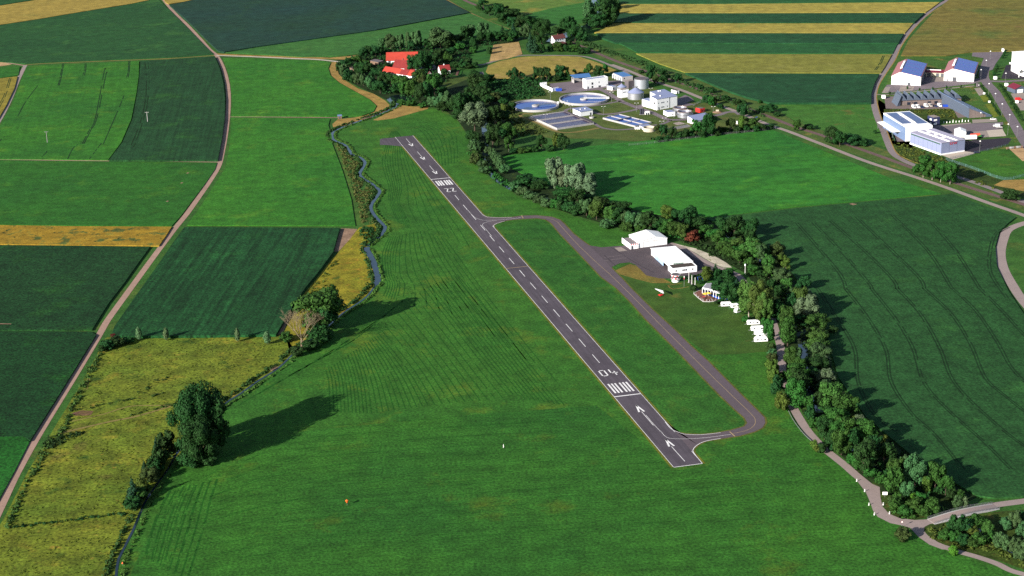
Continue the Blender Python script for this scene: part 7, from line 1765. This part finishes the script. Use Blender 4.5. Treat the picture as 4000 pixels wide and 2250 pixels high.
G_ = 'lamp posts in the sewage works'
for lab, fr, u, vb, vt in (('lamp post between the left clarifier and the retaining wall', 'S1', 876, 760, 560), ('lamp post on the grass right of the right clarifier', 'S1', 2105, 765, 568), ('lamp post on the lawn beside the cube building', 'S1', 1944, 1035, 852), ('lamp post behind the cube building at the path', 'S1', 1286, 990, 838), ('lamp post at the left side of the aeration lanes', 'S1', 781, 1195, 1012),
                           ('lamp post beside the right clarifier rim by the path', 'S1', 1185, 850, 745), ('lamp post in front of the plant office', 'S1', 1604, 545, 420), ('lamp post on the grass behind the big plant building', 'S2', 1243, 612, 488), ('lamp post at the drive fork left of the black tanks', 'S2', 961, 970, 785), ('lamp post by the drive right of the settling basin', 'S2', 1518, 1190, 1085), ('lamp post beside the channel trough', 'S2', 1465, 1260, 1150), ('lamp post near the sand pile', 'S3', 1165, 595, 495)):
    lamp(lab, fr, u, vb, vt, G_, arm=True)

# ------------------------------------------------------------------ industrial estate
def warehouse(label, FL, FRt, vt, depth, rise, f, doors):
    n, rz, w, d = site('I1', FL, FRt, (FL[0], FL[1] - 100)); h = tall('I1', FRt[0], FRt[1], vt)
    sv = gp('I1', *depth[1], h) - gp('I1', *depth[0], h); d = sv.length; rz = math.atan2(sv.y, sv.x) - math.pi / 2
    o = thing('warehouse', label, 'warehouse', n, rz, 'blue and pink roofed warehouses'); xm = w * f
    mb = MB(); mb.hexa([(0, 0, 0), (w, 0, 0), (w, 0, h), (xm, 0, h + rise), (0, 0, h)][::-1], [(0, d, 0), (w, d, 0), (w, d, h), (xm, d, h + rise), (0, d, h)][::-1]); mb.build('wall', white2, o)
    s0, s1 = rise / xm, rise / (w - xm); ov = .4
    mb = MB(); slab(mb, [(-ov, -ov, h - ov * s0 + .01), (xm, -ov, h + rise + .01), (xm, d + ov, h + rise + .01), (-ov, d + ov, h - ov * s0 + .01)], .2); mb.build('roof', pinkr, o)
    mb = MB(); slab(mb, [(xm, -ov, h + rise + .01), (w + ov, -ov, h - ov * s1 + .01), (w + ov, d + ov, h - ov * s1 + .01), (xm, d + ov, h + rise + .01)], .2); mb.build('roof', pinkr, o)
    for k in range(4):
        y0, y1 = d * (.01 + .25 * k), d * (.24 + .25 * k); z = lambda x: h + rise - (x - xm) * s1 + .25
        mb = MB(); slab(mb, [(xm + 1.2, y0, z(xm + 1.2)), (w - .2, y0, z(w - .2)), (w - .2, y1, z(w - .2)), (xm + 1.2, y1, z(xm + 1.2))], .12); mb.build('solar_panel', solar, o)
    mb = MB(); mb.hexa([(xm - 1.4, d * .28, h + rise - 1.0), (xm + .6, d * .28, h + rise - .1), (xm + .6, d * .8, h + rise - .1), (xm - 1.4, d * .8, h + rise - 1.0)], [(xm - 1.2, d * .28, h + rise + .7), (xm + .5, d * .28, h + rise + .9), (xm + .5, d * .8, h + rise + .9), (xm - 1.2, d * .8, h + rise + .7)]); mb.build('skylight', white2, o)
    for k, a, ow, oh, m in doors: opening(o, k, 's', w, d, w * a, 0, ow, oh, m)
    for a in (.27, .5, .75): mb = MB(); mb.box(w * a, w * a + .12, -.03, -.004, .05, h); mb.build('joint_strip', greyw, o)
    mb = MB(); mb.box(w + .004, w + .05, .1, d - .1, .1, h - .1); mb.build('side_cladding', zinc_d, o)
    return o, w, d, h


warehouse('left white warehouse with blue solar roof, nearest the field road', (420, 774), (1006, 768), 592, ((1010, 590), (1130, 328)), 3.7, .27, [('gate', .55, 2.6, 2.4, doorm)])
warehouse('right white warehouse with blue solar roof and tall roller gate', (1475, 698), (2066, 686), 522, ((2066, 520), (2148, 298)), 3.9, .27, [('gate', .29, 3.5, 3.7, doorm), ('door', .11, .9, 1.9, doorm)])
o = bld('link_building', 'low link building with wine red roof between the two warehouses', 'building', 'I1', (1080, 605), (1490, 622), (1080, 540), 0, ('gable', 'x', 1.6, .6), cream, wine, None, [('gate', 's', .15, 0, 3.2, 3.0), ('gate', 's', .58, 0, 2.6, 3), ('gate', 's', .82, 0, 2.6, 3), ('door', 's', .02, 0, 1, 2)], h=3.6, dmin=-9)
w, d, h = dims(o); mb = MB(); mb.box(w * .1, w * .8, d * .42, d * .55, h + 1.2, h + 1.75); mb.build('skylight', white2, o)
# the hall with the jagged roof
n, rz, w, d = site('I1', (600, 1205), (1835, 1152), (600, 1100)); h = 4.2; d = 15
o = thing('jagged_hall', 'long hall with a jagged zinc roof of nine sharp teeth and lattice front', 'hall', n, rz)
mb = MB(); mb.box(0, w, 1.5, d, 0, h); mb.build('wall', lattice, o)
nt_ = 9; tw_ = w / nt_
for i in range(nt_):
    x0 = i * tw_; hh_ = 4.6 + (1.0 if i in (0, 5) else .4 * math.sin(i * 2.1)); pk = x0 + tw_ * .22
    mb = MB(); mb.hexa([(x0 + .01, .6, h + .003), (x0 + tw_ - .01, .6, h + .003), (pk, .2, h + hh_)][::-1], [(x0 + .01, d, h + .003), (x0 + tw_ - .01, d, h + .003), (pk, d + .3, h + hh_)][::-1]); t_ = mb.build('roof_tooth', zinc_d, o)
    mb = MB(); slab(mb, [(pk, .3, h + hh_ + .02), (x0 + tw_ - .02, .5, h + .06), (x0 + tw_ - .02, d, h + .06), (pk, d + .2, h + hh_ + .02)], .1); mb.build('roof_panel', zinc, o)
mb = MB(); mb.hexa([(-3.2, -1.6, 0), (0, 0, 0), (0, d + 1, 0), (-3.2, d, 0)], [(.2, -1.2, h + 4.3), (.6, 0, h + 4.3), (.6, d + 1, h + 4.3), (.2, d, h + 4.3)]); mb.build('slanted_end', zinc_d, o)
for i in range(1, nt_):
    opening(o, 'window' if i % 3 else 'gate', 's', w, d, i * tw_ + .4, .2, tw_ * .5, 2.3, glass if i % 3 else lattice, -1.42 if False else .08).location = (0, 1.5, 0)
mb = MB(); mb.hexa([(w * .17, .2, 3.0), (w * .17 + 1, .2, 3.0), (w * .17 + 1, 1.4, 3.0), (w * .17, 1.4, 3.0)], [(w * .17, .2, 3.1), (w * .17 + 1, .2, 3.1), (w * .17 + 1, 1.4, 3.1), (w * .17, 1.4, 3.1)]); mb.hexa([(w * .18, .3, 2.9), (w * .18, 1.3, 2.9), (w * .25, 1.3, .05), (w * .25, .3, .05)], [(w * .18, .3, 3.1), (w * .18, 1.3, 3.1), (w * .25, 1.3, .25), (w * .25, .3, .25)]); mb.build('stair', metal_d, o)
n, rz, w, d = site('I1', (1975, 1452), (2432, 1420), (1830, 1180)); h = tall('I1', 1975, 1452, 1240)
o = thing('wedge_hall', 'wedge shaped hall with striped zinc roof falling to the lawn beside the estate road', 'hall', n, rz)
d2 = d * 1.3
mb = MB(); q = ((0, 0), (w, 0), (w * .8, d2), (-w * .04, d2)); hs = (h, .8, 1.4, h + .4)
mb.hexa([(x, y, 0) for x, y in q], [(x, y, z) for (x, y), z in zip(q, hs)]); mb.build('wall', zinc_d, o)
for k in range(4):
    f0, f1 = k / 4 + .012, (k + 1) / 4 - .012
    A = lambda f: Vector((-w * .04 * f - .4, d2 * f, h + .4 * f + .05)); B_ = lambda f: Vector((w - w * .2 * f + .6, d2 * f, .8 + .6 * f - .1))
    mb = MB(); slab(mb, [A(f0), B_(f0), B_(f1), A(f1)], .22); mb.build('roof', zinc, o)
mb = MB(); mb.hexa([(w * .02, -.09, .1), (w * .75, -.09, .1), (w * .75, -.01, .1), (w * .02, -.01, .1)], [(w * .02, -.09, h * .9), (w * .75, -.09, h * .22), (w * .75, -.01, h * .22), (w * .02, -.01, h * .9)]); mb.build('lattice_front', lattice, o)


def van(label, fr, u, v, rz, mat=white2, L=5.2, H_=2.4, group='white vans in the row'):
    o = thing('van', label, 'van', gp(fr, u, v), rz, group)
    prof = [(-L / 2, .4), (L / 2, .4), (L / 2, 1.1), (L / 2 - .9, 1.35), (L / 2 - 1.5, H_), (-L / 2, H_)]
    mb = MB(); mb.hexa([(x, -.98, z) for x, z in prof], [(x, .98, z) for x, z in prof]); mb.build('body', mat, o)
    mb = MB(); mb.hexa([(L / 2 - .93, -.85, 1.4), (L / 2 - .93, .85, 1.4), (L / 2 - 1.44, .8, H_ - .12), (L / 2 - 1.44, -.8, H_ - .12)], [(L / 2 - .85, -.85, 1.44), (L / 2 - .85, .85, 1.44), (L / 2 - 1.36, .8, H_ - .08), (L / 2 - 1.36, -.8, H_ - .08)]); mb.build('windscreen', glass, o)
    for s in (-1, 1):
        mb = MB(); mb.box(L / 2 - 2.4, L / 2 - 1.6, s * 1.0 - .02, s * 1.0 + .02, 1.45, 2.0); mb.build('window', glass, o)
        for x in (-L / 2 + 1, L / 2 - 1): mb = MB(); mb.tube((x, s * .8, .34), (x, s * 1.0, .34), .34, 14); mb.build('wheel', rubber, o)
    return o


def car(label, fr, u, v, rz, mat, group=None, L=4.3):
    o = thing('car', label, 'car', gp(fr, u, v), rz, group)
    prof = [(-L / 2, .35), (L / 2, .35), (L / 2, .85), (L / 2 - 1.1, .98), (-L / 2 + .2, 1.0), (-L / 2, .85)]
    mb = MB(); mb.hexa([(x, -.88, z) for x, z in prof], [(x, .88, z) for x, z in prof]); mb.build('body', mat, o)
    mb = MB(); mb.hexa([(-L / 2 + .4, -.78, 1.003), (L / 2 - 1.2, -.78, 1.003), (L / 2 - 1.2, .78, 1.003), (-L / 2 + .4, .78, 1.003)], [(-L / 2 + .9, -.65, 1.45), (L / 2 - 1.9, -.65, 1.45), (L / 2 - 1.9, .65, 1.45), (-L / 2 + .9, .65, 1.45)]); mb.build('cabin_glass', glass, o)
    mb = MB(); mb.box(-L / 2 + .95, L / 2 - 1.95, -.63, .63, 1.453, 1.49); mb.build('roof', mat, o)
    for s in (-1, 1):
        for x in (-L / 2 + .8, L / 2 - .8): mb = MB(); mb.tube((x, s * .7, .32), (x, s * .9, .32), .32, 14); mb.build('wheel', rubber, o)
    return o


vr = R(-80)
for lab, u, v in (('white van at the left end of the row in front of the jagged hall', 875, 1245), ('white van second from the left in the row, beside the dark blue car', 955, 1240), ('tall white van left of the grey box van', 1120, 1222), ('white van right of the small blue car', 1393, 1215)):
    van(lab, 'I1', u, v, vr)
van('pale grey box van between white van and small blue car', 'I1', 1205, 1218, vr, paint('van_grey', (190, 182, 176), k=1.4), 5.0, 2.5)
car('dark blue car between the second and third white van', 'I1', 1040, 1240, vr, paint('car_blue', (48, 62, 104), .3, .03, spec=.6, k=1.4), 'cars in the row of vans')
car('small dark blue car left of the last white van', 'I1', 1318, 1222, vr, MATS['car_blue'], 'cars in the row of vans')
container('blue skip container right of the last white van', 'I1', 1462, 1232, .02, bluepaint, 3.4, 2, 1.9)
container('second blue skip container, beside the orange one', 'I1', 1535, 1232, .02, bluepaint, 2.4, 2, 1.9)
container('orange and blue skip at the right end of the van row', 'I1', 1588, 1218, .3, orange, 2.2, 1.6, 1.4)
van('red van parked near the wine roofed house', 'a3', 2520, 1008, R(5), redpaint, 5.4, 2.3, None)
van('white truck standing at the far corner of the upper car park', 'I3', 1860, 185, R(80), white2, 6.4, 2.9, None)
car('silver white car in the paved bay by the wedge hall', 'I2', 2265, 452, R(3), white2)
o = van('white pickup van on the yard in front of the pale concrete', 'I2', 2330, 590, R(175), white2, 5.0, 2.1, None)
o = thing('trailer', 'flat grey trailer just below the white pickup', 'trailer', gp('I2', 2330, 635), R(4)); mb = MB(); mb.box(0, 5, 0, 2, .6, .9); mb.build('bed', greyw, o); mb = MB(); mb.box(0, 5, 1.9, 2, .903, 1.3); mb.box(0, 5, 0, .1, .903, 1.3); mb.build('side_board', conc, o)
for x in (1.8, 3): mb = MB(); mb.tube((x, -.05, .35), (x, 2.05, .35), .35, 12); mb.build('wheel', rubber, o)
# the lilac hall
n, rz, w, d = site('I2', (1212, 1165), (1685, 1090), (555, 945)); h = tall('I2', 1212, 1165, 925)
o = thing('company_hall', 'blue panelled company hall with red letters STW and ribbed lilac roof', 'hall', n, rz)
mb = MB(); mb.box(-.15, w + .1, -.15, d, 0, 1.0); mb.build('plinth', white, o)
mb = MB(); mb.hexa([(0, 0, 1.003), (w, 0, 1.003), (w, d, 1.003), (0, d, 1.003)], [(0, 0, h), (w, 0, h), (w, d, h), (0, d, h)]); mb.build('wall', panel, o)
mb = MB(); slab(mb, [(-.3, -.3, h + .01), (w + .3, -.3, h + .01), (w + .3, d + .3, h + .01), (-.3, d + .3, h + .01)], .3); mb.build('roof', paint('roof_lilac', (196, 190, 214), .5, .06, .3, spec=.4, k=1.8), o)
for x in (.30, .36, .62, .68):
    mb = MB(); mb.box(w * x, w * x + .5, .6, d - .8, h + .313, h + .55); mb.build('roof_rib', white2, o)
for y in (.28, .52, .76):
    mb = MB(); mb.box(w * .46, w * .56, d * y, d * y + 2, h + .313, h + .9); mb.cyl(w * .51, d * y + 1, h + .903, h + 1.5, .6, .3, n=10); mb.build('roof_vent', white2, o)
mb = MB(); mb.box(-.06, -.004, 1.5, d - .8, h - 1.5, h - .7); mb.build('window_band', green_p, o)
mb = MB(); [mb.box(-.05, -.004, d * k / 7, d * k / 7 + .12, 1.0, h - 1.52) for k in range(1, 7)]; [mb.box(w * k / 3, w * k / 3 + .12, -.05, -.004, 1.0, h) for k in (1, 2)]; mb.build('panel_joint', zinc_d, o)
cu = bpy.data.curves.new('sign_text', 'FONT'); cu.body = 'STW'; cu.size = 2.35; cu.extrude = .06; cu.align_x = 'CENTER'; cu.offset = .03
tmp = bpy.data.objects.new('sign_text', cu); COL.objects.link(tmp)
bpy.context.view_layer.update()
sm = bpy.data.meshes.new_from_object(tmp.evaluated_get(bpy.context.evaluated_depsgraph_get())); bpy.data.objects.remove(tmp)
sm.materials.clear(); sm.materials.append(paint('sign_red', (190, 24, 50), k=1.4)); sg = bpy.data.objects.new('sign_lettering', sm); COL.objects.link(sg); sg.parent = o
sg.location = (w * .51, -.1, h - 2.3); sg.rotation_euler = (math.pi / 2, 0, 0); sg.scale = (1.35, 1, 1)
# the solar hall behind it
n, rz, w, d = site('I2', (492, 890), (1030, 850), (362, 590)); h = tall('I2', 492, 890, 610)
o = thing('solar_hall', 'blue and white hall with grey solar panels on a pitched roof', 'hall', n, rz)
mb = MB(); q = ((0, 0), (w, 0), (w, d), (0, d)); hs = (h, h, h + .8, h + .8); mb.hexa([(x, y, 0) for x, y in q], [(x, y, z) for (x, y), z in zip(q, hs)]); mb.build('wall', white, o)
mb = MB(); mb.box(-.06, -.004, .1, d - .1, 0, h - .1); mb.build('side_cladding', zinc, o)
mb = MB(); mb.hexa([(0, .4, h + .003), (w, .4, h + .003), (w, d, h + .803), (0, d, h + .803)], [(0, .4, h + .3), (w, .4, h + .3), (w, d, h + 1.1), (0, d, h + 1.1)]); mb.build('roof', white2, o)
zf = lambda y: h + .32 + .8 * y / d
for x0, x1, y0, y1 in ((.06, .44, .22, .95), (.58, .95, .16, .95)):
    mb = MB(); slab(mb, [(w * x0, d * y0, zf(d * y0)), (w * x1, d * y0, zf(d * y0)), (w * x1, d * y1, zf(d * y1)), (w * x0, d * y1, zf(d * y1))], .12); mb.build('solar_panel', solar_g, o)
mb = MB(); mb.hexa([(w * .46, d * .22, h + .4), (w * .56, d * .22, h + .4), (w * .56, d * .85, h + 1), (w * .46, d * .85, h + 1)], [(w * .48, d * .22, h + 1.4), (w * .54, d * .22, h + 1.4), (w * .54, d * .85, h + 2), (w * .48, d * .85, h + 2)]); mb.build('skylight', white2, o)
a = gp('I2', 345, 790); o = thing('loading_canopy', 'white loading canopy on posts at the left side of the solar hall', 'canopy', n, rz)
mb = MB(); slab(mb, [(-6.2, d * .25, 5.0), (-.1, d * .22, 5.3), (-.1, d * .98, 5.3), (-5.2, d * .98, 5.0)], .3); mb.build('roof', white2, o)
for y in (.28, .6, .95): mb = MB(); mb.box(-5.3, -5.0, d * y, d * y + .3, 0, 4.98); mb.build('post', metal_d, o)
o = bld('office_cube', 'dark blue office cube with four white windows', 'office', 'I2', (1058, 578), (1185, 560), (960, 585), 412, ('flat',), paint('navy_wall', (44, 52, 92), .7, .04, k=1.4), pave, None, [('window', 's', .05 + .0 * i, z, 3.0, 1.4, white2) for i, z in ((0, .8), (1, 3.9))], dmin=-8)
w, d, h = dims(o); [opening(o, 'window', 'w', w, d, d * .3, z, 2.4, 1.4, white2) for z in (.8, 3.9)]
o = thing('marquee', 'white marquee tent on the yard behind the company hall', 'tent', gp('I2', 1600, 805), R(-12)); h = tall('I2', 1675, 795, 690)
w = 8.5; d = 9; mb = MB(); mb.hexa([(-w * .5, 0, 0), (w * .5, 0, 0), (w * .5, 0, h), (0, 0, h + 1.6), (-w * .5, 0, h)][::-1], [(-w * .5, d, 0), (w * .5, d, 0), (w * .5, d, h), (0, d, h + 1.6), (-w * .5, d, h)][::-1]); mb.build('canvas', white2, o)
for s in (-1, 1):
    mb = MB(); slab(mb, [(s * (w * .5 + .1), -.1, h), (0, -.1, h + 1.63), (0, d + .1, h + 1.63), (s * (w * .5 + .1), d + .1, h)], .06); mb.build('roof', white2, o)
o = thing('truck_trailer', 'white box trailer beside the marquee and the red machine', 'trailer', gp('I2', 1712, 872), R(2)); mb = MB(); mb.box(0, 8.5, 0, 2.5, 1.0, 3.7); mb.build('body', white2, o); mb = MB(); mb.box(.4, 8, .3, 2.2, .7, .997); mb.build('chassis', black, o)
for x in (1.5, 6, 7.1): mb = MB(); mb.tube((x, .02, .5), (x, 2.48, .5), .5, 14); mb.build('wheel', rubber, o)
o = thing('farm_machine', 'red farm machine parked behind the white box trailer', 'machine', gp('I2', 1800, 800), R(-8)); mb = MB(); mb.hexa([(0, 0, .9), (7.5, 0, .9), (7.5, 2.2, .9), (0, 2.2, .9)], [(.5, .1, 2.2), (7.4, .1, 2.8), (7.4, 2.1, 2.8), (.5, 2.1, 2.2)]); mb.build('hopper', paint('machine_red', (226, 80, 50), k=1.4), o)
for x in (1.5, 5.8): mb = MB(); mb.tube((x, -.2, .7), (x, 2.4, .7), .7, 14); mb.build('wheel', rubber, o)
o = thing('farm_machine', 'green farm machine right of the red one', 'machine', gp('I2', 1960, 812), R(-5)); mb = MB(); mb.hexa([(0, 0, .6), (3, 0, .6), (3, 1.8, .6), (0, 1.8, .6)], [(.2, .1, 1.5), (2.4, .1, 1.7), (2.4, 1.7, 1.7), (.2, 1.7, 1.5)]); mb.build('body', paint('machine_green', (40, 120, 48), k=1.4), o)
for x in (.6, 2.3): mb = MB(); mb.tube((x, -.2, .5), (x, 2.0, .5), .5, 12); mb.build('wheel', rubber, o)
for i, (u, v) in enumerate(((222, 560), (282, 555))):
    o = thing('waste_bin', ('white bin behind the loading canopy', 'orange bin behind the loading canopy')[i], 'bin', gp('I2', u, v)); mb = MB(); mb.hexa([(0, 0, .2), (1.5, 0, .2), (1.5, 1.2, .2), (0, 1.2, .2)], [(-.2, -.1, 1.6), (1.7, -.1, 1.6), (1.7, 1.3, 1.6), (-.2, 1.3, 1.6)]); mb.build('body', (white2, orange)[i], o); mb = MB(); mb.box(-.2, 1.7, -.1, 1.3, 1.603, 1.75); mb.build('lid', (metal_d, orange)[i], o)
n, rz, w, d = site('a3', (2480, 938), (2600, 930), (2425, 880)); o = bld('gabled_house', 'house with wine red roof and white gridded front at the right edge', 'house', 'a3', (2482, 942), (2600, 930), (2422, 895), 0, ('gable', 'y', 2.6, .5), zinc_d, wine, None, [('window', 's', .2, .3, 5.5, 3.0, white2)], h=3.8, dmin=-12)
o = bld('white_hall', 'tall white hall cut by the right edge above the black yard', 'hall', 'a3', (2562, 772), (2760, 760), (2540, 720), 600, ('mono', (0, 0, 2, 2)), white2, white2, None, [('gate', 's', .2, 0, 4, 4)], dmin=-25)
o = thing('hall_canopy', 'white canopy wing leaning out from the tall white hall', 'canopy', gp('a3', 2545, 790)); mb = MB(); slab(mb, [(-6, 4, 6.2), (0, 2, 6.8), (0, 30, 7.5), (-1, 30, 7.2)], .4); mb.build('roof', white2, o); mb = MB(); mb.box(-1, -.5, 4, 4.5, 0, 6.2); mb.build('post', white2, o)
for i, (u, v) in enumerate(((2548, 722), (2545, 640))):
    o = thing('orange_parasol', ('orange parasol on the black yard', 'orange parasol beside the white boats trailer row')[i] if i == 0 else 'orange parasol at the upper edge of the black yard', 'parasol', gp('a3', u, v + 14)); mb = MB(); mb.tube((0, 0, 0), (0, 0, 2.4), .06, 6); mb.build('pole', metal_d, o); mb = MB(); mb.cyl(0, 0, 2.0, 2.8, 2.0, .05, n=8); mb.build('canopy', orange, o)
for i, (u, v) in enumerate(((2455, 648), (2490, 645))):
    van(('white van at the upper edge of the black yard, left', 'white van at the upper edge of the black yard, right')[i], 'a3', u, v, R(2), white2, 4.6, 1.9, 'white vans on the black yard')
cub = ('white cube sign at the corner of the hedge bank', 'white cube sign in front of the wine roofed house', 'white cube sign beside the field road', 'white cube sign by the red van', 'small white cube on the path between lawns, upper', 'small white cube on the path between lawns, lower')
for i, (fr, u, v, s) in enumerate((('a3', 2285, 800, 2.4), ('a3', 2397, 868, 2.4), ('a3', 1162, 992, 2.6), ('a3', 2503, 1038, 2.0), ('a3', 2173, 950, 1.4), ('a3', 2226, 1034, 1.4))):
    o = thing('cube_sign', cub[i], 'sign', gp(fr, u, v), R(8), 'white cube signs on the estate'); mb = MB(); mb.box(-s / 2, s / 2, -s / 2, s / 2, .3, s + .3); mb.build('cube', white2, o); mb = MB(); mb.box(-s * .35, s * .35, -s * .35, s * .35, 0, .297); mb.build('base', conc, o)
ln = ('street lamp on the upper car park', 'street lamp at the grass corner right of the warehouse', 'street lamp beside the right warehouse wall', 'street lamp at the road junction by the paved bay', 'street lamp beside the upper small lawn', 'street lamp beside the lower small lawn', 'street lamp by the road next to the paved car bay', 'street lamp at the lower end of the estate road', 'street lamp on the grass below the white pickup', 'street lamp on the yard right of the company hall', 'street lamp in front of the wedge hall', 'street lamp at the corner of the black yard')
for i, (fr, u, vb, vt) in enumerate((('a3', 2233, 605, 517), ('a3', 2193, 680, 608), ('a3', 2138, 805, 703), ('a3', 2218, 950, 843), ('a3', 2282, 1050, 943), ('a3', 2350, 1160, 1047), ('a3', 2425, 1265, 1155), ('a3', 2503, 1385, 1275), ('a3', 2410, 1360, 1250), ('I2', 1990, 1110, 885), ('I2', 2012, 420, 315), ('a3', 2387, 840, 738))):
    lamp(ln[i], fr, u, vb, vt, 'street lamps on the estate', .5)
for i in range(9):
    u = 1270 + i * 62; v = 520 - i * 4; o = thing('bollard', f'{ORD[i]} small white bollard from the office cube along the paving edge', 'bollard', gp('I2', u, v), 0, 'white bollards along the paving'); mb = MB(); mb.cyl(0, 0, 0, 1.4 if i not in (3, 6) else 2.4, .4, .12, n=8); mb.build('post', white2, o)
o = thing('pipe_pile', 'row of round concrete pipes lying by the sandy ground at the right edge', 'pipes', gp('N3', 940, 1075), R(14)); 
for i in range(7):
    mb = MB(); mb.tube((i * 1.9, 0, .95), (i * 1.9 + 1.75, 0, .95), .95, 14); mb.build('pipe', (wood, conc, greyw)[i % 3], o)
o = thing('dark_car', 'dark car parked by the fence beside the white concrete pad', 'car', gp('I2', 1930, 1130), R(5)); bpy.data.objects.remove(o)
car('dark car parked by the fence beside the white concrete pad', 'I2', 1930, 1128, R(5), black)
o = bld('pylon_sign_block', 'dark grey stele at the estate junction', 'stele', 'I1', (2155, 830), (2205, 825), (2152, 815), 760, ('flat',), conc_d, conc_d, None, [('window', 's', .3, 1.5, .8, .8, white2)])
# ------------------------------------------------------------------ air
HAZE = 0
if HAZE:
    mb = MB(); mb.box(-1200, 1200, -400, 3000, -1, 420)
    hz = mb.build('haze', None) if False else None
    me = bpy.data.meshes.new('haze'); me.from_pydata(mb.v, [], mb.f); hzo = bpy.data.objects.new('haze', me); COL.objects.link(hzo)
    m = bpy.data.materials.new('haze'); m.use_nodes = True; nt = m.node_tree; nt.nodes.remove(nt.nodes['Principled BSDF'])
    pv = nt.nodes.new('ShaderNodeVolumePrincipled'); pv.inputs['Color'].default_value = (.75, .86, 1, 1); pv.inputs['Density'].default_value = HAZE; pv.inputs['Anisotropy'].default_value = .2
    nt.links.new(pv.outputs[0], nt.nodes['Material Output'].inputs['Volume']); me.materials.append(m)
    tag(hzo, None, None, None, 'stuff')
SC.cycles.max_bounces = 6; SC.cycles.diffuse_bounces = 2; SC.cycles.glossy_bounces = 2; SC.cycles.volume_bounces = 0; SC.cycles.transparent_max_bounces = 4
SC.cycles.use_denoising = False
bpy.context.view_layer.update()
for o in list(COL.objects):
    for k in ('w', 'd', 'h'):
        if k in o: del o[k]
